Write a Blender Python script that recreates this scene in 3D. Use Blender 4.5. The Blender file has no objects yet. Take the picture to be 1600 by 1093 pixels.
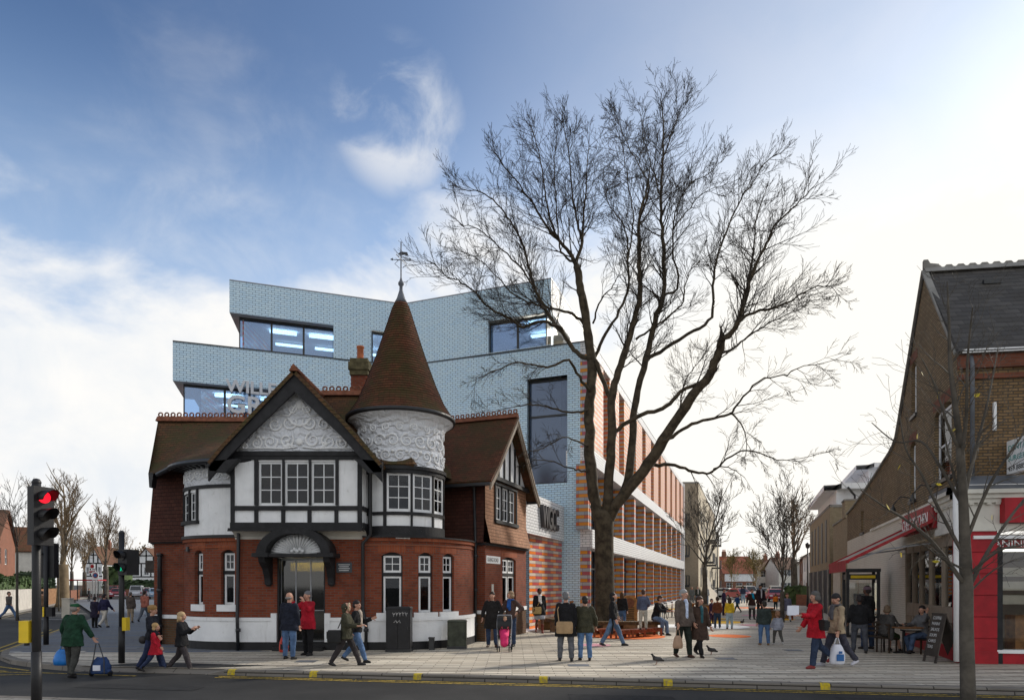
import bpy, math, random
from math import sin, cos, pi, radians, hypot, atan2, sqrt
from mathutils import Vector as V
R = radians
scene = bpy.context.scene
COL = scene.collection
# ---------------------------------------------------------------- camera, sky, sun, exposure
H, F, CX, HY = 1.95, 1000.0, 800.0, 912.0          # eye height above the pavement, focal length / centre / horizon in photo pixels
def P(x, y, Y): return V(((x-CX)/F*Y, Y, H+(HY-y)/F*Y))
def G(x, y, z=0.0):
    Y = F*(H-z)/(y-HY); return V(((x-CX)/F*Y, Y, z))
def px(x, Y): return (x-CX)/F*Y
def pz(y, Y): return H+(HY-y)/F*Y
cam = bpy.data.cameras.new('camera'); camo = bpy.data.objects.new('camera', cam); COL.objects.link(camo)
camo.location = (0, 0, H); camo.rotation_euler = (pi/2, 0, 0)
cam.sensor_width = 36; cam.lens = 36*F/1600; cam.shift_y = (HY-546.5)/1600; cam.clip_end = 3000; cam.clip_start = .1
scene.camera = camo
SUN_EL, SUN_AZ = R(30), R(52)                        # sun behind the street, to its side
sun = bpy.data.lights.new('sun', 'SUN'); suno = bpy.data.objects.new('sun', sun); COL.objects.link(suno)
sun.energy = 3.2; sun.angle = R(7); sun.color = (1, .93, .82)
_sd = V((sin(SUN_AZ)*cos(SUN_EL), cos(SUN_AZ)*cos(SUN_EL), sin(SUN_EL)))
suno.rotation_euler = (-_sd).to_track_quat('-Z', 'Y').to_euler()
scene.view_settings.view_transform = 'Standard'; scene.view_settings.look = 'None'
scene.view_settings.exposure = 0.5; scene.view_settings.gamma = 1
w = bpy.data.worlds.new('World'); scene.world = w; w.use_nodes = True
class NT:
    """tiny node helper"""
    def __init__(s, tree): s.t = tree; s.t.nodes.clear()
    def n(s, typ, inp=None, **kw):
        nd = s.t.nodes.new(typ)
        for k, v in kw.items(): setattr(nd, k, v)
        if inp:
            for k, v in inp.items(): s.set(nd, k, v)
        return nd
    def set(s, nd, k, v):
        sock = nd.inputs[k]
        if isinstance(v, bpy.types.NodeSocket): s.t.links.new(v, sock)
        elif isinstance(v, bpy.types.Node): s.t.links.new(v.outputs[0], sock)
        else: sock.default_value = v
    def m(s, op, a, b=0.0, c=0.0, clamp=False):
        nd = s.t.nodes.new('ShaderNodeMath'); nd.operation = op; nd.use_clamp = clamp
        s.set(nd, 0, a); s.set(nd, 1, b); s.set(nd, 2, c); return nd.outputs[0]
    def mix(s, f, a, b, blend='MIX'):
        nd = s.t.nodes.new('ShaderNodeMix'); nd.data_type = 'RGBA'; nd.blend_type = blend
        s.set(nd, 0, f); s.set(nd, 6, c4(a)); s.set(nd, 7, c4(b)); return nd.outputs[2]
    def ss(s, x, a, b):
        nd = s.t.nodes.new('ShaderNodeMapRange'); nd.interpolation_type = 'SMOOTHSTEP'
        s.set(nd, 0, x); s.set(nd, 1, a); s.set(nd, 2, b); s.set(nd, 3, 0.0); s.set(nd, 4, 1.0); return nd.outputs[0]
    def noise(s, vec, scale, detail=4, rough=.55, dist=0):
        return s.n('ShaderNodeTexNoise', {'Vector': vec, 'Scale': scale, 'Detail': detail, 'Roughness': rough, 'Distortion': dist}).outputs[0]
def c4(c):
    if isinstance(c, (tuple, list)): return (*c, 1.0) if len(c) == 3 else tuple(c)
    return c
k = NT(w.node_tree)
tc = k.n('ShaderNodeTexCoord'); gd = tc.outputs['Generated']
sky = k.n('ShaderNodeTexSky', sky_type='NISHITA', sun_disc=False, sun_elevation=SUN_EL, sun_rotation=SUN_AZ, air_density=1.0, dust_density=1.2, ozone_density=2.5)
sep = k.n('ShaderNodeSeparateXYZ', {0: gd})
def dirto(x, y): return V(((x-CX)/F, 1, (HY-y)/F)).normalized()
def dotd(d):
    nd = k.n('ShaderNodeVectorMath', {0: gd, 1: tuple(d)}, operation='DOT_PRODUCT'); return nd.outputs['Value']
n1 = k.noise(k.n('ShaderNodeMapping', {'Vector': gd, 'Scale': (1, 1, 1.7), 'Location': (3.1, 0.4, 1.2)}), 3.2, 9, .56, .3)
n2 = k.noise(k.n('ShaderNodeMapping', {'Vector': gd, 'Scale': (1, 1, 2.2), 'Location': (7.1, 2.4, 5.2)}), 1.7, 7, .55, .2)
n3 = k.noise(k.n('ShaderNodeMapping', {'Vector': gd, 'Scale': (1, 1, 1.0), 'Location': (1.7, 9.4, 4.2)}), 9.0, 8, .6, .5)
z = sep.outputs[2]; x_ = sep.outputs[0]
zz = k.m('ADD', z, k.m('MULTIPLY', k.m('SUBTRACT', n1, .5), -.50))
zz = k.m('ADD', zz, k.m('MULTIPLY', x_, -.08))
bank = k.ss(zz, .485, .35)                             # cloud bank over the roofs, ragged upper edge
glow = k.ss(dotd(dirto(1280, 720)), .86, .985)        # bright thin cloud round the hidden sun
puff = k.m('MULTIPLY', k.m('MULTIPLY', k.ss(dotd(dirto(622, 190)), .9955, .9995), k.ss(n3, .36, .62)), .62)
wisp = k.m('MULTIPLY', k.m('MULTIPLY', k.ss(n2, .46, .74), k.ss(n3, .30, .70)), .30)
puff = k.m('MAXIMUM', puff, wisp)
veil = k.m('MULTIPLY', k.ss(dotd(dirto(1600, 560)), .66, 1.0), .42)
haze = k.ss(z, .36, .02)
behind = k.m('MULTIPLY', k.ss(k.m('MULTIPLY', sep.outputs[1], -1.0), -.15, .45), .8)  # cloud cover added behind the camera for whiter, brighter fill light
puff = k.m('MAXIMUM', puff, behind)
cov = k.m('MAXIMUM', k.m('MAXIMUM', bank, puff), k.m('MAXIMUM', glow, k.m('MAXIMUM', veil, haze)))
lit = k.mix(k.ss(k.m('ADD', k.m('MULTIPLY', n2, .6), k.m('MULTIPLY', n3, .4)), .36, .62), (.82, .87, .93), (1.04, 1.02, .985))
lit = k.mix(glow, lit, (1.08, 1.05, .98))
SKY_K, CLOUD_K = .096, .70
blue = k.mix(1.0, sky.outputs[0], (SKY_K*.86, SKY_K*1.0, SKY_K*1.12), 'MULTIPLY')
pale = k.ss(x_, -.75, .75)
blue = k.mix(k.m('MULTIPLY', pale, .40), blue, (.52, .64, .80))
blue = k.mix(k.m('MULTIPLY', k.ss(z, .62, .30), .50), blue, (.44, .57, .75))
blue = k.mix(k.m('MULTIPLY', k.ss(z, .46, .68), .62), blue, k.mix(1.0, blue, (.38, .46, .58), 'MULTIPLY'))
colr = k.mix(cov, blue, k.mix(1.0, lit, (CLOUD_K,)*3, 'MULTIPLY'))
bg = k.n('ShaderNodeBackground', {'Color': colr, 'Strength': 1.0})
k.n('ShaderNodeOutputWorld', {'Surface': bg})
# ---------------------------------------------------------------- materials
M = {}
def newmat(name):
    m = bpy.data.materials.new(name); m.use_nodes = True; M[name] = m
    return m, NT(m.node_tree)
def finish(k, base, rough=.8, spec=.3, metal=0.0, bumph=None, bstr=.3, bdist=.02, emit=None, estr=1.0, **kw):
    b = k.n('ShaderNodeBsdfPrincipled', {'Base Color': c4(base), 'Roughness': rough, 'Specular IOR Level': spec, 'Metallic': metal})
    if bumph is not None:
        b_ = k.n('ShaderNodeBump', {'Height': bumph, 'Strength': bstr, 'Distance': bdist}); k.set(b, 'Normal', b_)
    if emit is not None:
        k.set(b, 'Emission Color', c4(emit)); k.set(b, 'Emission Strength', estr)
    for q, v in kw.items(): k.set(b, q, v)
    k.n('ShaderNodeOutputMaterial', {'Surface': b})
    return b
def plain(name, col, rough=.7, var=.18, scale=2.5, bump=0.0, bscale=60, metal=0.0, spec=.3, emit=None, estr=1.0, streak=0.0, dirt=(.22, .20, .16), worn=0.0):
    """painted / cloth / stone surface with uneven tone and fine grain"""
    m, k = newmat(name)
    co = k.n('ShaderNodeTexCoord').outputs['Object']
    n = k.noise(co, scale, 6, .6)
    d = k.mix(k.ss(n, .3, .7), tuple(c*(1-var) for c in col), tuple(min(1, c*(1+var)) for c in col))
    if streak:                                        # rain streaks and grime
        sn = k.noise(k.n('ShaderNodeMapping', {'Vector': co, 'Scale': (7, 7, .8)}), 1.0, 5, .65); d = k.mix(k.m('MULTIPLY', k.ss(sn, .52, .78), streak), d, dirt)
        d = k.mix(k.m('MULTIPLY', k.ss(k.noise(co, 3.1, 7, .7), .58, .74), streak*.9), d, dirt)
    if worn: d = k.mix(k.m('MULTIPLY', k.ss(k.noise(co, 16, 5, .7), .44, .62), worn), d, dirt)
    bh = k.noise(co, bscale, 3, .6) if bump else None
    finish(k, d, rough, spec, metal, bh, bump, .01, emit, estr); return m
def brickmat(name, c1, c2, mortar, bw=.225, bh=.075, ms=.011, bump=.6, dirt=(.1, .08, .06), dirtk=.35, rough=.85, spec=.2, offset=.5, moss=None, mossk=0.0):
    m, k = newmat(name)
    uv = k.n('ShaderNodeTexCoord').outputs['UV']; ob = k.n('ShaderNodeTexCoord').outputs['Object']
    br = k.n('ShaderNodeTexBrick', {'Vector': uv, 'Color1': c4(c1), 'Color2': c4(c2), 'Mortar': c4(mortar), 'Scale': 1.0, 'Mortar Size': ms, 'Mortar Smooth': .1, 'Bias': 0.0, 'Brick Width': bw, 'Row Height': bh}, offset=offset)
    n = k.noise(ob, .9, 7, .65); c = k.mix(k.m('MULTIPLY', k.ss(n, .45, .75), dirtk), br.outputs[0], dirt)
    nf = k.noise(ob, 26, 3, .6); c = k.mix(.35, c, k.mix(nf, (.55, .55, .55), (1.25, 1.25, 1.25)), 'MULTIPLY')
    if moss: c = k.mix(k.m('MULTIPLY', k.ss(k.noise(ob, 1.3, 6, .7), .42, .66), mossk), c, moss)
    hgt = k.m('ADD', k.m('SUBTRACT', 1.0, br.outputs[1]), k.m('MULTIPLY', nf, .3))
    finish(k, c, rough, spec, 0, hgt, bump, .015); return m
def tilemat(name, c1, c2, dark, moss, mossk, row=.115, tw=.17, bump=1.0):
    """plain tiles: each course overlaps the one below, so the height ramps within a course"""
    m, k = newmat(name)
    uv = k.n('ShaderNodeTexCoord').outputs['UV']; ob = k.n('ShaderNodeTexCoord').outputs['Object']
    br = k.n('ShaderNodeTexBrick', {'Vector': uv, 'Color1': c4(c1), 'Color2': c4(c2), 'Mortar': c4(dark), 'Scale': 1.0, 'Mortar Size': .004, 'Mortar Smooth': .3, 'Bias': -.1, 'Brick Width': tw, 'Row Height': row})
    v = k.n('ShaderNodeSeparateXYZ', {0: uv}).outputs[1]
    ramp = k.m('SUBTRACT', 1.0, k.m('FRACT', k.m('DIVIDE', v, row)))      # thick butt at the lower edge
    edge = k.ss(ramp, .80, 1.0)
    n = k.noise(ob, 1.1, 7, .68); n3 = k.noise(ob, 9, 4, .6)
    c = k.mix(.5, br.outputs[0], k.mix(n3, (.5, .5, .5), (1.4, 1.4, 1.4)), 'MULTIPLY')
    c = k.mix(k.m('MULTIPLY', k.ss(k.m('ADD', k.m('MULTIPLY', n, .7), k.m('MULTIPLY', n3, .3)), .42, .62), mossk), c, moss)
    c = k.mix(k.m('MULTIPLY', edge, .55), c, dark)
    hgt = k.m('SUBTRACT', k.m('ADD', ramp, k.m('MULTIPLY', n3, .35)), k.m('MULTIPLY', br.outputs[1], .5))
    finish(k, c, .85, .2, 0, hgt, bump, .03); return m
def stripemat(name, odd1, odd2, even, joint, bw, bh, ms=.012, mix2=None, rough=.35, spec=.5, diag=0.0):
    """glazed bricks: every second course alternates two colours along its length, the others stay pale"""
    m, k = newmat(name)
    uv = k.n('ShaderNodeSeparateXYZ', {0: k.n('ShaderNodeTexCoord').outputs['UV']})
    row = k.m('FLOOR', k.m('DIVIDE', uv.outputs[1], bh)); par = k.m('MODULO', k.m('ABSOLUTE', row), 2.0)
    sh = k.m('MULTIPLY', k.m('FRACT', k.m('MULTIPLY', k.m('FLOOR', k.m('DIVIDE', row, 2.0)), .5)), 1.0)
    cu = k.m('ADD', k.m('ADD', k.m('DIVIDE', uv.outputs[0], bw), sh), k.m('MULTIPLY', row, diag))
    col_ = k.m('GREATER_THAN', k.m('FRACT', k.m('MULTIPLY', cu, .5)), .5)
    c = k.mix(col_, odd1, odd2)
    ev = even if mix2 is None else k.mix(k.m('GREATER_THAN', k.m('FRACT', k.m('MULTIPLY', cu, .5)), .5), even, mix2)
    c = k.mix(par, c, ev)
    fu = k.m('FRACT', cu); fv = k.m('FRACT', k.m('DIVIDE', uv.outputs[1], bh))
    jo = k.m('MAXIMUM', k.m('LESS_THAN', fu, ms/bw), k.m('LESS_THAN', fv, ms/bh))
    nz = k.noise(k.n('ShaderNodeTexCoord').outputs['Object'], 1.7, 5, .6)
    c = k.mix(.3, c, k.mix(nz, (.6, .6, .6), (1.3, 1.3, 1.3)), 'MULTIPLY')
    c = k.mix(jo, c, joint)
    finish(k, c, rough, spec, 0, k.m('SUBTRACT', 1.0, jo), .4, .01); return m
def glassmat(name, tint=(.8, .85, .9), rough=.02, refl=.09, gc=(1, 1, 1)):
    m, k = newmat(name)
    fr = k.n('ShaderNodeFresnel', {'IOR': 1.5})
    t = k.n('ShaderNodeBsdfTransparent', {'Color': c4(tint)}); g = k.n('ShaderNodeBsdfGlossy', {'Color': c4(gc), 'Roughness': rough})
    mx = k.n('ShaderNodeMixShader', {0: k.m('ADD', fr, refl), 1: t, 2: g})
    k.n('ShaderNodeOutputMaterial', {'Surface': mx}); return m
# ---------------------------------------------------------------- mesh builder
SPLIT = {'leg', 'arch_infill', 'white_plinth', 'shaded_tile_hanging', 'shop_window_frame', 'brick_arch', 'rough_brick_base', 'bay_flashing', 'side_timber', 'folding_arm', 'flank_door', 'rain_pipe_none', 'undercroft_pier', 'window_strip', 'gable_studs', 'strip_lamp', 'counter', 'shelf_goods', 'bookcase', 'red_brick_arch', 'white_band', 'side_eaves_gutter'}
WL = {}                                              # world location of each built parent
class MB:
    def __init__(s): s.v = []; s.f = []; s.m = []; s.uv = []
    def face(s, pts, m=0, uv=None):
        i = len(s.v); s.v += [tuple(p) for p in pts]; s.f.append(tuple(range(i, i+len(pts)))); s.m.append(m); s.uv.append(uv)
    def lbox(s, O, t, u0, u1, v0, v1, w0, w1, m=0):
        """box in a facade frame: u along t, v up, w out of the wall (to the right of t seen from above)"""
        t = V((t[0], t[1], 0)).normalized(); n = V((t.y, -t.x, 0)); O = V((O[0], O[1], 0)); zv = V((0, 0, 1))
        q = lambda u, v, w_: O+t*u+n*w_+zv*v
        a = [q(u0, v0, w0), q(u1, v0, w0), q(u1, v0, w1), q(u0, v0, w1), q(u0, v1, w0), q(u1, v1, w0), q(u1, v1, w1), q(u0, v1, w1)]
        s.hexa(a, m)
    def hexa(s, a, m=0):
        for f in ((0, 1, 2, 3), (7, 6, 5, 4), (3, 2, 6, 7), (1, 0, 4, 5), (2, 1, 5, 6), (0, 3, 7, 4)): s.face([a[i] for i in f], m)
    def box(s, c, sz, m=0, rz=0.0):
        x, y, z = c; a, b, d = (q/2 for q in sz); cr, sr = cos(rz), sin(rz)
        q = lambda u, v, w_: (x+u*cr-v*sr, y+u*sr+v*cr, z+w_)
        s.hexa([q(-a, b, -d), q(a, b, -d), q(a, -b, -d), q(-a, -b, -d), q(-a, b, d), q(a, b, d), q(a, -b, d), q(-a, -b, d)], m)
    def bar(s, p0, p1, wd, dp, m=0, up=(0, 0, 1)):
        p0, p1 = V(p0), V(p1); d = (p1-p0).normalized(); up = V(up)
        if abs(d.dot(up)) > .99: up = V((0, 1, 0))
        a = d.cross(up).normalized()*wd/2; b = a.cross(d).normalized()*dp/2
        s.hexa([p0-a-b, p1-a-b, p1+a-b, p0+a-b, p0-a+b, p1-a+b, p1+a+b, p0+a+b], m)
    def tube(s, pts, r, n=8, m=0, cap=True):
        pts = [V(p) for p in pts]
        if not hasattr(r, '__len__'): r = [r]*len(pts)
        base = len(s.v); ref = None
        for i, p in enumerate(pts):
            d = (pts[min(i+1, len(pts)-1)]-pts[max(i-1, 0)])
            d = d.normalized() if d.length > 1e-9 else V((0, 0, 1))
            if ref is None: ref = V((1, 0, 0)) if abs(d.x) < .8 else V((0, 1, 0))
            a = (ref-d*ref.dot(d)); a = a.normalized() if a.length > 1e-6 else d.orthogonal().normalized()
            ref = a; b = d.cross(a)
            for j in range(n):
                th = 2*pi*j/n; q = p+(a*cos(th)+b*sin(th))*r[i]; s.v.append((q.x, q.y, q.z))
        for i in range(len(pts)-1):
            for j in range(n):
                a0 = base+i*n+j; a1 = base+i*n+(j+1) % n
                s.f.append((a0, a1, a1+n, a0+n)); s.m.append(m); s.uv.append(None)
        if cap:
            s.f.append(tuple(base+j for j in range(n))[::-1]); s.m.append(m); s.uv.append(None)
            e = base+(len(pts)-1)*n; s.f.append(tuple(e+j for j in range(n))); s.m.append(m); s.uv.append(None)
    def lathe(s, c, prof, n=24, m=0, a0=0.0, a1=2*pi, sx=1.0, sy=1.0, cap=False, v0=0.0, vs=1.0):
        """prof: (radius, z) from bottom to top; outward faces; uv in metres"""
        base = len(s.v); full = abs(a1-a0-2*pi) < 1e-6; cnt = n if full else n+1
        for r_, z_ in prof:
            for j in range(cnt):
                th = a0+(a1-a0)*j/n; s.v.append((c[0]+sx*r_*cos(th), c[1]+sy*r_*sin(th), c[2]+z_))
        L = [0.0]
        for i in range(1, len(prof)): L.append(L[-1]+hypot(prof[i][0]-prof[i-1][0], prof[i][1]-prof[i-1][1]))
        rm = max(p[0] for p in prof)
        for i in range(len(prof)-1):
            for j in range(n):
                j1 = (j+1) % cnt if full else j+1
                a = base+i*cnt+j; b = base+i*cnt+j1
                s.f.append((a, b, b+cnt, a+cnt)); s.m.append(m)
                u0, u1 = (a0+(a1-a0)*j/n)*rm, (a0+(a1-a0)*(j+1)/n)*rm
                s.uv.append(((u0, v0+L[i]*vs), (u1, v0+L[i]*vs), (u1, v0+L[i+1]*vs), (u0, v0+L[i+1]*vs)))
        if cap and full:
            for i, rev in ((0, True), (len(prof)-1, False)):
                q = tuple(base+i*cnt+j for j in range(cnt)); s.f.append(q[::-1] if rev else q); s.m.append(m); s.uv.append(None)
    def prism(s, pts, vec, m=0, mside=None):
        pts = [V(p) for p in pts]; vec = V(vec); n = len(pts); q = [p+vec for p in pts]
        nm = V((0, 0, 0))
        for i in range(n): nm += (pts[i]-pts[0]).cross(pts[(i+1) % n]-pts[0])
        if nm.dot(vec) > 0: pts, q = pts[::-1], q[::-1]
        s.face(pts, m); s.face(q[::-1], m); ms = m if mside is None else mside
        for i in range(n): s.face([pts[(i+1) % n], pts[i], q[i], q[(i+1) % n]], ms)
    def ell(s, c, r, m=0, n=10, k=7):
        prof = [(sin(pi*i/k), -cos(pi*i/k)) for i in range(k+1)]; prof[0] = (1e-3, -1); prof[-1] = (1e-3, 1)
        if not hasattr(r, '__len__'): r = (r, r, r)
        s.lathe(c, [(p[0], p[1]*r[2]) for p in prof], n, m, sx=r[0], sy=r[1], cap=True)
    def islands(s, tol=.02):
        """one builder per group of faces that touch"""
        par = list(range(len(s.f))); bb = []
        def find(i):
            while par[i] != i: par[i] = par[par[i]]; i = par[i]
            return i
        seen = {}
        for i, f in enumerate(s.f):
            for j in f:
                kq = tuple(round(c/tol) for c in s.v[j]); r_ = seen.setdefault(kq, i); par[find(i)] = find(r_)
        grp = {}
        for i in range(len(s.f)): grp.setdefault(find(i), []).append(i)
        gs = [[fs, [min(s.v[j][c] for i in fs for j in s.f[i]) for c in range(3)], [max(s.v[j][c] for i in fs for j in s.f[i]) for c in range(3)]] for fs in grp.values()]
        ch = True
        while ch:
            ch = False
            for i in range(len(gs)):
                for j in range(i+1, len(gs)):
                    if all(gs[i][1][c]-tol <= gs[j][2][c] and gs[j][1][c]-tol <= gs[i][2][c] for c in range(3)):
                        gs[i] = [gs[i][0]+gs[j][0], [min(x, y) for x, y in zip(gs[i][1], gs[j][1])], [max(x, y) for x, y in zip(gs[i][2], gs[j][2])]]; del gs[j]; ch = True; break
                if ch: break
        out = []
        for fs, _, _ in gs:
            m2 = MB()
            for i in fs: m2.face([s.v[j] for j in s.f[i]], s.m[i], s.uv[i])
            out.append(m2)
        return out
    def build(s, name, mats, parent=None, smooth=False):
        if not s.f: return None
        if name in SPLIT and not smooth:
            for m2 in s.islands(): o = m2.build_one(name, mats, parent)
            return o
        return s.build_one(name, mats, parent, smooth)
    def build_one(s, name, mats, parent=None, smooth=False):
        me = bpy.data.meshes.new(name); o = bpy.data.objects.new(name, me)
        off = WL.get(parent, V((0, 0, 0)))
        me.from_pydata([(x-off.x, y-off.y, z-off.z) for x, y, z in s.v], [], s.f)
        for m in (mats if isinstance(mats, (list, tuple)) else [mats]): me.materials.append(M[m] if isinstance(m, str) else m)
        me.polygons.foreach_set('material_index', s.m)
        ul = me.uv_layers.new(name='UVMap').data
        for p, uv in zip(me.polygons, s.uv):
            vs = [s.v[i] for i in s.f[p.index]]
            if uv is None:
                n = p.normal
                if abs(n.z) > .999: t = V((1, 0, 0))
                else: t = V((-n.y, n.x, 0)).normalized()
                b = n.cross(t); uv = [(t.dot(V(q)), b.dot(V(q))) for q in vs]
            for li, q in zip(p.loop_indices, uv): ul[li].uv = q
        if smooth: me.polygons.foreach_set('use_smooth', [True]*len(me.polygons))
        COL.objects.link(o)
        if parent: o.parent = parent
        WL[o] = off.copy()
        return o
def tag(o, label=None, cat=None, group=None, kind=None):
    if label: o['label'] = label
    if cat: o['category'] = cat
    if group: o['group'] = group
    if kind: o['kind'] = kind
    return o
def thing(name, label, cat, loc=(0, 0, 0), group=None):
    o = bpy.data.objects.new(name, None); COL.objects.link(o); o.location = loc; WL[o] = V(loc)
    o.empty_display_size = .2
    return tag(o, label, cat, group)
def struct(mb, name, mats, smooth=False): return tag(mb.build(name, mats, None, smooth), kind='structure')
def text(name, s, size, O, t, up=(0, 0, 1), mat='white_paint', parent=None, ext=.01, sx=1.0, spacing=1.0, label=None, bold=0.0):
    """lettering as a mesh, lower left corner at O, reading along t"""
    cu = bpy.data.curves.new(name, 'FONT'); cu.body = s; cu.size = size; cu.extrude = ext; cu.offset = bold; cu.space_character = spacing; cu.resolution_u = 3
    tmp = bpy.data.objects.new(name+'_tmp', cu); COL.objects.link(tmp)
    me = bpy.data.meshes.new_from_object(tmp.evaluated_get(bpy.context.evaluated_depsgraph_get()))
    bpy.data.objects.remove(tmp); bpy.data.curves.remove(cu)
    t = V(t).normalized(); up = V(up).normalized(); n = t.cross(up); O = V(O)-WL.get(parent, V((0, 0, 0)))
    for v in me.vertices:
        c = v.co.copy(); v.co = O+t*(c.x*sx)+up*c.y+n*c.z
    me.name = name; me.materials.clear(); me.materials.append(M[mat]); o = bpy.data.objects.new(name, me); COL.objects.link(o)
    if parent: o.parent = parent
    WL[o] = WL.get(parent, V((0, 0, 0))).copy()
    if label: o['label'] = label
    return o
def copy_tree(o, loc, rz=0.0, label=None, group=None):
    def cp(a, par):
        c = a.copy(); COL.objects.link(c); c.parent = par
        for ch in list(a.children): cp(ch, c)
        return c
    c = cp(o, None); c.location = loc; c.rotation_euler = (0, 0, rz)
    if label: c['label'] = label
    if group: c['group'] = group
    WL[c] = V(loc); return c
# ---------------------------------------------------------------- walls along a plan path
class Path:
    """plan polyline read from left to right by someone facing the wall"""
    def __init__(s, pts):
        s.p = [V((q[0], q[1], 0)) for q in pts]; s.u = [0.0]
        for a, b in zip(s.p, s.p[1:]): s.u.append(s.u[-1]+(b-a).length)
        s.L = s.u[-1]; s.mt = []
        ts = [(b-a).normalized() for a, b in zip(s.p, s.p[1:])]
        for i in range(len(s.p)):
            t0, t1 = ts[max(0, i-1)], ts[min(len(ts)-1, i)]; n0, n1 = V((t0.y, -t0.x, 0)), V((t1.y, -t1.x, 0)); q = n0+n1; s.mt.append(q*(2/q.length_squared) if n0.dot(n1) > .6 else None)
    def seg(s, u):
        for i in range(len(s.u)-2):
            if u <= s.u[i+1]: return i
        return len(s.u)-2
    def at(s, u, w_=0.0):
        i = s.seg(u); d = s.p[i+1]-s.p[i]; f = (u-s.u[i])/d.length; t = d.normalized()
        n = V((t.y, -t.x, 0)); m0, m1 = s.mt[i] or n, s.mt[i+1] or n
        return s.p[i]+d*f+(m0*(1-f)+m1*f)*w_
    def t(s, u):
        i = s.seg(u); return (s.p[i+1]-s.p[i]).normalized()
    def upx(s, x):
        """arc length at which the wall crosses the sight line through photo column x"""
        r = (x-CX)/F
        for i in range(len(s.p)-1):
            a, b = s.p[i], s.p[i+1]; fa, fb = a.x-r*a.y, b.x-r*b.y
            if fa*fb <= 0 and fa != fb: return s.u[i]+fa/(fa-fb)*(s.u[i+1]-s.u[i])
        a, b = s.p[0], s.p[-1]; return 0.0 if abs(a.x/a.y-r) < abs(b.x/b.y-r) else s.L
    def zpx(s, u, y): q = s.at(u); return pz(y, q.y)
def arc(c, a, b, t0, t1, n=14): return [(c[0]+a*sin(t0+(t1-t0)*i/n), c[1]-b*cos(t0+(t1-t0)*i/n)) for i in range(n+1)]
def wall(mb, path, z0, z1, ops=(), dep=.12, m=0, mr=None, u0=0.0, u1=None, w_=0.0, flare=0.0):
    u1 = path.L if u1 is None else u1; mr = m if mr is None else mr
    us = sorted({round(q, 4) for q in [u0, u1]+[q for q in path.u if u0 < q < u1]+[q for o in ops for q in o[:2] if u0 < q < u1]})
    vs = sorted({round(q, 4) for q in [z0, z1]+[q for o in ops for q in o[2:4] if z0 < q < z1]})
    pt = lambda u, v, d=0.0: path.at(u, w_+d+(flare*max(0, 1-(v-z0)/.45)**2 if flare else 0))+V((0, 0, v))
    for a, b in zip(us, us[1:]):
        for c, d in zip(vs, vs[1:]):
            mu, mv = (a+b)/2, (c+d)/2
            if any(o[0] < mu < o[1] and o[2] < mv < o[3] for o in ops): continue
            e = 1e-5; mb.face([pt(a+e, c), pt(b-e, c), pt(b-e, d), pt(a+e, d)], m, ((a, c), (b, c), (b, d), (a, d)))
    for o in ops:
        a, b, c, d = o[:4]; e = 1e-5
        cs = [q for q in us if a <= q <= b]
        if a > u0+.01: mb.face([pt(a+e, c), pt(a+e, d), pt(a+e, d, -dep), pt(a+e, c, -dep)], mr, ((0, c), (0, d), (dep, d), (dep, c)))
        mb.face([pt(b-e, d), pt(b-e, c), pt(b-e, c, -dep), pt(b-e, d, -dep)], mr, ((0, d), (0, c), (dep, c), (dep, d)))
        for q, s_ in zip(cs, cs[1:]):
            mb.face([pt(q+e, c), pt(q+e, c, -dep), pt(s_-e, c, -dep), pt(s_-e, c)], mr)
            mb.face([pt(q+e, d), pt(s_-e, d), pt(s_-e, d, -dep), pt(q+e, d, -dep)], mr)
def band(mb, path, z0, z1, w0, w1, m=0, u0=0.0, u1=None):
    """moulding that follows the plan path"""
    u1 = path.L if u1 is None else u1
    us = [u0]+[q for q in path.u if u0+1e-3 < q < u1-1e-3]+[u1]; e = 1e-5
    for a, b in zip(us, us[1:]):
        q = lambda u, w_, z_: path.at(u, w_)+V((0, 0, z_)); a_, b_ = a+e, b-e
        mb.face([q(a_, w1, z0), q(b_, w1, z0), q(b_, w1, z1), q(a_, w1, z1)], m, ((a, z0), (b, z0), (b, z1), (a, z1)))
        mb.face([q(a_, w1, z1), q(b_, w1, z1), q(b_, w0, z1), q(a_, w0, z1)], m)
        mb.face([q(a_, w0, z0), q(b_, w0, z0), q(b_, w1, z0), q(a_, w1, z0)], m)
    for u, sg in ((u0+e, 1), (u1-e, -1)):
        q = [path.at(u, w_)+V((0, 0, z_)) for w_, z_ in ((w0, z0), (w1, z0), (w1, z1), (w0, z1))]; mb.face(q if sg > 0 else q[::-1], m)
def window(parent, path, u0, u1, z0, z1, back, nx=2, ny=3, fw=.055, mw=.022, mf='white_paint', mg='window_glass', name='window', label=None):
    a, b = path.at(u0), path.at(u1); t = (b-a).normalized(); L = (b-a).length; mb = MB(); w0, w1 = -back-.05, -back
    for q in ((0, fw, z0, z1), (L-fw, L, z0, z1), (fw, L-fw, z0, z0+fw*1.2), (fw, L-fw, z1-fw, z1)): mb.lbox(a, t, *q, w0, w1)
    iw, ih = L-2*fw, z1-z0-2.2*fw
    for i in range(1, nx): mb.lbox(a, t, fw+iw*i/nx-mw/2, fw+iw*i/nx+mw/2, z0+fw*1.2, z1-fw, w0+.012, w1-.008)
    for j in range(1, ny): mb.lbox(a, t, fw, L-fw, z0+fw*1.2+ih*j/ny-mw/2, z0+fw*1.2+ih*j/ny+mw/2, w0+.010, w1-.010)
    o = mb.build(name, mf, parent)
    g = MB(); g.lbox(a, t, fw, L-fw, z0+fw*1.2, z1-fw, w0+.02, w0+.026); g.build('pane', mg, o)
    if label: o['label'] = label
    return o
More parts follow.
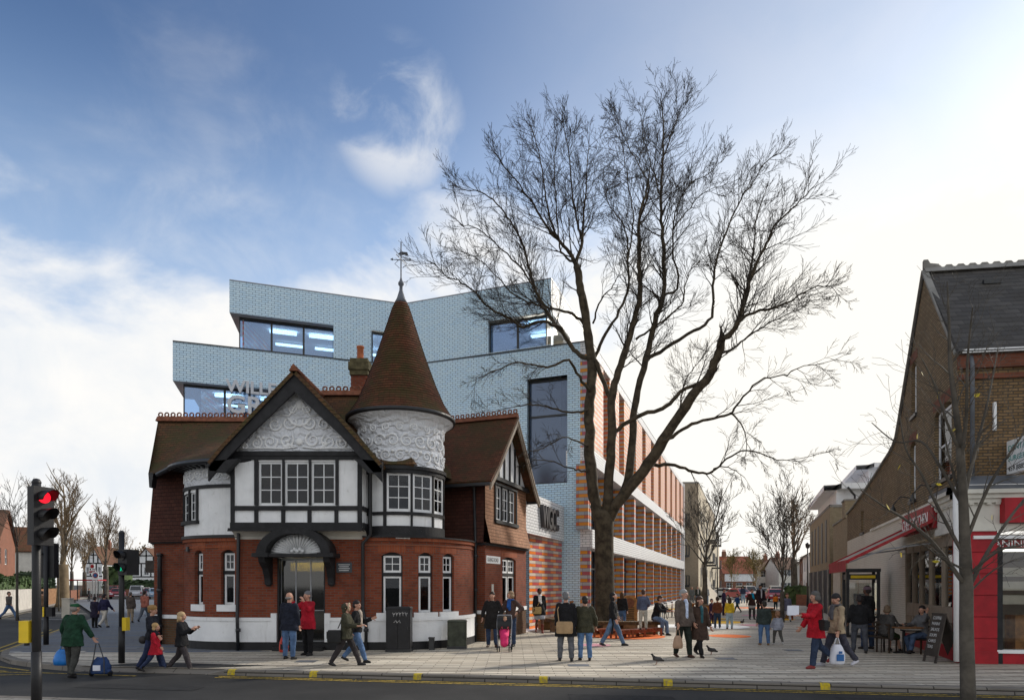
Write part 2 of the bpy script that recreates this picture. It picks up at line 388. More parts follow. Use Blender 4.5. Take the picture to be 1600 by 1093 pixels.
def slab(mb, a, b, c, d, th, m=0, ms=None):
    """roof slab: a-b lower edge, c-d upper edge (a,b,c,d anticlockwise seen from outside), thickness downwards"""
    q = [V(a), V(b), V(c), V(d)]; n = (q[1]-q[0]).cross(q[3]-q[0]).normalized()*-th; r = [p+n for p in q]; ms = m if ms is None else ms
    mb.face(q, m); mb.face(r[::-1], ms)
    for i in range(4): j = (i+1) % 4; mb.face([q[j], q[i], r[i], r[j]], ms)
# ---------------------------------------------------------------- palette
plain('white_paint', (.76, .77, .78), .6, .05, 3, .1, 80, streak=.15)
plain('render_white', (.80, .81, .82), .85, .06, 2, .35, 35, streak=.30)
plain('cream_paint', (.62, .60, .54), .8, .10, 2, .2, 50)
plain('black_paint', (.012, .012, .014), .5, .3, 3, .15, 60, spec=.4)
plain('black_timber', (.016, .016, .018), .6, .35, 4, .3, 40)
plain('dark_metal', (.025, .026, .028), .45, .25, 4, .1, 80, spec=.5)
plain('gutter_black', (.014, .015, .018), .4, .3, 3, .1, 50, spec=.5)
plain('grey_metal', (.30, .31, .33), .4, .1, 4, .05, 80, metal=.6)
plain('lead', (.12, .13, .15), .6, .2, 2, .1, 20)
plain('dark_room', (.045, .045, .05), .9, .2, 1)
plain('stone_grey', (.24, .23, .21), .9, .2, 2, .4, 60)
plain('terracotta', (.20, .075, .04), .85, .3, 6, .3, 60)
plain('chimney_pot', (.42, .13, .055), .8, .2, 6, .2, 60)
plain('cap_moss', (.10, .085, .045), .95, .4, 5, .5, 40)
plain('plaque_grey', (.06, .07, .08), .5, .1)
plain('yellow_plastic', (.72, .50, .02), .5, .1, 3, spec=.4)
plain('yellow_line', (.46, .32, .05), .9, .3, 9, .3, 80, worn=.8, dirt=(.035, .034, .032))
plain('yellow_block', (.52, .39, .02), .8, .2, 9, .3, 80, worn=.6, dirt=(.17, .15, .12))
plain('road_white', (.40, .40, .38), .9, .3, 9, .3, 80, worn=.85, dirt=(.035, .034, .034))
plain('red_paint', (.32, .008, .016), .55, .22, 2, .2, 30, spec=.35, streak=.35, dirt=(.14, .012, .012))
plain('red_dark', (.20, .012, .016), .6, .2, 2, .1, 40)
plain('awning_red', (.32, .03, .035), .8, .2, 5, .3, 60)
plain('taupe_paint', (.25, .20, .155), .6, .1, 2, .1, 60)
plain('wood_warm', (.32, .14, .04), .6, .35, 5, .3, 40)
plain('wood_dark', (.16, .055, .025), .6, .35, 5, .3, 40)
plain('wood_red', (.20, .05, .02), .55, .3, 5, .3, 40)
plain('wood_brown', (.10, .06, .025), .6, .35, 5, .3, 40)
plain('chair_wood', (.035, .022, .014), .5, .3, 6, .2, 40)
plain('table_wood', (.26, .13, .06), .45, .3, 6, .2, 40)
plain('cabinet_green', (.045, .05, .035), .6, .4, 4, .2, 40)
plain('concrete', (.45, .42, .37), .9, .12, 1.5, .3, 50)
plain('bark', (.062, .048, .031), .95, .5, 4.0, 1.0, 9)
plain('bark_twig', (.030, .022, .015), .9, .3, 3)
plain('bark_pale', (.17, .125, .075), .9, .35, 1.2, .5, 14)
plain('bark_grey', (.085, .074, .060), .9, .4, 3, .9, 24)
plain('twig_tan', (.20, .145, .09), .9, .3, 2)
plain('twig_gold', (.16, .13, .05), .9, .4, 1)
plain('leaf_yellow', (.55, .42, .02), .6, .3, 8)
plain('leaf_gold', (.22, .15, .03), .7, .5, 1.5)
plain('leaf_green', (.045, .075, .022), .7, .5, 1.2)
plain('leaf_dark', (.022, .042, .016), .7, .5, 1.2)
plain('leaf_olive', (.07, .07, .028), .8, .5, .4)
plain('tyre', (.015, .015, .016), .9, .2)
plain('chrome', (.6, .6, .62), .2, .05, metal=1.0)
plain('orange_spot', (.75, .16, .025), .85, .1, 3, .2, 60)
plain('yellow_spot', (.72, .42, .02), .85, .1, 3, .2, 60)
plain('white_spot', (.80, .80, .79), .85, .06, 3, .2, 60)
plain('pink_spot', (.60, .28, .33), .85, .12, 3, .2, 60)
plain('board_slate', (.055, .045, .038), .8, .25, 3, .2, 40)
plain('chalk', (.52, .52, .52), .9, .3, 20)
plain('text_black', (.02, .02, .02), .7)
plain('text_teal', (.06, .28, .26), .7)
plain('letter_grey', (.62, .64, .68), .45, .08)
plain('letter_dark', (.075, .072, .075), .45, .1, metal=.4)
plain('letter_white', (.75, .75, .75), .5)
plain('lamp_red', (.9, .01, .02), .4, emit=(1, .012, .03), estr=1.0)
plain('lamp_green', (.0, .3, .15), .4, emit=(.0, .55, .28), estr=.8)
plain('lamp_off', (.02, .015, .013), .3)
plain('lamp_white', (.9, .9, .85), .5, emit=(1, .97, .85), estr=1.7)
plain('ceiling_lamp', (.9, .9, .85), .5, emit=(1, .95, .80), estr=3.6)
plain('sign_blue', (.03, .12, .32), .5)
plain('steel_rail', (.22, .24, .27), .5, .1, metal=.4)
plain('fence_white', (.50, .47, .43), .8, .12, 2, .2, 30)
plain('fence_wood', (.26, .14, .07), .85, .3, 3, .3, 30)
plain('bag_white', (.72, .74, .82), .5, .08)
plain('bag_blue', (.02, .18, .55), .35, .15, 6, .4, 14)
plain('panel_beige', (.50, .46, .39), .8, .1)
brickmat('brick_red', (.18, .038, .018), (.26, .062, .029), (.14, .09, .07), .225, .075, .010, .6, (.045, .022, .016), .55, moss=(.06, .05, .025), mossk=.10)
brickmat('brick_arch', (.24, .062, .028), (.30, .085, .038), (.20, .10, .07), .075, .24, .006, .4, (.06, .03, .02), .3)
brickmat('brick_low', (.10, .050, .026), (.14, .066, .034), (.10, .08, .06), .225, .075, .010, .6, (.04, .05, .02), .5)
brickmat('brick_cornice', (.16, .055, .032), (.21, .075, .045), (.14, .08, .06), .225, .075, .008, .5, (.06, .03, .02), .5)
brickmat('brick_stock', (.175, .108, .050), (.27, .170, .085), (.070, .058, .045), .225, .075, .012, .7, (.05, .04, .03), .45)
brickmat('brick_stock_side', (.20, .138, .072), (.29, .205, .115), (.07, .055, .04), .225, .075, .012, .7, (.06, .05, .035), .4)
brickmat('brick_cream', (.52, .45, .33), (.60, .53, .41), (.45, .40, .32), .225, .075, .010, .4, (.25, .2, .14), .15)
brickmat('brick_tan', (.27, .215, .135), (.33, .265, .175), (.24, .20, .14), .225, .075, .010, .4, (.12, .1, .06), .3)
brickmat('brick_flats', (.30, .245, .175), (.36, .30, .22), (.26, .22, .17), .225, .075, .010, .4, (.16, .13, .1), .2)
brickmat('brick_white', (.62, .58, .50), (.66, .62, .54), (.54, .50, .43), .225, .075, .010, .6, (.4, .36, .3), .25)
brickmat('brick_far', (.20, .075, .045), (.26, .10, .06), (.2, .13, .1), .225, .075, .010, .3, (.08, .05, .04), .3)
brickmat('glazed_blue', (.60, .82, .98), (.70, .89, .99), (.14, .21, .31), .30, .110, .011, .3, (.56, .72, .84), .30, rough=.28, spec=.5, offset=.43)
brickmat('glazed_white', (.80, .80, .81), (.86, .86, .86), (.24, .25, .27), .36, .125, .012, .3, (.6, .62, .65), .12, rough=.28, spec=.5, offset=.43)
stripemat('glazed_stripe', (.85, .20, .010), (.50, .070, .070), (.66, .56, .46), (.06, .035, .03), .72, .135, .014, (.40, .34, .32))
stripemat('glazed_pier', (.72, .27, .015), (.44, .09, .12), (.46, .47, .50), (.10, .08, .08), .52, .17, .014, (.38, .39, .43))
stripemat('glazed_fin', (.70, .25, .02), (.58, .12, .03), (.36, .37, .40), (.10, .08, .08), .55, .17, .012, (.30, .31, .34))
stripemat('glazed_panel', (.78, .25, .02), (.66, .13, .06), (.50, .42, .35), (.20, .13, .10), .34, .125, .014, (.58, .48, .40), diag=.5)
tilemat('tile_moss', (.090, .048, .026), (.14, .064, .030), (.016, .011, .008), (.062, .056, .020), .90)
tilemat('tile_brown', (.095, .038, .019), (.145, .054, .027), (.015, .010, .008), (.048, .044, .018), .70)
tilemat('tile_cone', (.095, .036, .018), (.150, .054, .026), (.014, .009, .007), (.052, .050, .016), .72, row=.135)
tilemat('tile_hung_shaded', (.060, .020, .014), (.085, .030, .020), (.014, .008, .007), (.030, .018, .014), .35, row=.12)  # same tile hanging, shade of the unlit walls put into the colour
tilemat('tile_hung_lit', (.27, .135, .075), (.36, .185, .105), (.05, .025, .018), (.18, .10, .06), .3, row=.12)  # lighter copy, light on the end gable wall put into the colour
tilemat('slate', (.062, .058, .055), (.095, .088, .082), (.013, .012, .011), (.050, .042, .030), .4, row=.24, tw=.38, bump=.7)
tilemat('tile_red_far', (.30, .085, .05), (.36, .11, .06), (.10, .04, .03), (.2, .08, .05), .3, row=.2, tw=.25)
tilemat('tile_far', (.12, .06, .04), (.16, .08, .05), (.05, .03, .02), (.1, .07, .04), .3, row=.2, tw=.25)
glassmat('window_glass', (.72, .76, .80), .015, .0, (.6, .6, .62))
glassmat('office_glass', (.50, .68, .90), .02, .22, (.56, .68, .86))
glassmat('door_glass', (.40, .40, .38), .05, .03)
glassmat('dark_glass', (.28, .35, .46), .16, .16, (.46, .55, .72))
glassmat('shop_glass', (.80, .82, .80), .02, .04)
# relief plaster: swirling bump
m_, k_ = newmat('plaster_relief')
co = k_.n('ShaderNodeTexCoord').outputs['Object']
ns = k_.noise(co, 2.2, 5, .6, 2.2)
wv = k_.n('ShaderNodeTexWave', {'Vector': co, 'Scale': 1.5, 'Distortion': 11.0, 'Detail': 3.0, 'Detail Scale': 1.6}, wave_type='RINGS')
hh = k_.m('ADD', k_.m('MULTIPLY', wv.outputs[1], .7), ns)
c_ = k_.mix(k_.m('MULTIPLY', k_.ss(k_.noise(co, 5, 5, .7), .55, .8), .35), (.70, .72, .76), (.40, .41, .42))
finish(k_, c_, .8, .3, 0, hh, .9, .06)
# asphalt
m_, k_ = newmat('asphalt')
co = k_.n('ShaderNodeTexCoord').outputs['Object']
c_ = k_.mix(k_.ss(k_.noise(co, .35, 6, .65), .35, .7), (.019, .019, .019), (.038, .037, .036))
c_ = k_.mix(.4, c_, k_.mix(k_.noise(co, 55, 2, .5), (.4, .4, .4), (1.6, 1.6, 1.6)), 'MULTIPLY')
finish(k_, c_, .8, .3, 0, k_.noise(co, 90, 2, .5), .5, .01)
plain('asphalt_patch', (.020, .020, .021), .9, .3, 6, .5, 70)
# plaza paving: long narrow setts laid in courses, pale buff, with the old house's shadow painted in as blue grey
m_, k_ = newmat('plaza_paving')
co = k_.n('ShaderNodeTexCoord').outputs['Object']
br = k_.n('ShaderNodeTexBrick', {'Vector': co, 'Color1': (.46, .40, .315, 1), 'Color2': (.70, .64, .53, 1), 'Mortar': (.14, .12, .10, 1), 'Scale': 1.0, 'Mortar Size': .010, 'Mortar Smooth': .2, 'Bias': .15, 'Brick Width': .62, 'Row Height': .17})
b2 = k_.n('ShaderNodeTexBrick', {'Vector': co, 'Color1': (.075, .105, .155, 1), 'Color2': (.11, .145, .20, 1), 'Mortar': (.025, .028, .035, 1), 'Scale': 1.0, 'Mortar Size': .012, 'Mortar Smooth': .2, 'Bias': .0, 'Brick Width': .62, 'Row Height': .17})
sp = k_.n('ShaderNodeSeparateXYZ', {0: co}); xx, yy = sp.outputs[0], sp.outputs[1]
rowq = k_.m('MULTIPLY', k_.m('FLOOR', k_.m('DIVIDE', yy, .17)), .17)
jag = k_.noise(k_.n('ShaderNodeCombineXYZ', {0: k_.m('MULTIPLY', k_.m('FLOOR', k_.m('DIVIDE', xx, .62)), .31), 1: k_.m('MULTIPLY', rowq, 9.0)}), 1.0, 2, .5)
# painted shade beside the old house: behind a line from (-13,18.2) to (-6,18.6)
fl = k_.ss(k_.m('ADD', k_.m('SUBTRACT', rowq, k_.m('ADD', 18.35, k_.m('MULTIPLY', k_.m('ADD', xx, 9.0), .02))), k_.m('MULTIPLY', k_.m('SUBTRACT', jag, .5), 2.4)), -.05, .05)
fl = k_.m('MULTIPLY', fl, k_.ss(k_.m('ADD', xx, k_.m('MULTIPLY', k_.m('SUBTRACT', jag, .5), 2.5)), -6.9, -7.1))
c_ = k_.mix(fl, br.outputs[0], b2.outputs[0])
c_ = k_.mix(.45, c_, k_.mix(k_.noise(co, .55, 6, .65), (.62, .60, .58), (1.35, 1.35, 1.35)), 'MULTIPLY')
vo = k_.n('ShaderNodeTexVoronoi', {'Vector': co, 'Scale': 1.1, 'Randomness': 1.0}).outputs[0]
c_ = k_.mix(k_.m('MULTIPLY', k_.ss(vo, .06, .03), .6), c_, (.12, .11, .10))
c_ = k_.mix(k_.m('MULTIPLY', k_.ss(k_.noise(k_.n('ShaderNodeMapping', {'Vector': co, 'Scale': (.12, 5.9, 1)}), 1.0, 3, .6), .43, .57), .72), c_, (.150, .130, .105))
c_ = k_.mix(.35, c_, k_.mix(k_.noise(co, 14, 3, .6), (.6, .6, .6), (1.35, 1.35, 1.35)), 'MULTIPLY')
finish(k_, c_, .75, .35, 0, k_.m('SUBTRACT', 1.0, br.outputs[1]), .5, .01)
brickmat('flagstones', (.26, .245, .22), (.31, .295, .265), (.12, .11, .10), .9, .6, .014, .4, (.15, .14, .12), .3)
brickmat('kerb_stone', (.17, .155, .135), (.22, .20, .175), (.05, .045, .04), .92, .6, .012, .6, (.08, .07, .06), .5)
# ---------------------------------------------------------------- ground, roads, pavements
RZ = -.12                                             # road level below the pavement
g = MB(); g.face([(-900, -300, RZ-.004), (900, -300, RZ-.004), (900, 1500, RZ-.004), (-900, 1500, RZ-.004)]); struct(g, 'ground', 'asphalt')
def kx(X): return 13.66-.163*(X)                      # far kerb of the main road (plan line)
def strip(a, b, n=1): return [V(a)+(V(b)-V(a))*(i/n) for i in range(n+1)]
corner = [(-24.9, 38.5), (-22.4, 33.6), (-18.8, 26.5), (-16.5, 22.2), (-15.6, 20.4), (-14.9, 18.9), (-14.0, 17.7), (-12.9, 16.7), (-11.6, 15.9), (-10.3, 15.33)]
edge = corner+[(-6.35, kx(-6.35)), (0, kx(0)), (12, kx(12)), (40, kx(40))]
pave_poly = edge+[(40, 30), (40, 82), (19.5, 82), (-60, 82), (-52, 76)]
# the paved square with a dropped kerb at the crossing: one n-gon
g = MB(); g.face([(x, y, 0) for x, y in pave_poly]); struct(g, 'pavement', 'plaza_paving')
g = MB(); kp = Path(edge)
def kerbz(u): return 0.0
us = [i*.46 for i in range(int(kp.L/.46))]
for a in us:
    b = a+.46; d0, d1 = .004, .006
    drop = lambda u: -.095 if -10.4 < kp.at(u).x < -6.9 else 0.0
    q = lambda u, w_, z_: kp.at(min(u, kp.L), w_)+V((0, 0, z_))
    za, zb = drop(a)+d0, drop(b)+d0
    g.face([q(a, .13, za-.02), q(b, .13, zb-.02), q(b, .1, zb), q(a, .1, za)]); g.face([q(a, .1, za), q(b, .1, zb), q(b, -.06, max(zb, d0)), q(a, -.06, max(za, d0))])
    g.face([q(a, .15, RZ-.003), q(b, .15, RZ-.003), q(b, .13, zb-.02), q(a, .13, za-.02)])
struct(g, 'kerb', 'kerb_stone')
# dropped ramp of tarmac at the crossing
g = MB(); a = [(-10.0, kx(-10)+.05), (-7.2, kx(-7.2)+.05), (-5.9, kx(-5.9)+.75), (-9.0, kx(-9)+.85)]
g.face([(x, y, .006) for x, y in a]); struct(g, 'crossing_ramp', 'asphalt')
# near pavement (camera side)
g = MB()
def nx_(X): return 9.75-.163*X
near = [(-40, nx_(-40)), (-9, nx_(-9)), (0, nx_(0)), (12, nx_(12)), (40, nx_(40))]
g.face([(-40, -8, 0), (40, -8, 0)]+[(x, y-.15, 0) for x, y in near[::-1]]); struct(g, 'near_pavement', 'flagstones')
g = MB(); npth = Path(near[::-1]); band(g, npth, RZ-.01, .004, -.16, 0); struct(g, 'near_kerb', 'kerb_stone')
# far side of the side street: pavement and kerb
sd = V((-.49, .872, 0)).normalized(); s0 = V((-21.5, 22.0, 0))
sl = [s0-sd*14, s0, s0+sd*40, s0+sd*90]
g = MB(); pl = [(q.x, q.y, 0) for q in sl]; nl = V((-sd.y, sd.x, 0))
g.face(pl+[(q.x+nl.x*9, q.y+nl.y*9, 0) for q in sl[::-1]]); struct(g, 'side_pavement', 'flagstones')
g = MB(); band(g, Path([(q.x, q.y) for q in sl[::-1]]), RZ-.01, .004, -.15, .0); struct(g, 'side_kerb', 'kerb_stone')
# road paint
g = MB()
def stripe(pts, wd, m=0, z=RZ+.004):
    p = Path(pts); us = p.u
    for a, b in zip(us, us[1:]):
        e = 1e-4; g.face([p.at(a+e, wd/2)+V((0, 0, z)), p.at(b-e, wd/2)+V((0, 0, z)), p.at(b-e, -wd/2)+V((0, 0, z)), p.at(a+e, -wd/2)+V((0, 0, z))], m)
for o in (.34, .52): stripe([(-6.6, kx(-6.6)-o), (0, kx(0)-o), (40, kx(40)-o)], .065)
for o in (.45, .75):
    cc = Path(corner); stripe([cc.at(u, o)[:2] for u in (10, 14, 18, 19.5, 21)], .10)
stripe([(-14.2, 15.3), (-11.2, 15.0), (-8.5, 14.45)], .08); stripe([(-14.4, 14.7), (-12.2, 14.5), (-10.9, 14.75)], .08)
stripe([(-13.6, 15.9), (-12.0, 15.2)], .08); stripe([(-13.1, 16.2), (-11.6, 15.35)], .08)
stripe([(-12.9, 14.55), (-12.6, 15.0)], .25)
struct(g, 'road_marking', 'yellow_line')
g = MB()
for i in range(6):
    p0 = V((-15.6+.22*i, 17.1+.02*i, 0)); stripe([(p0.x, p0.y), (p0.x+.1, p0.y+.5)], .07)
    stripe([(p0.x+.05, p0.y+.75), (p0.x+.16, p0.y+1.15)], .07)
stripe([(-26, 26.5), (-19.5, 24.0)], .15); stripe([(-31, 38.5), (-26, 37.5)], .3); stripe([(-36, 47), (-30, 45)], .3)
struct(g, 'give_way_marking', 'road_white')
# drain gratings, cover plates and patches in the road and paving
g = MB()
for x, y in ((-3.2, kx(-3.2)-.20), (8.4, kx(8.4)-.20)):
    for i in range(6): g.box((x-.2+.08*i, y, RZ+.004), (.045, .30, .008), 0, -.16)
    g.box((x, y, RZ+.001), (.52, .36, .004), 0, -.16)
struct(g, 'road_drain', 'dark_metal')
g = MB()
for x, y, w_, d_ in ((2.0, 11.6, 1.9, .7), (-7.5, 12.9, 2.6, .5), (6.5, 11.2, 1.2, .9), (-17.5, 19, .8, 2.4)): g.face([(x-w_/2, y-d_/2+.16*w_/2, RZ+.002), (x+w_/2, y-d_/2-.16*w_/2, RZ+.002), (x+w_/2, y+d_/2-.16*w_/2, RZ+.002), (x-w_/2, y+d_/2+.16*w_/2, RZ+.002)])
struct(g, 'road_patch', 'asphalt_patch')
g = MB()
for x, y in ((1.6, 15.4), (5.6, 16.8), (-5.2, 16.2), (-11.6, 19.5), (8.3, 18.9)): g.box((x, y, .004), (.5, .38, .006)); g.box((x, y, .006), (.42, .30, .006))
struct(g, 'cover_plate', 'lead')
# yellow loading blips on the kerb
g = MB()
for x in (367, 494, 655, 850, 1043, 1286):
    u = kp.upx(x); w2 = .09
    for sgn, o in ((1, 0),):
        c = [kp.at(u-w2), kp.at(u+w2)]
        q = lambda uu, w_, z_: kp.at(uu, w_)+V((0, 0, z_))
        g.face([q(u-w2, .156, RZ+.005), q(u+w2, .156, RZ+.005), q(u+w2, .136, -.012), q(u-w2, .136, -.012)])
        g.face([q(u-w2, .136, -.012), q(u+w2, .136, -.012), q(u+w2, .104, .010), q(u-w2, .104, .010)])
        g.face([q(u-w2, .104, .010), q(u+w2, .104, .010), q(u+w2, .0, .010), q(u-w2, .0, .010)])
struct(g, 'kerb_marking', 'yellow_block')
# coloured discs laid in the square
def disc(x, y, rx, mat, hgt=.006):
    c = G(x, y); g = MB(); r = rx/F*c.y
    g.face([(c.x+r*cos(2*pi*i/48), c.y+r*sin(2*pi*i/48), hgt) for i in range(48)])
    tag(g.build('paving_disc', mat), DISC.pop(0), 'disc', 'coloured discs set in the paving')
DISC = ['large white disc in the paving where two children stand', 'yellow disc overlapping the top edge of the large white disc', 'wide orange disc beyond the couple, in front of the large white disc', 'orange disc under the low curved stools', 'small pink disc under the striding boots', 'yellow disc behind the wooden box seat', 'far orange disc by the running child in blue', 'thin yellow disc at the feet of the child in white tights', 'thin pink disc between the white disc and the puffer jacket', 'yellow disc at the root of the big tree', 'pink disc behind the turquoise scarf', 'yellow disc under the laced drum', 'white disc beside the seated person on the bench end']
disc(1110, 978, 58, 'white_spot', .008); disc(1118, 971, 42, 'yellow_spot', .012); disc(1140, 993, 32, 'orange_spot')
disc(978, 993, 60, 'orange_spot', .010); disc(930, 1007, 24, 'pink_spot'); disc(1100, 966, 34, 'yellow_spot', .016)
disc(1180, 949, 30, 'orange_spot'); disc(1215, 967, 26, 'yellow_spot'); disc(1180, 976, 24, 'pink_spot'); disc(915, 978, 26, 'yellow_spot'); disc(1190, 961, 30, 'pink_spot', .010); disc(1066, 951, 24, 'yellow_spot', .010); disc(1040, 977, 40, 'white_spot', .006)
# ================================================================ the old corner house
house = thing('corner_house', 'old red brick corner house with white half-timbered gable and conical turret', 'house', (-5.0, 20.5, 0))
def part(name, mb, mats, smooth=False, parent=None, label=None):
    o = mb.build(name, mats, parent or house, smooth)
    if label and o: o['label'] = label
    return o
XF = (1, 0)
Yf, Yu, Yb = 19.0, 18.65, 18.28                       # ground-floor front, jettied front, bargeboard planes
# plan paths
front = Path([(-8.19, Yf), (-4.43, Yf)])
tx, ty, tr = -3.52, 20.30, 1.35                       # turret axis and radius
bayR = Path([(-4.43, Yf)]+[q for q in arc((-3.75, 21.65), 2.45, 2.65, 0, pi/2, 16)])
bayL = Path(arc((-8.15, 20.75), 2.32, 1.68, -pi/2*.97, 0, 14)+[(-8.14, Yf+.07)])
Cx, Cy = -.91, 21.7
dS, dN = V((.347, .938, 0)).normalized(), V((-.938, .347, 0)).normalized()
cornerR = V((Cx, Cy, 0))
sideR = Path([(Cx, Cy), tuple((cornerR+dS*4.25).xy)])
sideL = Path([tuple((cornerR+dN*2.6).xy), (Cx, Cy)])
leftw = Path([(-12.6, 23.0), (-11.72, 20.95), (-10.40, 20.55)])
zb, zp, zt = .24, .96, 3.33
# --- ground floor openings
def arched(mb, path, u0, u1, z1, rise, dep):
    """segmental brick head: fills the corners over the arc"""
    n = 6
    for s_ in (0, 1):
        for i in range(n):
            f0, f1 = i/n*.5, (i+1)/n*.5
            if s_: f0, f1 = 1-f1, 1-f0
            h = lambda f: z1-rise*(1-(1-(2*f-1)**2))
            a, b = u0+(u1-u0)*f0, u0+(u1-u0)*f1; e = 1e-4
            q = lambda u, z_, w_=.002: path.at(u, w_)+V((0, 0, z_))
            mb.face([q(a+e, h(f0)), q(b-e, h(f1)), q(b-e, z1), q(a+e, z1)], 0)
            mb.face([q(a+e, h(f0), -dep), q(b-e, h(f1), -dep), q(b-e, h(f1)), q(a+e, h(f0))], 0)
door = (px(433, Yf)+8.19, px(508, Yf)+8.19, .2, 2.80)
opsR = [(bayR.upx(a), bayR.upx(b), 1.10, 2.90) for a, b in ((596, 629), (653.5, 676.5), (692, 709.5))]
opsL = [(bayL.upx(a), bayL.upx(b), 1.34, 2.98) for a, b in ((304, 317), (345.5, 367))]
sw = [(sideR.upx(785), sideR.upx(806), 1.15, 2.95)]
mb = MB()
wall(mb, front, zp, zt, [door], .35, 0); wall(mb, bayR, zp, zt, opsR, .16, 0); wall(mb, bayL, zp, zt, opsL, .2, 0)
wall(mb, sideR, zp+.12, zt+.05, sw, .14, 0); wall(mb, sideL, zp, zt+.05, [], .1, 0); wall(mb, leftw, zp, zt, [], .1, 0)
for path, ops, dp in ((bayR, opsR, .16), (bayL, opsL, .2), (sideR, sw, .14)):
    for o in ops: arched(mb, path, o[0], o[1], o[3], .11, dp)
part('brick_wall', mb, ['brick_red'])
mb = MB()
for path, ops in ((bayR, opsR), (bayL, opsL), (sideR, sw)):
    for o in ops: band(mb, path, o[3], o[3]+.24, -.02, .006, 0, o[0]-.1, o[1]+.1)
band(mb, bayR, zt-.1, zt, 0, .05); band(mb, bayR, zt-.24, zt-.19, 0, .025); band(mb, bayL, zt-.1, zt, 0, .05); band(mb, bayL, zt-.3, zt-.25, 0, .025)
part('brick_arch', mb, 'brick_arch')
# --- plinth
mb = MB()
pl_front = [(0, door[0]-.0), (door[1], front.L)]
for a, b in pl_front:
    band(mb, front, zb, zp-.10, -.1, .05, 0, a, b); band(mb, front, zp-.10, zp, -.1, .075, 0, a, b)
for path in (bayR, bayL):
    band(mb, path, zb, zp-.10, -.1, .05); band(mb, path, zp-.10, zp, -.1, .075)
band(mb, leftw, zp-.12, zp, -.05, .03)
band(mb, sideR, zp-.02, zp+.12, -.1, .035); band(mb, sideL, zp-.02, zp+.1, -.1, .035)
for s_ in (-1, 1):
    c = door[0]-.16 if s_ < 0 else door[1]; mb.lbox((-8.19, Yf), XF, c, c+.16, zb, zp+.13, .0, .085)
for path, ops in ((bayR, opsR),):
    for o in ops: band(mb, path, zp, o[2], -.12, .07, 0, o[0]-.14, o[1]+.14)
for o in opsL: band(mb, bayL, o[2]-.2, o[2], -.16, .05, 0, o[0]-.12, o[1]+.08)
part('white_plinth', mb, 'render_white')
mb = MB()
for path in (front, bayR, bayL): band(mb, path, -.02, zb, -.1, .06)
part('black_base', mb, 'black_paint')
mb = MB(); wall(mb, sideR, 0, zp-.02, [], .1, 0, None); wall(mb, sideL, 0, zp, [], .1, 0); wall(mb, leftw, 0, zp-.12, [], .1, 0); part('rough_brick_base', mb, 'brick_low')
# --- ground floor windows: two sashes each
def sash_pair(path, o, back, zmid, cols=2):
    u0, u1 = o[0]+.03, o[1]-.03
    mb = MB(); a, b = path.at(u0-.03), path.at(u1+.03); t = (b-a).normalized(); L = (b-a).length
    mb.lbox(a, t, 0, L, zmid-.055, zmid+.055, -back-.06, -back+.03); mb.lbox(a, t, 0, .04, o[2], o[3], -back-.06, -back+.01); mb.lbox(a, t, L-.04, L, o[2], o[3], -back-.06, -back+.01)
    mb.lbox(a, t, 0, L, o[3]-.09, o[3], -back-.06, -back+.01); fr = mb.build('window_frame', 'black_timber', house)
    for z0, z1, nx, ny in ((zmid+.055, o[3]-.1, cols, 2), (o[2], zmid-.055, 1, 1)):
        a2 = u0+.02; b2 = u1-.02
        window(fr, path, a2, b2, z0, z1, back-.005, nx, ny, .055, .022, name='sash')
for o in opsR: sash_pair(bayR, o, .10, 2.24)
for o in opsL: sash_pair(bayL, o, .13, 2.30)
ws = sw[0]; um = (ws[0]+ws[1])/2
sash_pair(sideR, (ws[0], um, ws[2], ws[3]), .09, 2.30); sash_pair(sideR, (um, ws[1], ws[2], ws[3]), .09, 2.30)
# --- door
O = (-8.19, Yf)
mb = MB()
for a, b, c, d in ((door[0], door[0]+.045, .2, 2.8), (door[1]-.045, door[1], .2, 2.8), (door[0], door[1], 2.74, 2.8)): mb.lbox(O, XF, a, b, c, d, -.3, -.02)
mb.lbox(O, XF, door[0], door[1], -.0, .2, -.35, .04); mb.lbox(O, XF, door[0]-.02, door[1]+.02, 0, .11, .04, .36)
dr = part('door', mb, 'black_paint')
mb = MB()
for i in range(3):
    a = door[0]+.045+i*(door[1]-door[0]-.09)/3; b = a+(door[1]-door[0]-.09)/3
    for q in ((a, a+.018, .2, 2.72), (b-.018, b, .2, 2.72), (a+.018, b-.018, .2, .26), (a+.018, b-.018, 2.66, 2.72), (a+.018, b-.018, 1.15, 1.18)): mb.lbox(O, XF, *q, -.25, -.21)
mb.build('door_leaf', 'grey_metal', dr)
mb = MB(); mb.lbox(O, XF, door[0]+.05, door[1]-.05, .24, 2.68, -.235, -.228); mb.build('door_glass', 'door_glass', dr)
mb = MB(); mb.lbox(O, XF, door[0]+.1, door[1]-.1, 2.35, 2.62, -.9, -.86); mb.build('reflection_band', 'yellow_plastic', dr)  # yellow strip standing in for a band reflected in the door glass
mb = MB(); mb.lbox(O, XF, door[0]+.05, door[1]-.05, 2.68, 2.72, -.80, -.5); mb.build('hall_lamp', 'ceiling_lamp', dr)
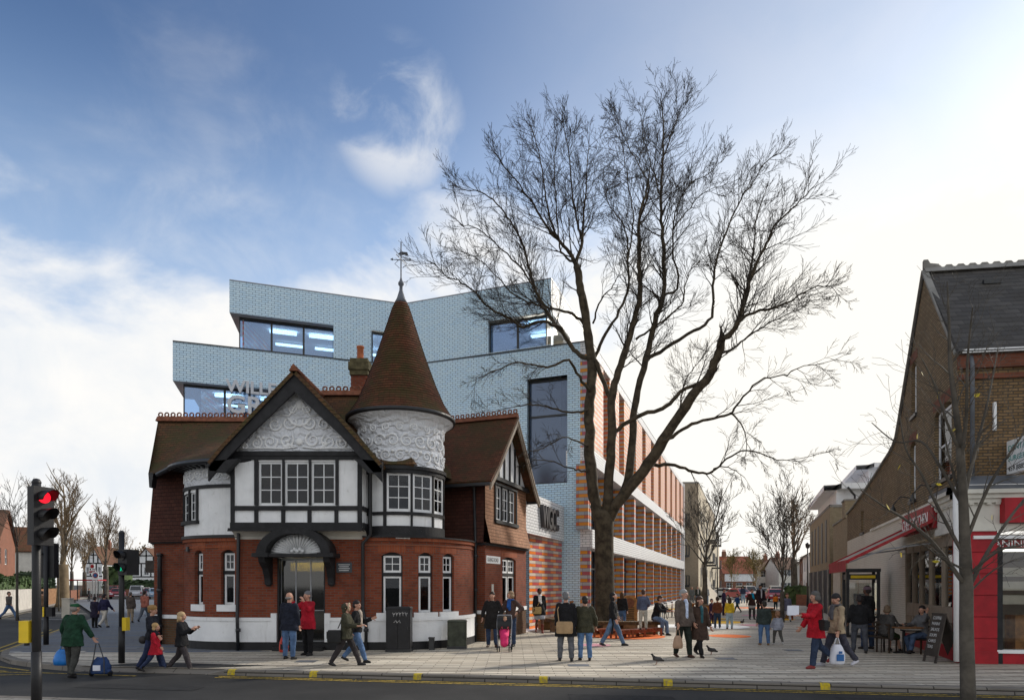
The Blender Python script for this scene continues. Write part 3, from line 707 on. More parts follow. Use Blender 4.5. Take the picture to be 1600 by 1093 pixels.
# --- arched hood over the door
dc = (door[0]+door[1])/2
mb = MB(); ctr = V((-8.19+dc, 0, hz0 := pz(866, Yf)))
def hood_arc(rx, rz, n=20): return [(ctr.x-rx*cos(pi*i/n), ctr.z+rz*sin(pi*i/n)) for i in range(n+1)]
o1, o2 = hood_arc(1.06, .77), hood_arc(.79, .58)
Ya, Yz = Yf-.72, Yf
for i in range(20):
    a, b, c, d = o1[i], o1[i+1], o2[i+1], o2[i]
    f3 = lambda q, y: (q[0], y, q[1])
    mb.face([f3(d, Ya), f3(c, Ya), f3(b, Ya), f3(a, Ya)]); mb.face([f3(a, Ya), f3(b, Ya), f3(b, Yz), f3(a, Yz)]); mb.face([f3(c, Ya), f3(d, Ya), f3(d, Yz), f3(c, Yz)])
for s_ in (-1, 1):
    x0, x1 = sorted((ctr.x+s_*1.16, ctr.x+s_*.70)); mb.hexa([(x0, Yz, ctr.z-.10), (x1, Yz, ctr.z-.10), (x1, Ya-.05, ctr.z-.10), (x0, Ya-.05, ctr.z-.10), (x0, Yz, ctr.z+.02), (x1, Yz, ctr.z+.02), (x1, Ya-.05, ctr.z+.02), (x0, Ya-.05, ctr.z+.02)])
    xm = ctr.x+s_*.93
    prof = [(Yf, ctr.z-.10), (Ya+.05, ctr.z-.10), (Ya+.1, ctr.z-.24), (Yf-.36, ctr.z-.42), (Yf-.2, ctr.z-.7), (Yf-.17, ctr.z-.88), (Yf, ctr.z-.88)]
    mb.prism([(xm-.09, y, z_) for y, z_ in prof], (.18, 0, 0)); mb.ell((xm, Yf-.1, ctr.z-.86), (.11, .10, .08), 0, 8, 5)
mb.lbox((ctr.x-.8, Yf), XF, 0, 1.6, ctr.z-.09, ctr.z-.0, .0, .70)
hood = part('door_hood', mb, 'black_timber')
mb = MB(); n = 20; sc = hood_arc(.80, .59, n)
Yt = Yf-.30
for i in range(n): mb.face([(ctr.x, Yt, ctr.z), (sc[i+1][0], Yt-.0, sc[i+1][1]), (sc[i][0], Yt, sc[i][1])][::-1])
for i in range(1, n):
    a = pi*i/n; mb.tube([(ctr.x-.2*cos(a), Yt-.01, ctr.z+.14*sin(a)), (ctr.x-.6*cos(a), Yt-.05, ctr.z+.44*sin(a)), (ctr.x-.76*cos(a), Yt-.03, ctr.z+.56*sin(a))], [.012, .045, .035], 6)
for i in range(5): mb.ell((ctr.x-.16+.08*i, Yt-.05, ctr.z+.09+.05*(i % 2)), (.06, .04, .06), 0, 7, 5)
mb.build('shell_panel', 'white_paint', hood, True)
# plaque beside the door
mb = MB(); mb.lbox((px(526, Yf), Yf), XF, 0, .46, pz(894, Yf), pz(878, Yf), .0, .03); pq = part('plaque', mb, 'plaque_grey')
for i in range(4):
    mb = MB(); mb.lbox((px(526, Yf), Yf), XF, .06+.02*(i % 2), .40-.03*(i % 2), pz(881.5+3*i, Yf)-.01, pz(881.5+3*i, Yf)+.008, .03, .033); mb.build('plaque_text', 'letter_white', pq)
# --- jettied first floor of the gable wing
uL, uR = px(361, Yu), px(566, Yu)
up = Path([(uL, Yu), (uR, Yu), (uR, 19.35)])
z_lo, z_be = pz(829, Yu), pz(706, Yu)
wx = lambda x: px(x, Yu)-uL
winU = [(wx(404), wx(441.5), pz(789, Yu), pz(721, Yu)), (wx(445), wx(483), pz(789, Yu), pz(721, Yu)), (wx(486.5), wx(524.5), pz(789, Yu), pz(721, Yu))]
mb = MB(); wall(mb, up, z_lo, z_be, winU, .12, 0, 1); part('upper_wall', mb, ['render_white', 'black_timber'])
mb = MB(); Ou = (uL, Yu)
def bm(x0, x1, y0, y1, w1=.045, w0=.003): mb.lbox(Ou, XF, wx(x0), wx(x1), pz(y1, Yu), pz(y0, Yu), w0, w1)
bm(361, 566, 705, 712, .075); bm(361, 566, 712, 718, .05)
bm(361, 367, 718, 816, .046); bm(559, 566, 718, 816, .046)
for a, b in ((398, 404), (441.5, 445), (483, 486.5), (524.5, 529.5)): bm(a, b, 718, 789, .047)
bm(367, 559, 790, 797, .055)
for a, b in ((398, 404), (440, 446), (481, 487), (523, 529)): bm(a, b, 797, 816, .044)
bm(361, 566, 816, 825, .08); bm(359, 568, 825, 829, .14)
mb.lbox((uR, Yu), (0, 1), 0, .7, pz(718, Yu), pz(705, Yu), .003, .05); mb.lbox((uR, Yu), (0, 1), 0, .7, z_lo, pz(816, Yu), .003, .05); mb.lbox((uR, Yu), (0, 1), 0, .7, pz(797, Yu), pz(790, Yu), .003, .04)
part('timber_frame', mb, 'black_timber')
for o in winU: window(house, up, *o[:2], o[2], o[3], .03, 2, 3, .06, .026)
mb = MB()
cov = [(0.0, pz(842, Yf)), (.02, pz(838, Yf)), (.10, pz(834, Yf)), (.22, pz(830.5, Yf)), (.36, pz(829, Yf))]
for i in range(len(cov)-1):
    (a, za), (b, zb_) = cov[i], cov[i+1]; mb.face([(-8.22, Yf-a, za), (-4.3, Yf-a, za), (-4.3, Yf-b, zb_), (-8.22, Yf-b, zb_)])
part('plaster_cove', mb, 'cream_paint')
mb = MB(); mb.hexa([(uL-.02, 18.5, z_lo-.02), (uR, 18.5, z_lo-.02), (uR, 18.45, z_lo-.02), (uL-.02, 18.45, z_lo-.02), (uL-.02, 18.5, z_lo+.02), (uR, 18.5, z_lo+.02), (uR, 18.45, z_lo+.02), (uL-.02, 18.45, z_lo+.02)])
part('timber_lip', mb, 'black_timber')
# gable panel with scrolled plaster relief
apx = px(460, Yb); zap, zft = pz(577, Yb), pz(722, Yb)
gx0, gx1 = px(352, Yu), px(574, Yu); ga = (apx+.03, pz(600, Yu))
mb = MB(); mb.face([(gx0, Yu, z_be), (gx1, Yu, z_be), (ga[0], Yu, ga[1])]); part('gable_panel', mb, 'plaster_relief')
mb = MB(); rnd = random.Random(4)
def scroll(c, r, turns, s_, wd=.035, a0=0.0, fr=None):
    pts, rr = [], []
    for i in range(22):
        f = i/21; a = a0+s_*f*turns*2*pi; q = r*(1-f*.85); p = fr(c[0]+q*cos(a), c[1]+q*sin(a)); pts.append(p); rr.append(wd*(1-.5*f))
    mb.tube(pts, rr, 6)
frg = lambda x, z_: V((x, Yu-.02, z_))
cxg = apx+.03
for s_ in (-1, 1):
    for dx, dz, r in ((.38, .35, .22), (.85, .3, .22), (1.25, .26, .17), (.30, .85, .22), (.72, .80, .2), (.22, 1.25, .14), (1.6, .16, .1)):
        scroll((cxg+s_*dx, z_be+dz), r, 1.6, s_, .032, a0=rnd.uniform(0, 3), fr=frg)
    mb.tube([frg(cxg+s_*.08, z_be+.15), frg(cxg+s_*.5, z_be+.1), frg(cxg+s_*1.0, z_be+.12), frg(cxg+s_*1.75, z_be+.08)], .03, 6)
    mb.tube([frg(cxg+s_*.05, z_be+1.5), frg(cxg+s_*.3, z_be+1.05), frg(cxg+s_*.55, z_be+1.08)], .03, 6)
    for i in range(7): mb.ell(frg(cxg+s_*rnd.uniform(.1, 1.3), z_be+rnd.uniform(.1, .5)), (.07, .035, .045), 0, 7, 5)
mb.ell(frg(cxg, z_be+.30), (.11, .06, .11), 0, 10, 7); mb.ell(frg(cxg, z_be+1.38), (.12, .05, .15), 0, 10, 7); mb.tube([frg(cxg-.35, z_be+1.0), frg(cxg-.2, z_be+.82), frg(cxg, z_be+.76), frg(cxg+.2, z_be+.82), frg(cxg+.35, z_be+1.0)], .04, 6)
part('plaster_scrolls', mb, 'render_white', True)
# bargeboards: slightly bell-cast feet
mb = MB(); mt = MB()
bl = [(460, 577), (388, 652), (348, 694), (325, 722)]; br_ = [(460, 577), (533, 652), (573, 697), (597, 724)]
th_ = 33
for pts in (bl, br_):
    for (x0, y0), (x1, y1) in zip(pts, pts[1:]):
        a, b = P(x0, y0+6, Yb), P(x1, y1+6, Yb); c, d = P(x1, y1+th_-4, Yb), P(x0, y0+th_+(2 if x0 == 460 else -4), Yb)
        mb.prism([a, b, c, d], (0, .09, 0)); 
        n = (b-a).normalized(); mb.bar(a+V((0, -.02, -.0)), b+V((0, -.02, 0)), .05, .07)
    x1, y1 = pts[-1]; e = P(x1, y1, Yb)
mb.prism([P(325, 720, Yb), P(372, 716, Yb), P(352, 737, Yb), P(327, 735, Yb)][::1], (0, .25, 0)); mb.prism([P(552, 716, Yb), P(597, 720, Yb), P(596, 737, Yb), P(575, 738, Yb)], (0, .25, 0))
part('bargeboard', mb, 'black_timber')
mb = MB()
for pts, s_ in ((bl, -1), (br_, 1)):
    for (x0, y0), (x1, y1) in zip(pts, pts[1:]):
        a, b = P(x0, y0, Yb), P(x1, y1, Yb); a2, b2 = a+V((0, 4.2, 0)), b+V((0, 4.2, 0)); a1, b1 = a+V((0, -.06, 0)), b+V((0, -.06, 0))
        if s_ < 0: slab(mb, b2, b1, a1, a2, .10)
        else: slab(mb, b1, b2, a2, a1, .10)
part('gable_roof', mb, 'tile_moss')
mb = MB(); mb.tube([(apx, Yb-.08, zap+.02), (apx, Yb+4.2, zap+.02)], .09, 8); mb.prism([(apx-.13, Yb-.1, zap-.06), (apx+.13, Yb-.1, zap-.06), (apx, Yb-.1, zap+.14)], (0, .35, 0)); part('gable_ridge', mb, 'terracotta')
# --- turret
Tc = (tx, ty, 0)
def tring(prof, mat, name, n=56, cap=False, sm=True): 
    mb = MB(); mb.lathe(Tc, prof, n, cap=cap); return part(name, mb, mat, sm)
zw0, zw1 = 4.10, 5.27
tp = Path(arc((tx, ty), tr-.02, tr-.02, -pi*.62, pi*.72, 44))
wr = [(604, 641.5), (644.5, 674.5), (676.5, 692)]
cut = []
for a, b in wr:
    ua = tp.upx(a); ub = tp.upx(min(b, 690.5)); cut.append((ua, ub))
t_end = tp.L*.5+ (tr-.02)*R(105) if False else None
cut[2] = (cut[1][1]+.07, cut[1][1]+.07+(cut[1][1]-cut[1][0])*.98)
opsT = [(a, b, zw0+.02, zw1-.03) for a, b in cut]
mb = MB(); wall(mb, tp, 3.3, 5.3, opsT, .1, 0, 1); part('turret_wall', mb, ['render_white', 'black_timber'])
mb = MB()
for a, b in ((3.33, 3.68), (4.0, zw0), ): band(mb, tp, a, b, -.01, .05)
band(mb, tp, zw1-.03, 5.42, -.01, .06); band(mb, tp, 5.36, 5.46, -.01, .10); band(mb, tp, 3.33, 3.42, -.01, .11)
eds = [cut[0][0]-.09, cut[0][1], cut[1][1], cut[2][1]]
for i, (a, wdt) in enumerate(zip(eds, (.09, cut[1][0]-cut[0][1], cut[2][0]-cut[1][1], .09))):
    band(mb, tp, 3.68, zw1, -.01, .045, 0, a, a+wdt)
band(mb, tp, 3.68, zw1, -.01, .046, 0, cut[0][0]-.62, cut[0][0]-.54); 
part('turret_timber', mb, 'black_timber')
for o in opsT:
    nseg = 2
    window(house, tp, o[0]+.005, o[1]-.005, o[2], o[3], -.012, 2, 3, .06, .026)
mb = MB(); mb.lathe(Tc, [(tr+.0, 5.42), (tr-.02, 5.6), (tr-.02, 6.6), (tr+.03, 6.78), (tr+.14, 6.92), (tr+.30, 7.02)], 64); part('turret_drum', mb, 'plaster_relief', True)
mb = MB(); rnd = random.Random(9)
frt = lambda a, z_: V((tx+(tr+.0)*sin(a/tr), ty-(tr+.0)*cos(a/tr), z_))
for i in range(11):
    a0_ = -1.9+i*.42
    for dz, r in ((5.78, .17), (6.22, .20), (6.62, .13)):
        scroll((a0_+(.2 if dz == 6.22 else 0), dz), r, 1.5, 1 if i % 2 else -1, .028, rnd.uniform(0, 6), frt)
    mb.ell(frt(a0_+.2, 5.9), (.06, .06, .05), 0, 7, 5)
part('drum_scrolls', mb, 'render_white', True)
tring([(tr+.28, 7.02), (tr+.36, 7.03), (tr+.37, 7.14), (tr+.28, 7.17)], 'gutter_black', 'turret_gutter')
e0 = tr+.31; zE = 7.12
def cone_r(y): 
    tab = [(450, 4), (470, 12.5), (500, 22), (545, 36.5), (590, 53), (620, 66), (636, 76), (645, 83)]
    for (ya, ra), (yb, rb) in zip(tab, tab[1:]):
        if ya <= y <= yb: return (ra+(rb-ra)*(y-ya)/(yb-ya))/F*ty
prof = []
ys = [645-i*(645-462)/44 for i in range(45)]
z_of = lambda y: pz(y, ty)-( .0)
zs_ = [zE+(z_of(y)-z_of(645)) for y in ys]
mb = MB()
for i in range(44):                                   # each course laps over the one below
    r0, r1 = cone_r(ys[i]), cone_r(ys[i+1])
    ln_q = hypot(r0+.018-r1, zs_[i+1]+.02-zs_[i]); mb.lathe(Tc, [(r0-.02, zs_[i]), (r0+.035, zs_[i])], 48, v0=i*.135, vs=.0); mb.lathe(Tc, [(r0+.035, zs_[i]), (r1+.004, zs_[i+1]+.02)], 48, v0=i*.135+.001, vs=.133/ln_q)
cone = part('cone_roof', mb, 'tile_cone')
zc = zs_[-1]; r1 = cone_r(462)
mb = MB(); mb.lathe(Tc, [(r1+.03, zc), (r1*.72, zc+.16), (.055, zc+.42), (.05, zc+.55), (.09, zc+.60), (.09, zc+.66), (.05, zc+.72), (.022, zc+.82), (.018, pz(378, ty))], 16, cap=True); part('roof_spike', mb, 'lead', True)
# weather vane
zt0 = pz(378, ty); mb = MB(); 
zv = pz(404, ty); mb.bar((tx-.34, ty, zv-.02), (tx+.30, ty+.1, zv-.02), .016, .016); mb.bar((tx-.1, ty-.3, zv-.02), (tx+.1, ty+.3, zv-.02), .016, .016)
for s_ in (-1, 1): mb.tube([(tx+s_*.05, ty, zv-.02), (tx+s_*.2, ty, zv-.16), (tx+s_*.05, ty, zv-.3)], .009, 5); mb.prism([(tx+s_*.26, ty, zv-.06), (tx+s_*.34, ty, zv-.02), (tx+s_*.26, ty, zv+.03)], (0, .012, 0))
mb.prism([(tx-.03, ty-.01, zv+.22), (tx+.20, ty-.01, zv+.20), (tx+.24, ty-.01, zv+.08), (tx+.12, ty-.01, zv+.12), (tx-.03, ty-.01, zv+.10)], (0, .012, 0)); mb.prism([(tx-.1, ty-.01, zv+.15), (tx, ty-.01, zv+.10), (tx, ty-.01, zv+.22)], (0, .012, 0))
part('weather_vane', mb, 'dark_metal')
# flat lead roof over the curved brick bay
mb = MB(); bp = [bayR.at(bayR.L*i/20, .08) for i in range(21)]
mb.face([(q.x, q.y, zt+.03) for q in bp]+[(-2.0, 22.2, zt+.03), (-4.43, 20.5, zt+.03)])
band(mb, bayR, zt, zt+.045, -.05, .09); band(mb, bayL, zt, zt+.09, -.05, .09)
part('bay_flashing', mb, 'black_paint')
# --- left curved bay, first floor
opsB = [(bayL.upx(288.5), bayL.upx(296.5), 3.88, 4.74), (bayL.upx(298), bayL.upx(308), 3.88, 4.74)]
bayU = bayL
mb = MB(); wall(mb, bayU, zt+.09, 4.84, opsB, .12, 0, 1); part('bay_wall', mb, ['render_white', 'black_timber'])
mb = MB(); wall(mb, bayU, 4.92, 5.62, [], .1, 0); part('bay_frieze', mb, 'plaster_relief')
mb = MB(); rnd = random.Random(3)
frb = lambda a, z_: bayU.at(max(0, min(bayU.L, a)), .01)+V((0, 0, z_))
for i in range(9): scroll((.3+i*.34, 5.25), .17, 1.5, 1 if i % 2 else -1, .026, rnd.uniform(0, 6), frb)
part('frieze_scrolls', mb, 'render_white', True)
mb = MB(); band(mb, bayU, 4.83, 4.93, -.01, .045); 
for a, b in ((opsB[0][0]-.07, opsB[0][0]), (opsB[0][1], opsB[1][0]), (opsB[1][1], opsB[1][1]+.07)): band(mb, bayU, 3.8, 4.84, -.01, .05, 0, a, b)
band(mb, bayU, 3.78, 3.88, -.01, .10, 0, opsB[0][0]-.1, opsB[1][1]+.1)
part('bay_timber', mb, 'black_timber')
for o in opsB: window(house, bayU, *o[:4], .02, 2, 3, .04, .02)
# --- tile-hung walls
mb = MB(); wall(mb, leftw, zt-.02, 5.6, [], .1, 0, flare=.16); wall(mb, sideL, zt+.02, 5.75, [], .1, 0, flare=.16); part('shaded_tile_hanging', mb, 'tile_hung_shaded', label='tile hanging coloured dark as in shade')
wg = (sideR.upx(773.5), sideR.upx(805.5), 4.22, 5.47)
mb = MB(); wall(mb, sideR, zt+.02, 5.62, [wg], .1, 0, flare=.20); part('lit_tile_hanging', mb, 'tile_hung_lit', label='tile hanging under the end gable, coloured light as if sunlit')
mb = MB(); band(mb, sideR, zt-.06, zt+.02, -.02, .12); band(mb, sideL, zt-.06, zt+.02, -.02, .1); band(mb, leftw, zt-.06, zt+.0, -.02, .1)
for a, b in ((wg[0]-.07, wg[0]), (wg[1], wg[1]+.07)): band(mb, sideR, wg[2]-.06, wg[3]+.05, -.1, .05, 0, a, b)
band(mb, sideR, wg[2]-.12, wg[2], -.1, .10, 0, wg[0]-.12, wg[1]+.12); band(mb, sideR, wg[3], wg[3]+.08, -.1, .06, 0, wg[0]-.1, wg[1]+.1)
for f in (1/3, 2/3): c = wg[0]+(wg[1]-wg[0])*f; band(mb, sideR, wg[2], wg[3], -.1, .0, 0, c-.04, c+.04)
band(mb, sideR, 5.60, 5.74, -.05, .14, 0, -.05, sideR.L+.05)
part('side_timber', mb, 'black_timber')
for i in range(3):
    a = wg[0]+(wg[1]-wg[0])*i/3; b = wg[0]+(wg[1]-wg[0])*(i+1)/3; window(house, sideR, a+.045, b-.045, wg[2]+.01, wg[3]-.01, .05, 2, 3, .05, .022)
# end gable
gm = cornerR+dS*2.125; nS = V((dS.y, -dS.x, 0)); zA = 8.12; zF = 5.38; ov = .42; hw = 2.62
Ag = gm+nS*ov+V((0, 0, zA)); 
mb = MB(); c0, c1, ca = cornerR+dS*.1+V((0, 0, 5.72)), cornerR+dS*4.15+V((0, 0, 5.72)), gm+V((0, 0, zA-.2)); mb.face([c0, c1, ca]); part('end_gable_panel', mb, 'render_white')
mb = MB()
for f in (-.72, -.45, -.18, .10, .37, .62):
    o_ = gm+dS*(f*2.05)+nS*.02; hgt = (1-abs(f))*(zA-5.95); mb.bar(o_+V((0, 0, 5.72)), o_+V((0, 0, 5.72+hgt)), .09, .06, up=nS)
part('end_gable_studs', mb, 'black_timber')
mb = MB(); mw = MB()
for s_ in (-1, 1):
    ft = gm+dS*(s_*hw)+V((0, 0, zF)); kn = gm+dS*(s_*1.95)+V((0, 0, zF+.62))
    for a, b in ((gm+V((0, 0, zA)), kn), (kn, ft)):
        a1, b1 = a+nS*ov, b+nS*ov; a2, b2 = a+dN*4.6, b+dN*4.6
        if s_ < 0: slab(mb, b2, b1, a1, a2, .10)
        else: slab(mb, b1, b2, a2, a1, .10)
        dz = V((0, 0, -.11)); mw.prism([a1+dz, b1+dz, b1+dz*2.9, a1+dz*3.1], -nS*.07)
        mw.prism([a1+dz*.9, b1+dz*.9, b1+dz*1.7, a1+dz*1.7], nS*.03)
part('side_roof', mb, 'tile_brown')
part('side_bargeboard', mw, 'taupe_paint')
mb = MB()                                             # bars along both side eaves
for s_ in (-1, 1):
    ft = gm+dS*(s_*hw)+V((0, 0, zF-.02)); mb.bar(ft+nS*ov*.9+V((0, 0, -.1)), ft+dN*2.0+V((0, 0, -.1)), .14, .10)
part('side_eaves_gutter', mb, 'gutter_black')
# --- main roof between gable and turret, and the left roof
zr = pz(616, 21.0)
mb = MB()
slab(mb, (px(452, 19), 18.9, 5.5), (-2.9, 18.9, 5.5), (-3.9, 21.0, zr), (-6.3, 21.0, zr), .1)
slab(mb, (-2.9, 25.5, 5.3), (-8.0, 25.5, 5.3), (-6.3, 21.0, zr-.02), (-3.9, 21.0, zr-.02), .1)
mb.face([(-2.9, 18.9, 5.5), (-1.8, 22.5, 5.5), (-3.9, 21.0, zr)]); mb.face([(-1.8, 22.5, 5.5), (-2.9, 25.5, 5.3), (-3.9, 21.0, zr)])
part('main_roof', mb, 'tile_moss')
ZRL, YRL = pz(656, 22.3), 22.3
rl, rr_ = V((px(247, YRL), YRL, ZRL)), V((-7.2, 22.4, ZRL-.02))
eavU = [i/16*bayU.L for i in range(17)]
eave = [V((px(233, 20.3), 20.25, 5.43)), V((px(246, 20.2), 20.2, 5.46))]+[bayU.at(u, .42)+V((0, 0, 5.60)) for u in eavU[3:]]+[V((-7.6, 18.72, 5.62))]
mb = MB(); n = len(eave)-1; L = [0]
for a, b in zip(eave, eave[1:]): L.append(L[-1]+(b-a).length)
for i in range(n):
    f0, f1 = L[i]/L[-1], L[i+1]/L[-1]; a, b = eave[i], eave[i+1]; c, d = rl.lerp(rr_, f1), rl.lerp(rr_, f0)
    for j in range(6):
        g0, g1 = j/6, (j+1)/6; sag = lambda g: V((0, 0, -.30*sin(pi*g)*(1-.35*g)))
        q = lambda lo, hi, g: lo.lerp(hi, g)+sag(g)
        sl_ = (d-a).length; mb.face([q(a, d, g0), q(b, c, g0), q(b, c, g1), q(a, d, g1)], 0, ((L[i], g0*sl_), (L[i+1], g0*sl_), (L[i]+(L[i+1]-L[i])*.9, g1*sl_), (L[i], g1*sl_)))
mb.face([rr_+V((0, 0, -.02)), rl+V((0, 0, -.02)), V((-13.2, 24.8, 5.2)), V((-7.2, 24.8, 5.2))])
mb.face([rl, eave[0], V((-13.2, 24.8, 5.2))])
part('curved_roof', mb, 'tile_moss')
mb = MB()
mb.tube([q+V((0, 0, -.06)) for q in eave[1:]], .075, 8); mb.prism([eave[0]+V((0, 0, .04)), eave[0]+V((.16, 0, .04)), eave[0]+V((.10, 0, -.42)), eave[0]+V((.03, 0, -.42))], (0, .25, 0))
for i in range(3, n):                                 # rafter feet under the curved eave
    p = eave[i]; q_ = bayU.at(eavU[min(16, i)], .0); mb.bar(p+V((0, 0, -.1)), V((q_.x, q_.y, 5.48)), .06, .09)
part('curved_gutter', mb, 'gutter_black')
mb = MB(); sf = [bayU.at(u, 0)+V((0, 0, 5.56)) for u in eavU[3:]]+[V((-7.6, 19.2, 5.56))]
for i in range(len(sf)-1): mb.face([sf[i], sf[i+1], eave[i+3]+V((0, 0, -.04)), eave[i+2]+V((0, 0, -.04))][::-1])
part('eave_soffit', mb, 'black_timber')
# crested ridge tiles
def crest(pts, name, step=.21, r=.070):
    mb = MB(); pts = [V(p) for p in pts]
    for a, b in zip(pts, pts[1:]):
        d = b-a; n = max(1, int(d.length/step)); t = d.normalized(); mb.prism([a+V((0, 0, .10))+t.cross(V((0, 0, 1)))*.02, a+t.cross(V((0, 0, 1)))*.16+V((0, 0, -.09)), a-t.cross(V((0, 0, 1)))*.16+V((0, 0, -.09))], d)
        for i in range(n):
            c = a+d*((i+.5)/n)+V((0, 0, .10+r*.85)); m_ = 9
            ring = [c+t*(r*cos(2*pi*j/m_))+V((0, 0, r*sin(2*pi*j/m_))) for j in range(m_+1)]; mb.tube(ring, .026, 5, cap=False)
    return part(name, mb, 'terracotta')
crest([rl+V((-.02, 0, .03)), rr_+V((0, 0, .03))], 'crested_ridge'); crest([(-6.25, 21, zr+.03), (-4.0, 21, zr+.03)], 'crested_ridge'); crest([Ag+V((0, 0, .03)), gm+dN*4.5+V((0, 0, zA+.03))], 'crested_ridge')
# --- chimney
Yc = 22.6; mb = MB(); cxm = px(561, Yc); hw_ = .27
mb.box((cxm, Yc+.35, 7.2), (.56, .75, 5.0), 0); ch = part('chimney', mb, 'brick_red')
mb = MB()
for a, b, e in ((pz(586, Yc), pz(578, Yc), .05), (pz(578, Yc), pz(566, Yc), .09), (pz(566, Yc), pz(560, Yc), .04)): mb.box((cxm, Yc+.35, (a+b)/2), (.54+2*e, .75+2*e, b-a))
mb.build('chimney_cap', 'cap_moss', ch)
mb = MB(); mb.lathe((cxm, Yc+.2, pz(560, Yc)), [(.14, 0), (.12, .1), (.115, .42), (.135, .44), (.135, .5), (.09, .5)], 14, cap=True); mb.build('chimney_pot', 'chimney_pot', ch, True)
# --- rain pipes
def pipe(pts, name='rain_pipe', r=.05, mat='gutter_black'):
    mb = MB(); pts = [V(p) for p in pts]; mb.tube(pts, r, 8)
    zt_ = max(pts[0].z, pts[-1].z); a = pts[-1]
    zz_ = .6
    while zz_ < pts[-2].z: mb.lathe((a.x, a.y, zz_), [(r+.015, -.05), (r+.028, -.04), (r+.028, .04), (r+.015, .05)], 8); zz_ += 1.15
    return part(name, mb, mat, True)
pipe([(px(350, 18.75), 18.75, 5.3), (px(371, 18.82), 18.85, 5.0), (px(371, 18.82), 18.9, 3.2), (px(371, 18.9), 18.9, 1.3), (px(372, 18.9), 18.84, .95), (px(372, 18.84), 18.84, 0)])
pipe([(px(592, 18.55), 18.55, 5.55), (px(586, 18.7), 18.7, 5.35), (px(579, 18.8), 18.8, 5.2), (px(579, 18.8), 18.8, 3.4), (px(567, 18.86), 18.86, 3.15), (px(567, 18.86), 18.86, 1.2), (px(572, 18.84), 18.84, .8), (px(572, 18.84), 18.84, 0)])
q_ = sideL.at(sideL.L-.42, .10); pipe([q_+V((.05, -.2, 5.5)), q_+V((.05, -.05, 5.2)), q_+V((.1, -.1, 3.4)), q_+V((.1, -.1, 0))])
q_ = leftw.at(leftw.L-.98, .12); pipe([q_+V((0, 0, 2.95)), q_+V((0, 0, 2.9)), q_+V((0, 0, 0))], r=.07)
# street name plate and small notice on the end wall
mb = MB(); u = sideR.upx(759.5); b = sideR.upx(781); zc_ = pz(873, sideR.at(u).y); band(mb, sideR, zc_-.13, zc_+.13, .0, .02, 0, u, b); sg = part('street_sign', mb, 'white_paint')
q_ = sideR.at(u+.06, .021); text('sign_lettering', 'GRANGE ROAD', .20, (q_.x, q_.y, zc_-.07), dS, mat='text_black', parent=sg, ext=.002, sx=(b-u-.12)/1.62)
mb = MB(); u = sideR.upx(768); band(mb, sideR, 1.62, 1.95, 0, .02, 0, u, u+.16); part('notice', mb, 'cream_paint')
# vent brick and alarm box
mb = MB(); u = bayL.upx(294); band(mb, bayL, 2.95, 3.1, 0, .07, 0, u, u+.12); part('alarm_box', mb, 'dark_metal')
# back of the house (keeps the roofs carried)
mb = MB()
for p in ([(-12.6, 23.0), (-12.4, 25.6)], [(-12.4, 25.6), (-1.9, 25.9)], [(-1.9, 25.9), tuple((cornerR+dS*4.25).xy)]):
    q = Path(p[::-1]); wall(mb, q, 0, 5.5)
part('rear_wall', mb, 'brick_red')
mb = MB(); mb.face([(-12, 21.2, 3.4), (-2, 21.2, 3.4), (-2, 25.5, 3.4), (-12, 25.5, 3.4)]); mb.face([(-12, 22.6, 0), (-1, 22.6, 0), (-1, 22.6, 5.4), (-12, 22.6, 5.4)]); part('interior', mb, 'dark_room')
# ================================================================ the new library behind
LC = V((3.78, 31.0, 0)); LF = LC+dN*10.3; LL = V((-16.46, 31.05, 0)); LE = LC+dS*47.4
lib = thing('library', 'pale blue glazed brick library with striped orange fins stepping up behind the old house', 'library', (0, 34, 0))
def lpart(name, mb, mats, smooth=False, parent=None): return mb.build(name, mats, parent or lib, smooth)
ZL, ZU = 13.7, 17.05
lo = Path([LL, LF, LC]); uF, uC = lo.u[1], lo.u[2]
ul0 = lo.upx(358.5); ur0 = lo.upx(861)
upP = Path([lo.at(ul0), LF, lo.at(ur0)])
zy = lambda y, u: pz(y, lo.at(u).y)
# lower storey block
w1 = (lo.upx(823.5), lo.upx(886.5), zy(755, lo.upx(855)), zy(589, lo.upx(855)))      # the tall dark window
wl = (0.0, lo.upx(520), 7.4, zy(597, .9))                                             # long reading-room window with open corner
uPier = lo.upx(906.5)
mb = MB(); wall(mb, lo, 0, ZL, [w1, wl], .55, 0, 0, u1=uPier)
lpart('glazed_wall', mb, 'glazed_blue')
mb = MB(); band(mb, lo, ZL, ZL+.06, -.4, .03); lpart('coping', mb, 'dark_metal')
mb = MB(); q = lo
for a, b, z0, z1 in ((0, lo.upx(520), wl[2]-.02, wl[3]),):
    p0, p1 = q.at(a, -.55), q.at(b, -.55)
mb = MB()                                             # white soffits and reveals
def hquad(mb, path, u0, u1, z_, d, m=0, flip=False):
    a = [path.at(u0, -.001), path.at(u1, -.001), path.at(u1, -d), path.at(u0, -d)]; a = [p+V((0, 0, z_)) for p in a]; mb.face(a[::-1] if flip else a, m)
hquad(mb, lo, .001, wl[1]-.001, wl[3]-.004, 3.2, 0, True)
u_top = (ul0, lo.upx(521)); zU0 = zy(494, ul0+1.5)
hquad(mb, lo, ul0+.001, u_top[1]-.001, zU0-.004, 3.2, 0, True)
lpart('soffit', mb, 'render_white')
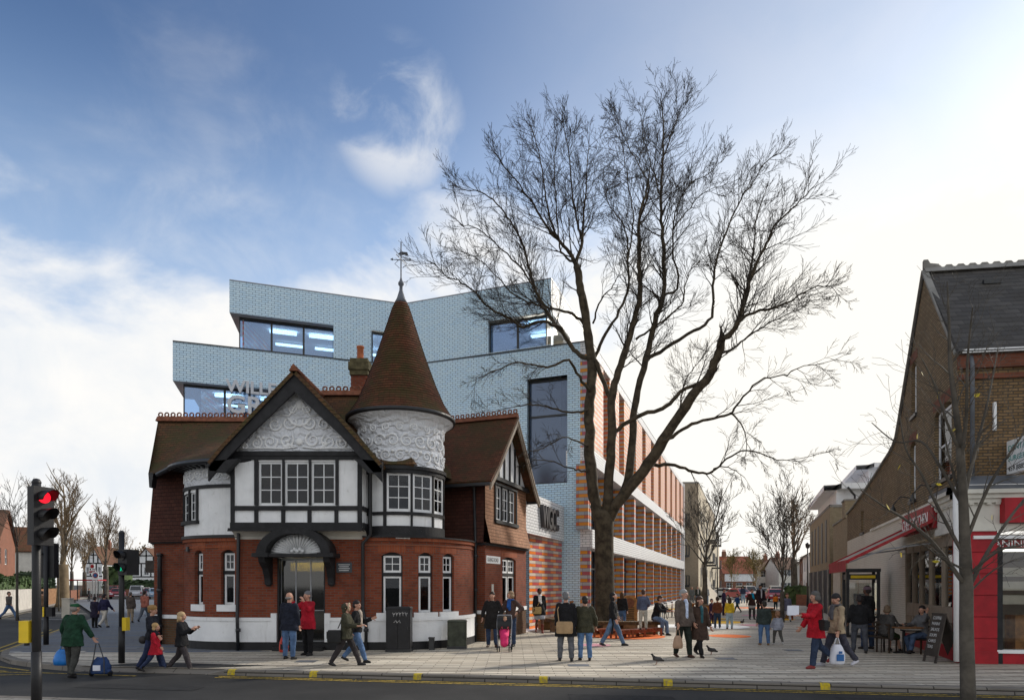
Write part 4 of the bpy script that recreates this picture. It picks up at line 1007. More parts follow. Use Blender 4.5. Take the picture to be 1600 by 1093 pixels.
def glazing(name, path, u0, u1, z0, z1, back, posts, glass='office_glass', fr='dark_metal', parent=None, rails=()):
    mb = MB(); a, b = path.at(u0, -back), path.at(u1, -back); t = (b-a).normalized(); L = (b-a).length
    for f in [0]+list(posts)+[1]: c = f*L; mb.lbox(a, t, max(0, c-.05), min(L, c+.05), z0, z1, -.08, .03)
    mb.lbox(a, t, 0, L, z0, z0+.09, -.08, .028); mb.lbox(a, t, 0, L, z1-.12, z1, -.08, .028)
    for r_ in rails: mb.lbox(a, t, 0, L, r_-.05, r_+.05, -.08, .026)
    o = mb.build(name, fr, parent or lib); g = MB(); g.lbox(a, t, 0, L, z0+.02, z1-.02, -.03, -.018); g.build('pane', glass, o); return o
glazing('tall_window', lo, w1[0], w1[1], w1[2], w1[3], .35, (), 'dark_glass', rails=(zy(650, w1[0]),))
glazing('long_window', lo, lo.upx(284), wl[1], wl[2], wl[3], .45, (.26, .42, .58, .74), rails=())
glazing('top_window', lo, lo.upx(371), lo.upx(520.5), ZL-.02, zU0, .45, (.33, .665))
# upper storey, set on the lower one
wu2 = (upP.upx(580), upP.upx(612), ZL, 15.45); wu3 = (upP.upx(763), upP.upx(861), ZL+.1, zy(494, lo.upx(812)))
wu1 = (0.0, u_top[1]-ul0, ZL-.05, zU0)
mb = MB(); wall(mb, upP, ZL-.05, ZU, [wu1, wu2, wu3], .4, 0, 0)
us0 = lo.at(ur0); us1 = us0+dS*44
sd2 = Path([us0, us1]); wall(mb, sd2, ZL-.05, ZU, [(0.0, 3.6, wu3[2], wu3[3])], .4, 1)
lf = Path([lo.at(ul0)+V((-1.0, 6, 0)), lo.at(ul0)]); wall(mb, lf, zU0, ZU, [], .1, 0)
lpart('upper_wall', mb, ['glazed_blue', 'glazed_white'])
glazing('roof_window', upP, wu2[0], wu2[1], wu2[2], wu2[3], .2, ())
glazing('corner_window', upP, wu3[0], wu3[1]-.3, wu3[2], wu3[3], .3, (.5,))
mb = MB(); band(mb, upP, ZU, ZU+.05, -.4, .02); band(mb, sd2, ZU, ZU+.05, -.4, .02); lpart('parapet_coping', mb, 'grey_metal')
# left return walls seen through the open corners
mb = MB(); lw = Path([LL+V((-.3, 9, 0)), LL]); wall(mb, lw, 0, 7.4); wall(mb, lw, wl[3], ZL)
lpart('left_wall', mb, 'glazed_blue')
mb = MB(); a = LL+V((.9, .95, 0)); mb.lbox(a, (-.05, 1), 0, 7, 7.4, wl[3], -.05, 0); a2 = lo.at(ul0)+V((.45, .6, 0)); mb.lbox(a2, (-.05, 1), 0, 5, ZL, zU0, -.05, 0)
lpart('inner_corner_wall', mb, 'glazed_stripe')
# floors, ceilings, partitions and strip lamps behind the glass
mb = MB()
def inward(u, d): return lo.at(u, -d)
for z_, (a, b) in ((7.35, (.3, uF-.3)), (wl[3]+.3, (.3, uF-.3)), (ZL-.15, (ul0, uF-.3)), (zU0+.25, (ul0, uF-.3)), (ZL-.15, (uF, uC-2.2)), (15.9, (uF, uC-2.2))):
    p = [inward(a, .6), inward(b, .6), inward(b, 7), inward(a, 7)]; mb.face([q+V((0, 0, z_)) for q in p])
lpart('floor_plate', mb, 'render_white')
mb = MB()
for z0, z1 in ((7.35, wl[3]+.3), (ZL-.15, zU0+.25)):
    p, q = inward(.3, 6), inward(uF-.2, 6); t = (q-p).normalized(); mb.lbox(p, t, 0, (q-p).length, z0, z1, -.1, 0)
p, q = inward(uF+.5, 5), inward(uC-2.2, 5); mb.lbox(p, (q-p).normalized(), 0, (q-p).length, 5, 16, -.1, 0)
lpart('partition', mb, 'panel_beige')
for (a, n_, z_, st) in ((1.6, 4, wl[3]-.12, 2.1), (ul0+1.6, 4, zU0-.12, 1.9), (uF+6.6, 2, 15.7, 1.5)):
    for i in range(n_):
        for d in (1.6, 3.4):
            p = inward(a+i*st, d); q = inward(a+i*st+1.3, d); mb = MB(); mb.bar(p+V((0, 0, z_)), q+V((0, 0, z_)), .28, .06); lpart('strip_lamp', mb, 'ceiling_lamp')
mb = MB()
for i in range(5): p = inward(1.6+i*1.1, 4.6); mb.box((p.x, p.y, 8.6), (.9, .3, 2.2), 0, .32)
lpart('bookcase', mb, 'taupe_paint')
# coloured pier at the corner: stripes broken by white bands
mb = MB(); bands = ((3.75, 5.2), (7.95, 8.6), (13.1, ZL))
z_ = 0.0
for a, b in bands:
    wall(mb, lo, z_, a, [], .1, 0, u0=uPier); wall(mb, lo, a, b, [], .1, 1, u0=uPier); z_ = b
lpart('corner_pier', mb, ['glazed_pier', 'glazed_white'])
# side facade: recessed glazing, white bands, deep striped fins
sP = Path([LC, LE]); SL = sP.L
mb = MB()
for z0, z1, o_ in ((3.70, 4.60, .12), (7.75, 8.50, .10)):
    band(mb, sP, z0, z1, -1.2, o_)
band(mb, sP, 13.3, ZL+.02, -1.3, .02); band(mb, sP, 0, .25, -1.2, .10); band(mb, sP, .25, ZL, -1.3, .14, 0, SL-.35, SL)
lpart('white_band', mb, 'glazed_white')
mb = MB(); a = sP.at(0, -.62); t = sP.t(1); mb.lbox(a, t, .1, SL, .2, 13.3, -.06, 0); lpart('side_glazing', mb, 'dark_glass')
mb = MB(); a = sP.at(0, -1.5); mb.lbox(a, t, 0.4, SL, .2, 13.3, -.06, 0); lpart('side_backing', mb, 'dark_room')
mb = MB()
for i in range(12):
    for zq in (3.0, 2.2, 6.9): pass
for i in range(34): c = 1.4*i+.7; mb.lbox(sP.at(0, -.62), t, c-.03, c+.03, .25, 7.75, .0, .05)
for zq in (2.75, 6.4): mb.lbox(sP.at(0, -.62), t, .1, SL, zq-.04, zq+.04, .0, .045)
lpart('side_mullion', mb, 'dark_metal')
for i in range(11):
    u = 4.4*i+.02
    if u > SL-.8: break
    mb = MB(); uu = u+.28 if i else u+.30
    mb.lbox(LC, t, uu-.30, uu, .25, 3.70, -.62, -.02); lpart('striped_fin', mb, 'glazed_fin')
    mb = MB(); mb.lbox(LC, t, uu-.62, uu, 4.60, 7.75, -.62, -.02); lpart('striped_fin', mb, 'glazed_fin')
    mb = MB(); mb.lbox(LC, t, uu, uu+2.75, 8.50, 13.30, -.62, -.01); lpart('striped_panel', mb, 'glazed_panel')
# entrance block with its sign wall
eB = lo.at(lo.upx(881.5), .0); eL = 5.9
ent = Path([eB-dS*eL, eB])
z0e, z1e = pz(843, 29.5), pz(797, 29.5)
z0e, z1e = 4.05, 5.75
mb = MB(); wall(mb, ent, z0e, z1e, [], .1, 0); mb.face([(q.x, q.y, z1e+.001) for q in (eB-dS*eL, eB, eB+dN*3, eB-dS*eL+dN*3)]); lpart('entrance_sign_wall', mb, 'glazed_white')
mb = MB(); a, b = eB-dS*eL, eB; c, d = eB+dN*2.2, eB-dS*eL+dN*2.2; mb.face([p+V((0, 0, z0e)) for p in (a, d, c, b)]); lpart('entrance_soffit', mb, 'glazed_stripe')
mb = MB(); iw = Path([eB-dS*eL+dN*.9, eB+dN*.02+dS*0-dS*.0]); 
bw = Path([eB+dN*2.0-dS*.9, eB-dS*.9+nS*0]); wall(mb, Path([eB-dS*4.3+dN*.35, eB-dS*.25+dN*.05]), 0, z0e)
lpart('entrance_wall', mb, 'glazed_stripe')
mb = MB(); p = eB-dS*5.5+dN*.25; mb.lbox(p, tuple(dS.xy), 0, .32, 0, z0e, -.3, .05); lpart('entrance_pier', mb, 'glazed_stripe')
mb = MB(); mb.face([p+V((0, 0, .012)) for p in (eB-dS*eL+dN*1.0, eB-dS*eL, eB+nS*.6, eB+dN*.2)]); lpart('threshold', mb, 'render_white')
wg_ = text('entrance_sign', 'WGCC', 1.35, tuple((eB-dS*3.95+nS*.06+V((0, 0, z0e+.40))).xyz), dS, mat='letter_dark', parent=lib, ext=.12, sx=.62, spacing=.86, bold=.03)
# big letters standing in front of the reading room
su = lo.upx(355); yS = lo.at(su).y
for s_, y0, sz, sx in (('WILLESDEN', 613.5, .84, 1.0), ('GREEN', 645.5, 1.22, 1.02), ('CULTURAL', 668, .84, 1.0)):
    p = lo.at(su, .25); text('library_sign', s_, sz, (p.x, p.y, pz(y0, yS)), lo.t(su), mat='letter_grey', parent=lib, ext=.08, sx=sx, bold=.025)
# rear and roofs
mb = MB(); mb.face([p+V((0, 0, ZL-.01)) for p in (LL, LF, LC, LE, LE+dN*16, LL+V((-.3, 12, 0)))]); mb.face([p+V((0, 0, ZU-.01)) for p in (lo.at(ul0), LF, us0, us1, us1+dN*14, lo.at(ul0)+V((-1, 10, 0)))]); lpart('flat_roof', mb, 'lead')
mb = MB(); wall(mb, Path([LE, LE+dN*16]), 0, ZL); wall(mb, Path([LE+dN*16, LL+V((-.3, 12, 0)), LL+V((-.3, 9, 0))]), 0, ZL); wall(mb, Path([us1, us1+dN*14]), ZL, ZU); lpart('rear_wall', mb, 'glazed_white')
# ================================================================ the corner cafe
S0 = V((11.05, 15.85, 0)); dR = V((1, -.14, 0)).normalized()
shop = thing('corner_cafe', 'brown stock brick corner cafe with slate roof, red shopfront and red side sign', 'shop', (13.5, 17, 0))
sideW = Path([S0+dS*19, S0]); frontW = Path([S0, S0+dR*9]); SW = sideW.L
def spart(name, mb, mats, smooth=False, parent=None): return mb.build(name, mats, parent or shop, smooth)
def wallprof(mb, path, z0, prof, ops, dep, m=0):
    """wall with a shaped top: prof = (u, z) pairs"""
    def top(u):
        for (a, za), (b, zb_) in zip(prof, prof[1:]):
            if a-1e-6 <= u <= b+1e-6: return za+(zb_-za)*(u-a)/(b-a)
        return prof[-1][1]
    us = sorted({round(q, 4) for q in [p[0] for p in prof]+[q for o in ops for q in o[:2]]}); vs = sorted({z0}|{round(q, 4) for o in ops for q in o[2:4]})
    pt = lambda u, v, d=0.0: path.at(u, d)+V((0, 0, v))
    for a, b in zip(us, us[1:]):
        lim = min(top(a), top(b)); cv = [v for v in vs if v < lim-.01]
        for i, c in enumerate(cv):
            last = i == len(cv)-1; da, db = (top(a), top(b)) if last else (cv[i+1], cv[i+1])
            if any(o[0] < (a+b)/2 < o[1] and o[2] < (c+min(da, db))/2 < o[3] for o in ops): continue
            mb.face([pt(a+1e-5, c), pt(b-1e-5, c), pt(b-1e-5, db), pt(a+1e-5, da)], m, ((a, c), (b, c), (b, db), (a, da)))
    for o in ops:
        a, b, c, d = o[:4]
        mb.face([pt(a, c), pt(a, d), pt(a, d, -dep), pt(a, c, -dep)], m, ((0, c), (0, d), (dep, d), (dep, c))); mb.face([pt(b, d), pt(b, c), pt(b, c, -dep), pt(b, d, -dep)], m, ((0, d), (0, c), (dep, c), (dep, d)))
        mb.face([pt(a, c), pt(a, c, -dep), pt(b, c, -dep), pt(b, c)], m); mb.face([pt(a, d), pt(b, d), pt(b, d, -dep), pt(a, d, -dep)], m)
s2 = lambda s: SW-s                                   # distance back from the corner -> arc length
ZEV, ZRD, SRD = 7.62, 11.15, 3.25
pr = [(s2(q), z_) for q, z_ in ((19, 5.6), (16.6, 5.75), (13, 6.12), (11, 6.36), (9.2, 6.6), (8.2, 6.72), (7.5, 6.86), (7.0, 7.06), (6.6, 7.45), (SRD, ZRD), (0, ZEV))]
gw = [(s2(4.85), s2(4.2), 7.25, 8.95), (s2(2.15), s2(.55), 4.75, 6.75), (s2(5.0), s2(4.3), 4.6, 6.45), (s2(14.6), s2(13.9), 4.3, 5.3)]
mb = MB(); wallprof(mb, sideW, 4.2, pr, gw, .16); spart('side_wall', mb, 'brick_stock_side')
mb = MB()
for o in gw[:3]: arched(mb, sideW, o[0], o[1], o[3], .14, .16)
spart('arch_infill', mb, 'brick_stock_side')
mb = MB()
for o in gw[:3]: band(mb, sideW, o[3]-.02, o[3]+.26, -.02, .012, 0, o[0]-.12, o[1]+.12)
spart('red_brick_arch', mb, 'brick_cornice')
for o in gw: 
    f = window(shop, sideW, o[0]+.02, o[1]-.02, o[2], o[3]-.1, .10, 1, 2, .07, .05)
    mb = MB(); band(mb, sideW, o[2]-.1, o[2], -.15, .06, 0, o[0]-.08, o[1]+.08); mb.build('window_sill', 'dark_metal', f)
mb = MB(); o = gw[1]; band(mb, sideW, o[2]+.1, o[3]-.2, -.34, -.30, 0, o[0]+.08, o[1]-.08); spart('window_blind', mb, 'white_paint')
# front wall, upper
fz = lambda y: pz(y, 15.7)
mb = MB(); wall(mb, frontW, fz(752), ZEV, [(4.2, 5.2, 5.0, 6.9)], .12); spart('front_wall', mb, 'brick_stock')
mb = MB(); band(mb, frontW, ZEV-.36, ZEV-.02, -.05, .09); band(mb, frontW, ZEV-.62, ZEV-.50, -.05, .06); spart('red_brick_cornice', mb, 'brick_cornice')
mb = MB(); band(mb, frontW, ZEV-.02, ZEV+.07, .09, .20); spart('front_gutter', mb, 'white_paint')
mb = MB(); a, b = frontW.upx(1523), frontW.upx(1526.5); c_ = frontW.upx(1553); band(mb, frontW, fz(672), fz(628), .0, .06, 0, c_-.03, c_+.03); spart('wall_batten', mb, 'render_white')
# slate roof
r0, r1 = S0+dS*SRD+V((0, 0, ZRD)), S0+dS*SRD+dR*9+V((0, 0, ZRD))
e0_, e1_ = S0-dS*.22+V((0, 0, ZEV+.02)), S0-dS*.22+dR*9+V((0, 0, ZEV+.02))
mb = MB(); slab(mb, e0_-dR*.04, e1_, r1, r0-dR*.04, .09); b0, b1 = S0+dS*6.6+V((0, 0, 7.45)), S0+dS*6.6+dR*9+V((0, 0, 7.45)); slab(mb, b1, b0-dR*.04, r0-dR*.04, r1, .09); spart('slate_roof', mb, 'slate')
mb = MB(); t = (r1-r0).normalized(); mb.prism([r0+V((0, 0, .13)), r0+dS*.18+V((0, 0, -.06)), r0-dS*.18+V((0, 0, -.06))], r1-r0)
for i in range(28): c = r0+t*(.35+i*.32)+V((0, 0, .12)); mb.prism([c-t*.14, c+t*.14, c+t*.07+V((0, 0, .07)), c-t*.07+V((0, 0, .07))], dS*.05)
c = r0+V((0, 0, .1)); mb.prism([c-t*.02, c+t*.4, c+t*.4+V((0, 0, .12)), c+t*.16+V((0, 0, .16)), c+t*.1+V((0, 0, .27)), c-t*.02+V((0, 0, .27))], dS*.14); spart('ridge_tiles', mb, 'stone_grey')
mb = MB(); c = r0.lerp(e0_, .22)+dR*1.35; mb.bar(c+V((0, 0, .05)), c+dR*.45+V((0, 0, .05)), .1, .12); spart('roof_vent', mb, 'dark_metal')
mb = MB(); 
for (a, za), (b, zb_) in zip(pr, pr[1:]):
    p, q = sideW.at(a)+V((0, 0, za+.03)), sideW.at(b)+V((0, 0, zb_+.03)); mb.bar(p, q, .16, .07)
spart('verge_coping', mb, 'stone_grey')
# painted brick lower flank
mb = MB(); fl_op = [(s2(5.75), s2(.35), .35, 3.25), (s2(16.2), s2(15.2), .1, 2.2), (s2(13.2), s2(12.2), .1, 2.4)]
wall(mb, sideW, .0, 4.2, fl_op, .2); spart('painted_flank', mb, 'brick_white')
mb = MB(); band(mb, sideW, 4.18, 4.27, -.02, .05, 0, s2(12), s2(0)); spart('flank_string', mb, 'cream_paint')
mb = MB()
for o in fl_op[1:]: a = sideW.at(o[0]); mb.lbox(a, sideW.t(1), 0, o[1]-o[0], o[2], o[3], -.16, -.10)
spart('flank_door', mb, 'panel_beige')
# timber side shopfront under the awning
sf = MB(); O_ = sideW.at(s2(5.75)); t_ = sideW.t(1); WL_ = 5.4
for c in (0, .9, 1.8, 2.9, 4.2, WL_-.09): sf.lbox(O_, t_, c, c+.09, .35, 3.25, -.16, -.02)
for z0, z1 in ((.35, .45), (.95, 1.35), (2.95, 3.25)): sf.lbox(O_, t_, .0, WL_, z0, z1, -.15, -.03)
for i in range(22): sf.lbox(O_, t_, .15+i*.24, .20+i*.24, .45, .95, -.14, -.04)
so = spart('side_shopfront', sf, 'taupe_paint')
mb = MB(); mb.lbox(O_, t_, .05, WL_-.05, 1.3, 3.0, -.10, -.09); mb.build('pane', 'shop_glass', so)
mb = MB(); mb.lbox(O_, t_, 0, WL_, .02, .35, -.15, .03); spart('red_plinth', mb, 'red_paint')
mb = MB(); mb.lbox(O_, t_, WL_, WL_+.34, .02, 3.3, -.15, .03); spart('red_pilaster', mb, 'red_paint')
# side sign
q0 = s2(5.5); sgn = MB(); band(sgn, sideW, 3.5, 4.16, .0, .14, 0, q0, s2(1.75)); sg = spart('side_sign', sgn, 'red_paint')
p = sideW.at(q0+.10, .143); text('sign_lettering', "CHEF'S KITCHEN", .50, (p.x, p.y, 3.64), -dS, mat='letter_white', parent=sg, ext=.008, sx=.84)
# iron brackets with lamps over the sign
for s_ in (2.3, 4.9):
    mb = MB(); p = sideW.at(s2(s_)); n_ = dN; mb.tube([p+V((0, 0, 4.7)), p+n_*.3+V((0, 0, 4.75)), p+n_*.5+V((0, 0, 4.5))], .02, 6); mb.lathe(p+n_*.5+V((0, 0, 4.3)), [(.10, 0), (.03, .16), (.02, .2)], 10); spart('sign_lamp', mb, 'dark_metal', True)
# cream shop cornice and entablature round the corner
cor = Path([S0+dS*1.7, S0, S0+dR*9])
mb = MB()
for a, b, w_ in ((3.25, 3.42, .10), (3.42, 3.95, .04), (3.95, 4.05, .12), (4.05, 4.16, .18), (4.16, 4.26, .26)): band(mb, cor, a, b, -.05, w_)
for i in range(40): band(mb, cor, 3.90, 3.98, .04, .11, 0, .1+i*.2, .2+i*.2)
spart('shop_cornice', mb, 'cream_paint')
mb = MB(); band(mb, cor, 4.26, 4.36, -.05, .24, 0); mb.face([cor.at(u, w_)+V((0, 0, z_)) for u, w_, z_ in ((1.75, .26, 4.37), (cor.L, .26, 4.37), (cor.L, 0, 4.62), (1.75, 0, 4.62))]); spart('cornice_lead', mb, 'lead')
# front shopfront
fu = lambda x: frontW.upx(x)
a, b = fu(1504), fu(1556); mb = MB()
for i in range(6):
    z0 = .10+i*.53; band(mb, frontW, z0, z0+.505, -.2, .06, 0, .0 if i % 2 else .005, b)
band(mb, frontW, 0, .3, -.2, .10, 0, 0, b); band(mb, frontW, .1, 3.25, -.2, .025, 0, .0, b-.004)
spart('red_pilaster', mb, 'red_paint')
mb = MB(); band(mb, frontW, 0, .26, -.2, .02, 0, b, 9); spart('stall_riser', mb, 'red_paint')
mb = MB(); band(mb, frontW, .26, .34, -.2, .06, 0, b, 9); spart('shop_sill', mb, 'white_paint')
mb = MB(); 
for u in (b+.0, b+3.0, b+5.5): band(mb, frontW, .0, 3.0, -.18, .03, 0, u, u+.14)
spart('shop_window_frame', mb, 'black_timber')
mb = MB(); band(mb, frontW, .34, 2.85, -.09, -.08, 0, b+.14, 9); spart('shop_window', mb, 'shop_glass')
mb = MB(); band(mb, frontW, 2.85, 3.03, -.05, .05, 0, b-.3, 9); fs = spart('window_fascia', mb, 'red_dark')
p = frontW.at(fu(1541), .053); text('fascia_lettering', 'PANINI', .235, (p.x, p.y, 2.865), dR, mat='letter_white', parent=fs, ext=.004, sx=1.12)
mb = MB(); band(mb, frontW, 3.06, 3.14, .02, .10, 0, b-.55, 9); spart('fascia_trim', mb, 'white_paint')
mb = MB(); band(mb, frontW, 2.76, 2.82, -.3, -.2, 0, b+.2, 9); spart('tube_lamp', mb, 'lamp_white')
mb = MB(); band(mb, frontW, 3.44, 4.04, .05, .26, 0, fu(1560), 9); spart('red_fascia', mb, 'red_paint')
# interior of the shop
mb = MB(); fp = [S0+dS*.5+dR*.4, S0+dS*.5+dR*9, S0+dS*5.5+dR*9, S0+dS*5.5+dR*.4]
mb.face([p+V((0, 0, .05)) for p in fp]); mb.face([p+V((0, 0, 3.2)) for p in fp[::-1]]); bw = Path([fp[3], fp[2]]); wall(mb, bw, .05, 3.2); spart('shop_interior', mb, 'taupe_paint')
mb = MB()
for i in range(5): p = S0+dS*3.4+dR*(1.5+i*1.3); mb.box((p.x, p.y, .55), (.9, .5, 1.0), 0, -.14)
spart('counter', mb, 'wood_warm')
mb = MB()
for i in range(5):
    for k2 in range(3): p = S0+dS*3.3+dR*(1.3+i*1.3); mb.box((p.x, p.y+.1, 1.5+.4*k2), (1.0, .3, .26), 0, -.14)
spart('shelf_goods', mb, 'cream_paint')
# downpipes at the corner
mb = MB(); p = S0-dS*.10+dR*.02+V((-.10, 0, 0)); mb.tube([p+V((.1, -.1, 4.6)), p+V((-.05, -.05, 4.2)), p+V((-.05, -.05, 3.6)), p+V((0, 0, 3.2)), p+V((0, 0, .05))], .06, 10); spart('white_downpipe', mb, 'render_white', True)
mb = MB(); p = frontW.at(fu(1515), .12); mb.tube([p+V((0, .05, 7.55)), p+V((0, 0, 7.3)), p+V((0, 0, 4.6))], .05, 8); spart('grey_downpipe', mb, 'lead', True)
# projecting box sign
p0 = frontW.at(fu(1569)); n_ = V((dR.y, -dR.x, 0)); 
z0, z1 = 4.62, 5.42
sgm = MB(); c = p0; aa = [c+n_*.1, c+n_*.1+dR*.18, c+n_*1.0+dR*.18, c+n_*1.0]
sgm.hexa([aa[0]+V((0, 0, z0)), aa[1]+V((0, 0, z0)), aa[2]+V((0, 0, z0)), aa[3]+V((0, 0, z0)), aa[0]+V((0, 0, z1)), aa[1]+V((0, 0, z1)), aa[2]+V((0, 0, z1)), aa[3]+V((0, 0, z1))]); pb = spart('projecting_sign', sgm, 'white_paint')
for i, (s_, sz, mt_) in enumerate((('DENTAL', .20, 'text_teal'), ('SURGERY', .18, 'text_teal'), ('459 8885', .17, 'text_black'))):
    q = c+n_*.16-dR*.003+V((0, 0, z1-.26-.24*i)); text('sign_lettering', s_, sz, tuple(q), n_, mat=mt_, parent=pb, ext=.003, sx=1.0)
mb = MB(); mb.bar(c+n_*.0+dR*.09+V((0, 0, 5.3)), c+n_*.12+dR*.09+V((0, 0, 5.3)), .04, .04); mb.bar(c+dR*.09+V((0, 0, 4.75)), c+n_*.12+dR*.09+V((0, 0, 4.75)), .04, .04); mb.build('sign_bracket', 'dark_metal', pb)
# awning
aw = thing('awning', 'red rolled-out canvas awning over the cafe tables', 'awning', tuple(S0+dS*3.8+dN*1.0))
A = lambda s_, o, z_: S0+dS*s_+dN*o+V((0, 0, z_))
mb = MB(); slab(mb, A(5.9, 2.2, 2.62), A(1.8, 2.2, 2.62), A(1.8, .05, 3.72), A(5.9, .05, 3.72), .02); mb.build('canvas', 'taupe_paint', aw)
mb = MB(); mb.bar(A(5.92, 2.22, 2.60), A(1.78, 2.22, 2.60), .09, .09); mb.bar(A(1.76, 2.2, 2.62), A(1.76, .05, 3.74), .05, .08); mb.bar(A(5.94, 2.2, 2.62), A(5.94, .05, 3.74), .05, .08); mb.build('frame', 'awning_red', aw)
mb = MB(); n = 16
for i in range(n):
    a, b = 5.9-4.1*i/n, 5.9-4.1*(i+1)/n; mb.face([A(a, 2.26, 2.56), A(a, 2.26, 2.34), A((a+b)/2, 2.26, 2.30), A(b, 2.26, 2.34), A(b, 2.26, 2.56)])
mb.build('valance', 'awning_red', aw)
mb = MB()
for s_ in (2.2, 5.5): mb.bar(A(s_, .05, 3.1), A(s_, 1.2, 2.95), .04, .04); mb.bar(A(s_, 1.2, 2.95), A(s_, 2.2, 2.56), .04, .04)
mb.build('folding_arm', 'grey_metal', aw)
# telephone kiosk by the flank
kq = S0+dS*8.2+dN*.95; kio = thing('phone_kiosk', 'dark framed glass telephone kiosk with yellow header beside the painted wall', 'phone box', tuple(kq))
mb = MB()
for sx_ in (-.5, .5):
    for sy_ in (-.5, .5): c = kq+dS*sx_+dN*sy_; mb.box((c.x, c.y, 1.2), (.10, .10, 2.4), 0, atan2(dS.y, dS.x))
mb.box((kq.x, kq.y, 2.46), (1.14, 1.14, .12), 0, atan2(dS.y, dS.x)); mb.box((kq.x, kq.y, .05), (1.1, 1.1, .10), 0, atan2(dS.y, dS.x)); mb.box((kq.x, kq.y, .75), (1.06, 1.06, .06), 0, atan2(dS.y, dS.x)); mb.build('frame', 'dark_metal', kio)
mb = MB(); mb.box((kq.x, kq.y, 2.22), (1.04, 1.04, .20), 0, atan2(dS.y, dS.x)); hd = mb.build('header', 'dark_metal', kio)
mb = MB(); c = kq-dS*.524; mb.bar(c+dN*.40+V((0, 0, 2.22)), c-dN*.40+V((0, 0, 2.22)), .01, .10); mb.build('header_strip', 'yellow_plastic', hd)
mb = MB(); mb.box((kq.x, kq.y, 1.4), (.98, .98, 1.2), 0, atan2(dS.y, dS.x)); mb.build('glass', 'shop_glass', kio)
mb = MB(); c = kq+dS*.3; mb.box((c.x, c.y, 1.35), (.2, .4, .5), 0, atan2(dS.y, dS.x)); mb.build('telephone', 'grey_metal', kio)
# ================================================================ buildings down the streets
def block(name, label, cat, a, b, depth, ze, wallm, wins=(), roof=None, zr=None, roofm='tile_far', group=None, gable=False, chim=(), door=None, wm='window_glass', frame='white_paint', back=.08, bd=None):
    """house with front line a->b (left to right as seen from the street)"""
    a, b = V((*a, 0)), V((*b, 0)); t = (b-a).normalized(); n = V((t.y, -t.x, 0)); L = (b-a).length
    bd = -n if bd is None else bd
    o = thing(name, label, cat, tuple((a+b)/2+bd*depth/2), group)
    c, d = b+bd*depth, a+bd*depth; fp = Path([d, a, b, c]); mb = MB(); u0 = depth
    wall(mb, fp, 0, ze, [(w_[0]+u0, w_[1]+u0, w_[2], w_[3]) for w_ in wins], back+.04); wall(mb, Path([c, d]), 0, ze)
    if gable: mid = (a+b)/2; mb.face([a+V((0, 0, ze)), b+V((0, 0, ze)), mid+V((0, 0, zr))])
    if roof == 'ridge' and not gable:
        for p, q in ((a, d), (c, b)): m_ = (p+q)/2; mb.face([q+V((0, 0, ze)), p+V((0, 0, ze)), m_+V((0, 0, zr))])
    mb.build('wall', wallm, o)
    for w_ in wins: window(o, fp, w_[0]+u0, w_[1]+u0, w_[2], w_[3], back, w_[4] if len(w_) > 4 else 2, 2, .07, .05, frame, wm)
    ov = .3; mb = MB(); Z = lambda p, z_: p+V((0, 0, z_))
    if roof is None: mb.face([Z(a, ze), Z(b, ze), Z(c, ze), Z(d, ze)]); band(mb, fp, ze-.05, ze+.12, -.1, .05); mb.build('parapet', 'stone_grey', o)
    elif gable:
        mid, mdb = (a+b)/2+n*ov, (c+d)/2
        slab(mb, Z(d-t*ov, ze-.2), Z(a-t*ov+n*ov, ze-.2), Z(mid, zr+.1), Z(mdb, zr+.1), .12); slab(mb, Z(b+t*ov+n*ov, ze-.2), Z(c+t*ov, ze-.2), Z(mdb, zr+.1), Z(mid, zr+.1), .12); mb.build('roof', roofm, o)
    else:
        r0, r1 = (a+d)/2-t*ov, (b+c)/2+t*ov
        slab(mb, Z(a-t*ov+n*ov, ze-.15), Z(b+t*ov+n*ov, ze-.15), Z(r1, zr+.08), Z(r0, zr+.08), .12); slab(mb, Z(c+t*ov-n*ov, ze-.15), Z(d-t*ov-n*ov, ze-.15), Z(r0, zr+.08), Z(r1, zr+.08), .12); mb.build('roof', roofm, o)
    for f, hgt in chim:
        p = (a+d)/2+t*(L*f); mb = MB(); mb.box((p.x, p.y, (zr or ze)+hgt/2-.3), (.9, .6, hgt+.6), 0, atan2(t.y, t.x)); ch_ = mb.build('chimney', 'brick_far', o)
        mb = MB()
        for i in (-1, 0, 1): q = p+t*(.27*i); mb.lathe((q.x, q.y, (zr or ze)+hgt), [(.11, 0), (.09, .5)], 8, cap=True)
        mb.build('chimney_pot', 'chimney_pot', ch_)
    if door:
        mb = MB(); mb.lbox(a, t, door[0], door[1], 0, door[2], -.04, .03); mb.build('door', 'wood_dark', o)
    return o, a, t, n
def studs(o, a, t, bars, m='black_timber', name='timber_studs'):
    mb = MB()
    for u0, z0, u1, z1 in bars: n = V((t.y, -t.x, 0)); p, q = a+t*u0+n*.03+V((0, 0, z0)), a+t*u1+n*.03+V((0, 0, z1)); mb.bar(p, q, .22, .06, up=n)
    mb.build(name, m, o)
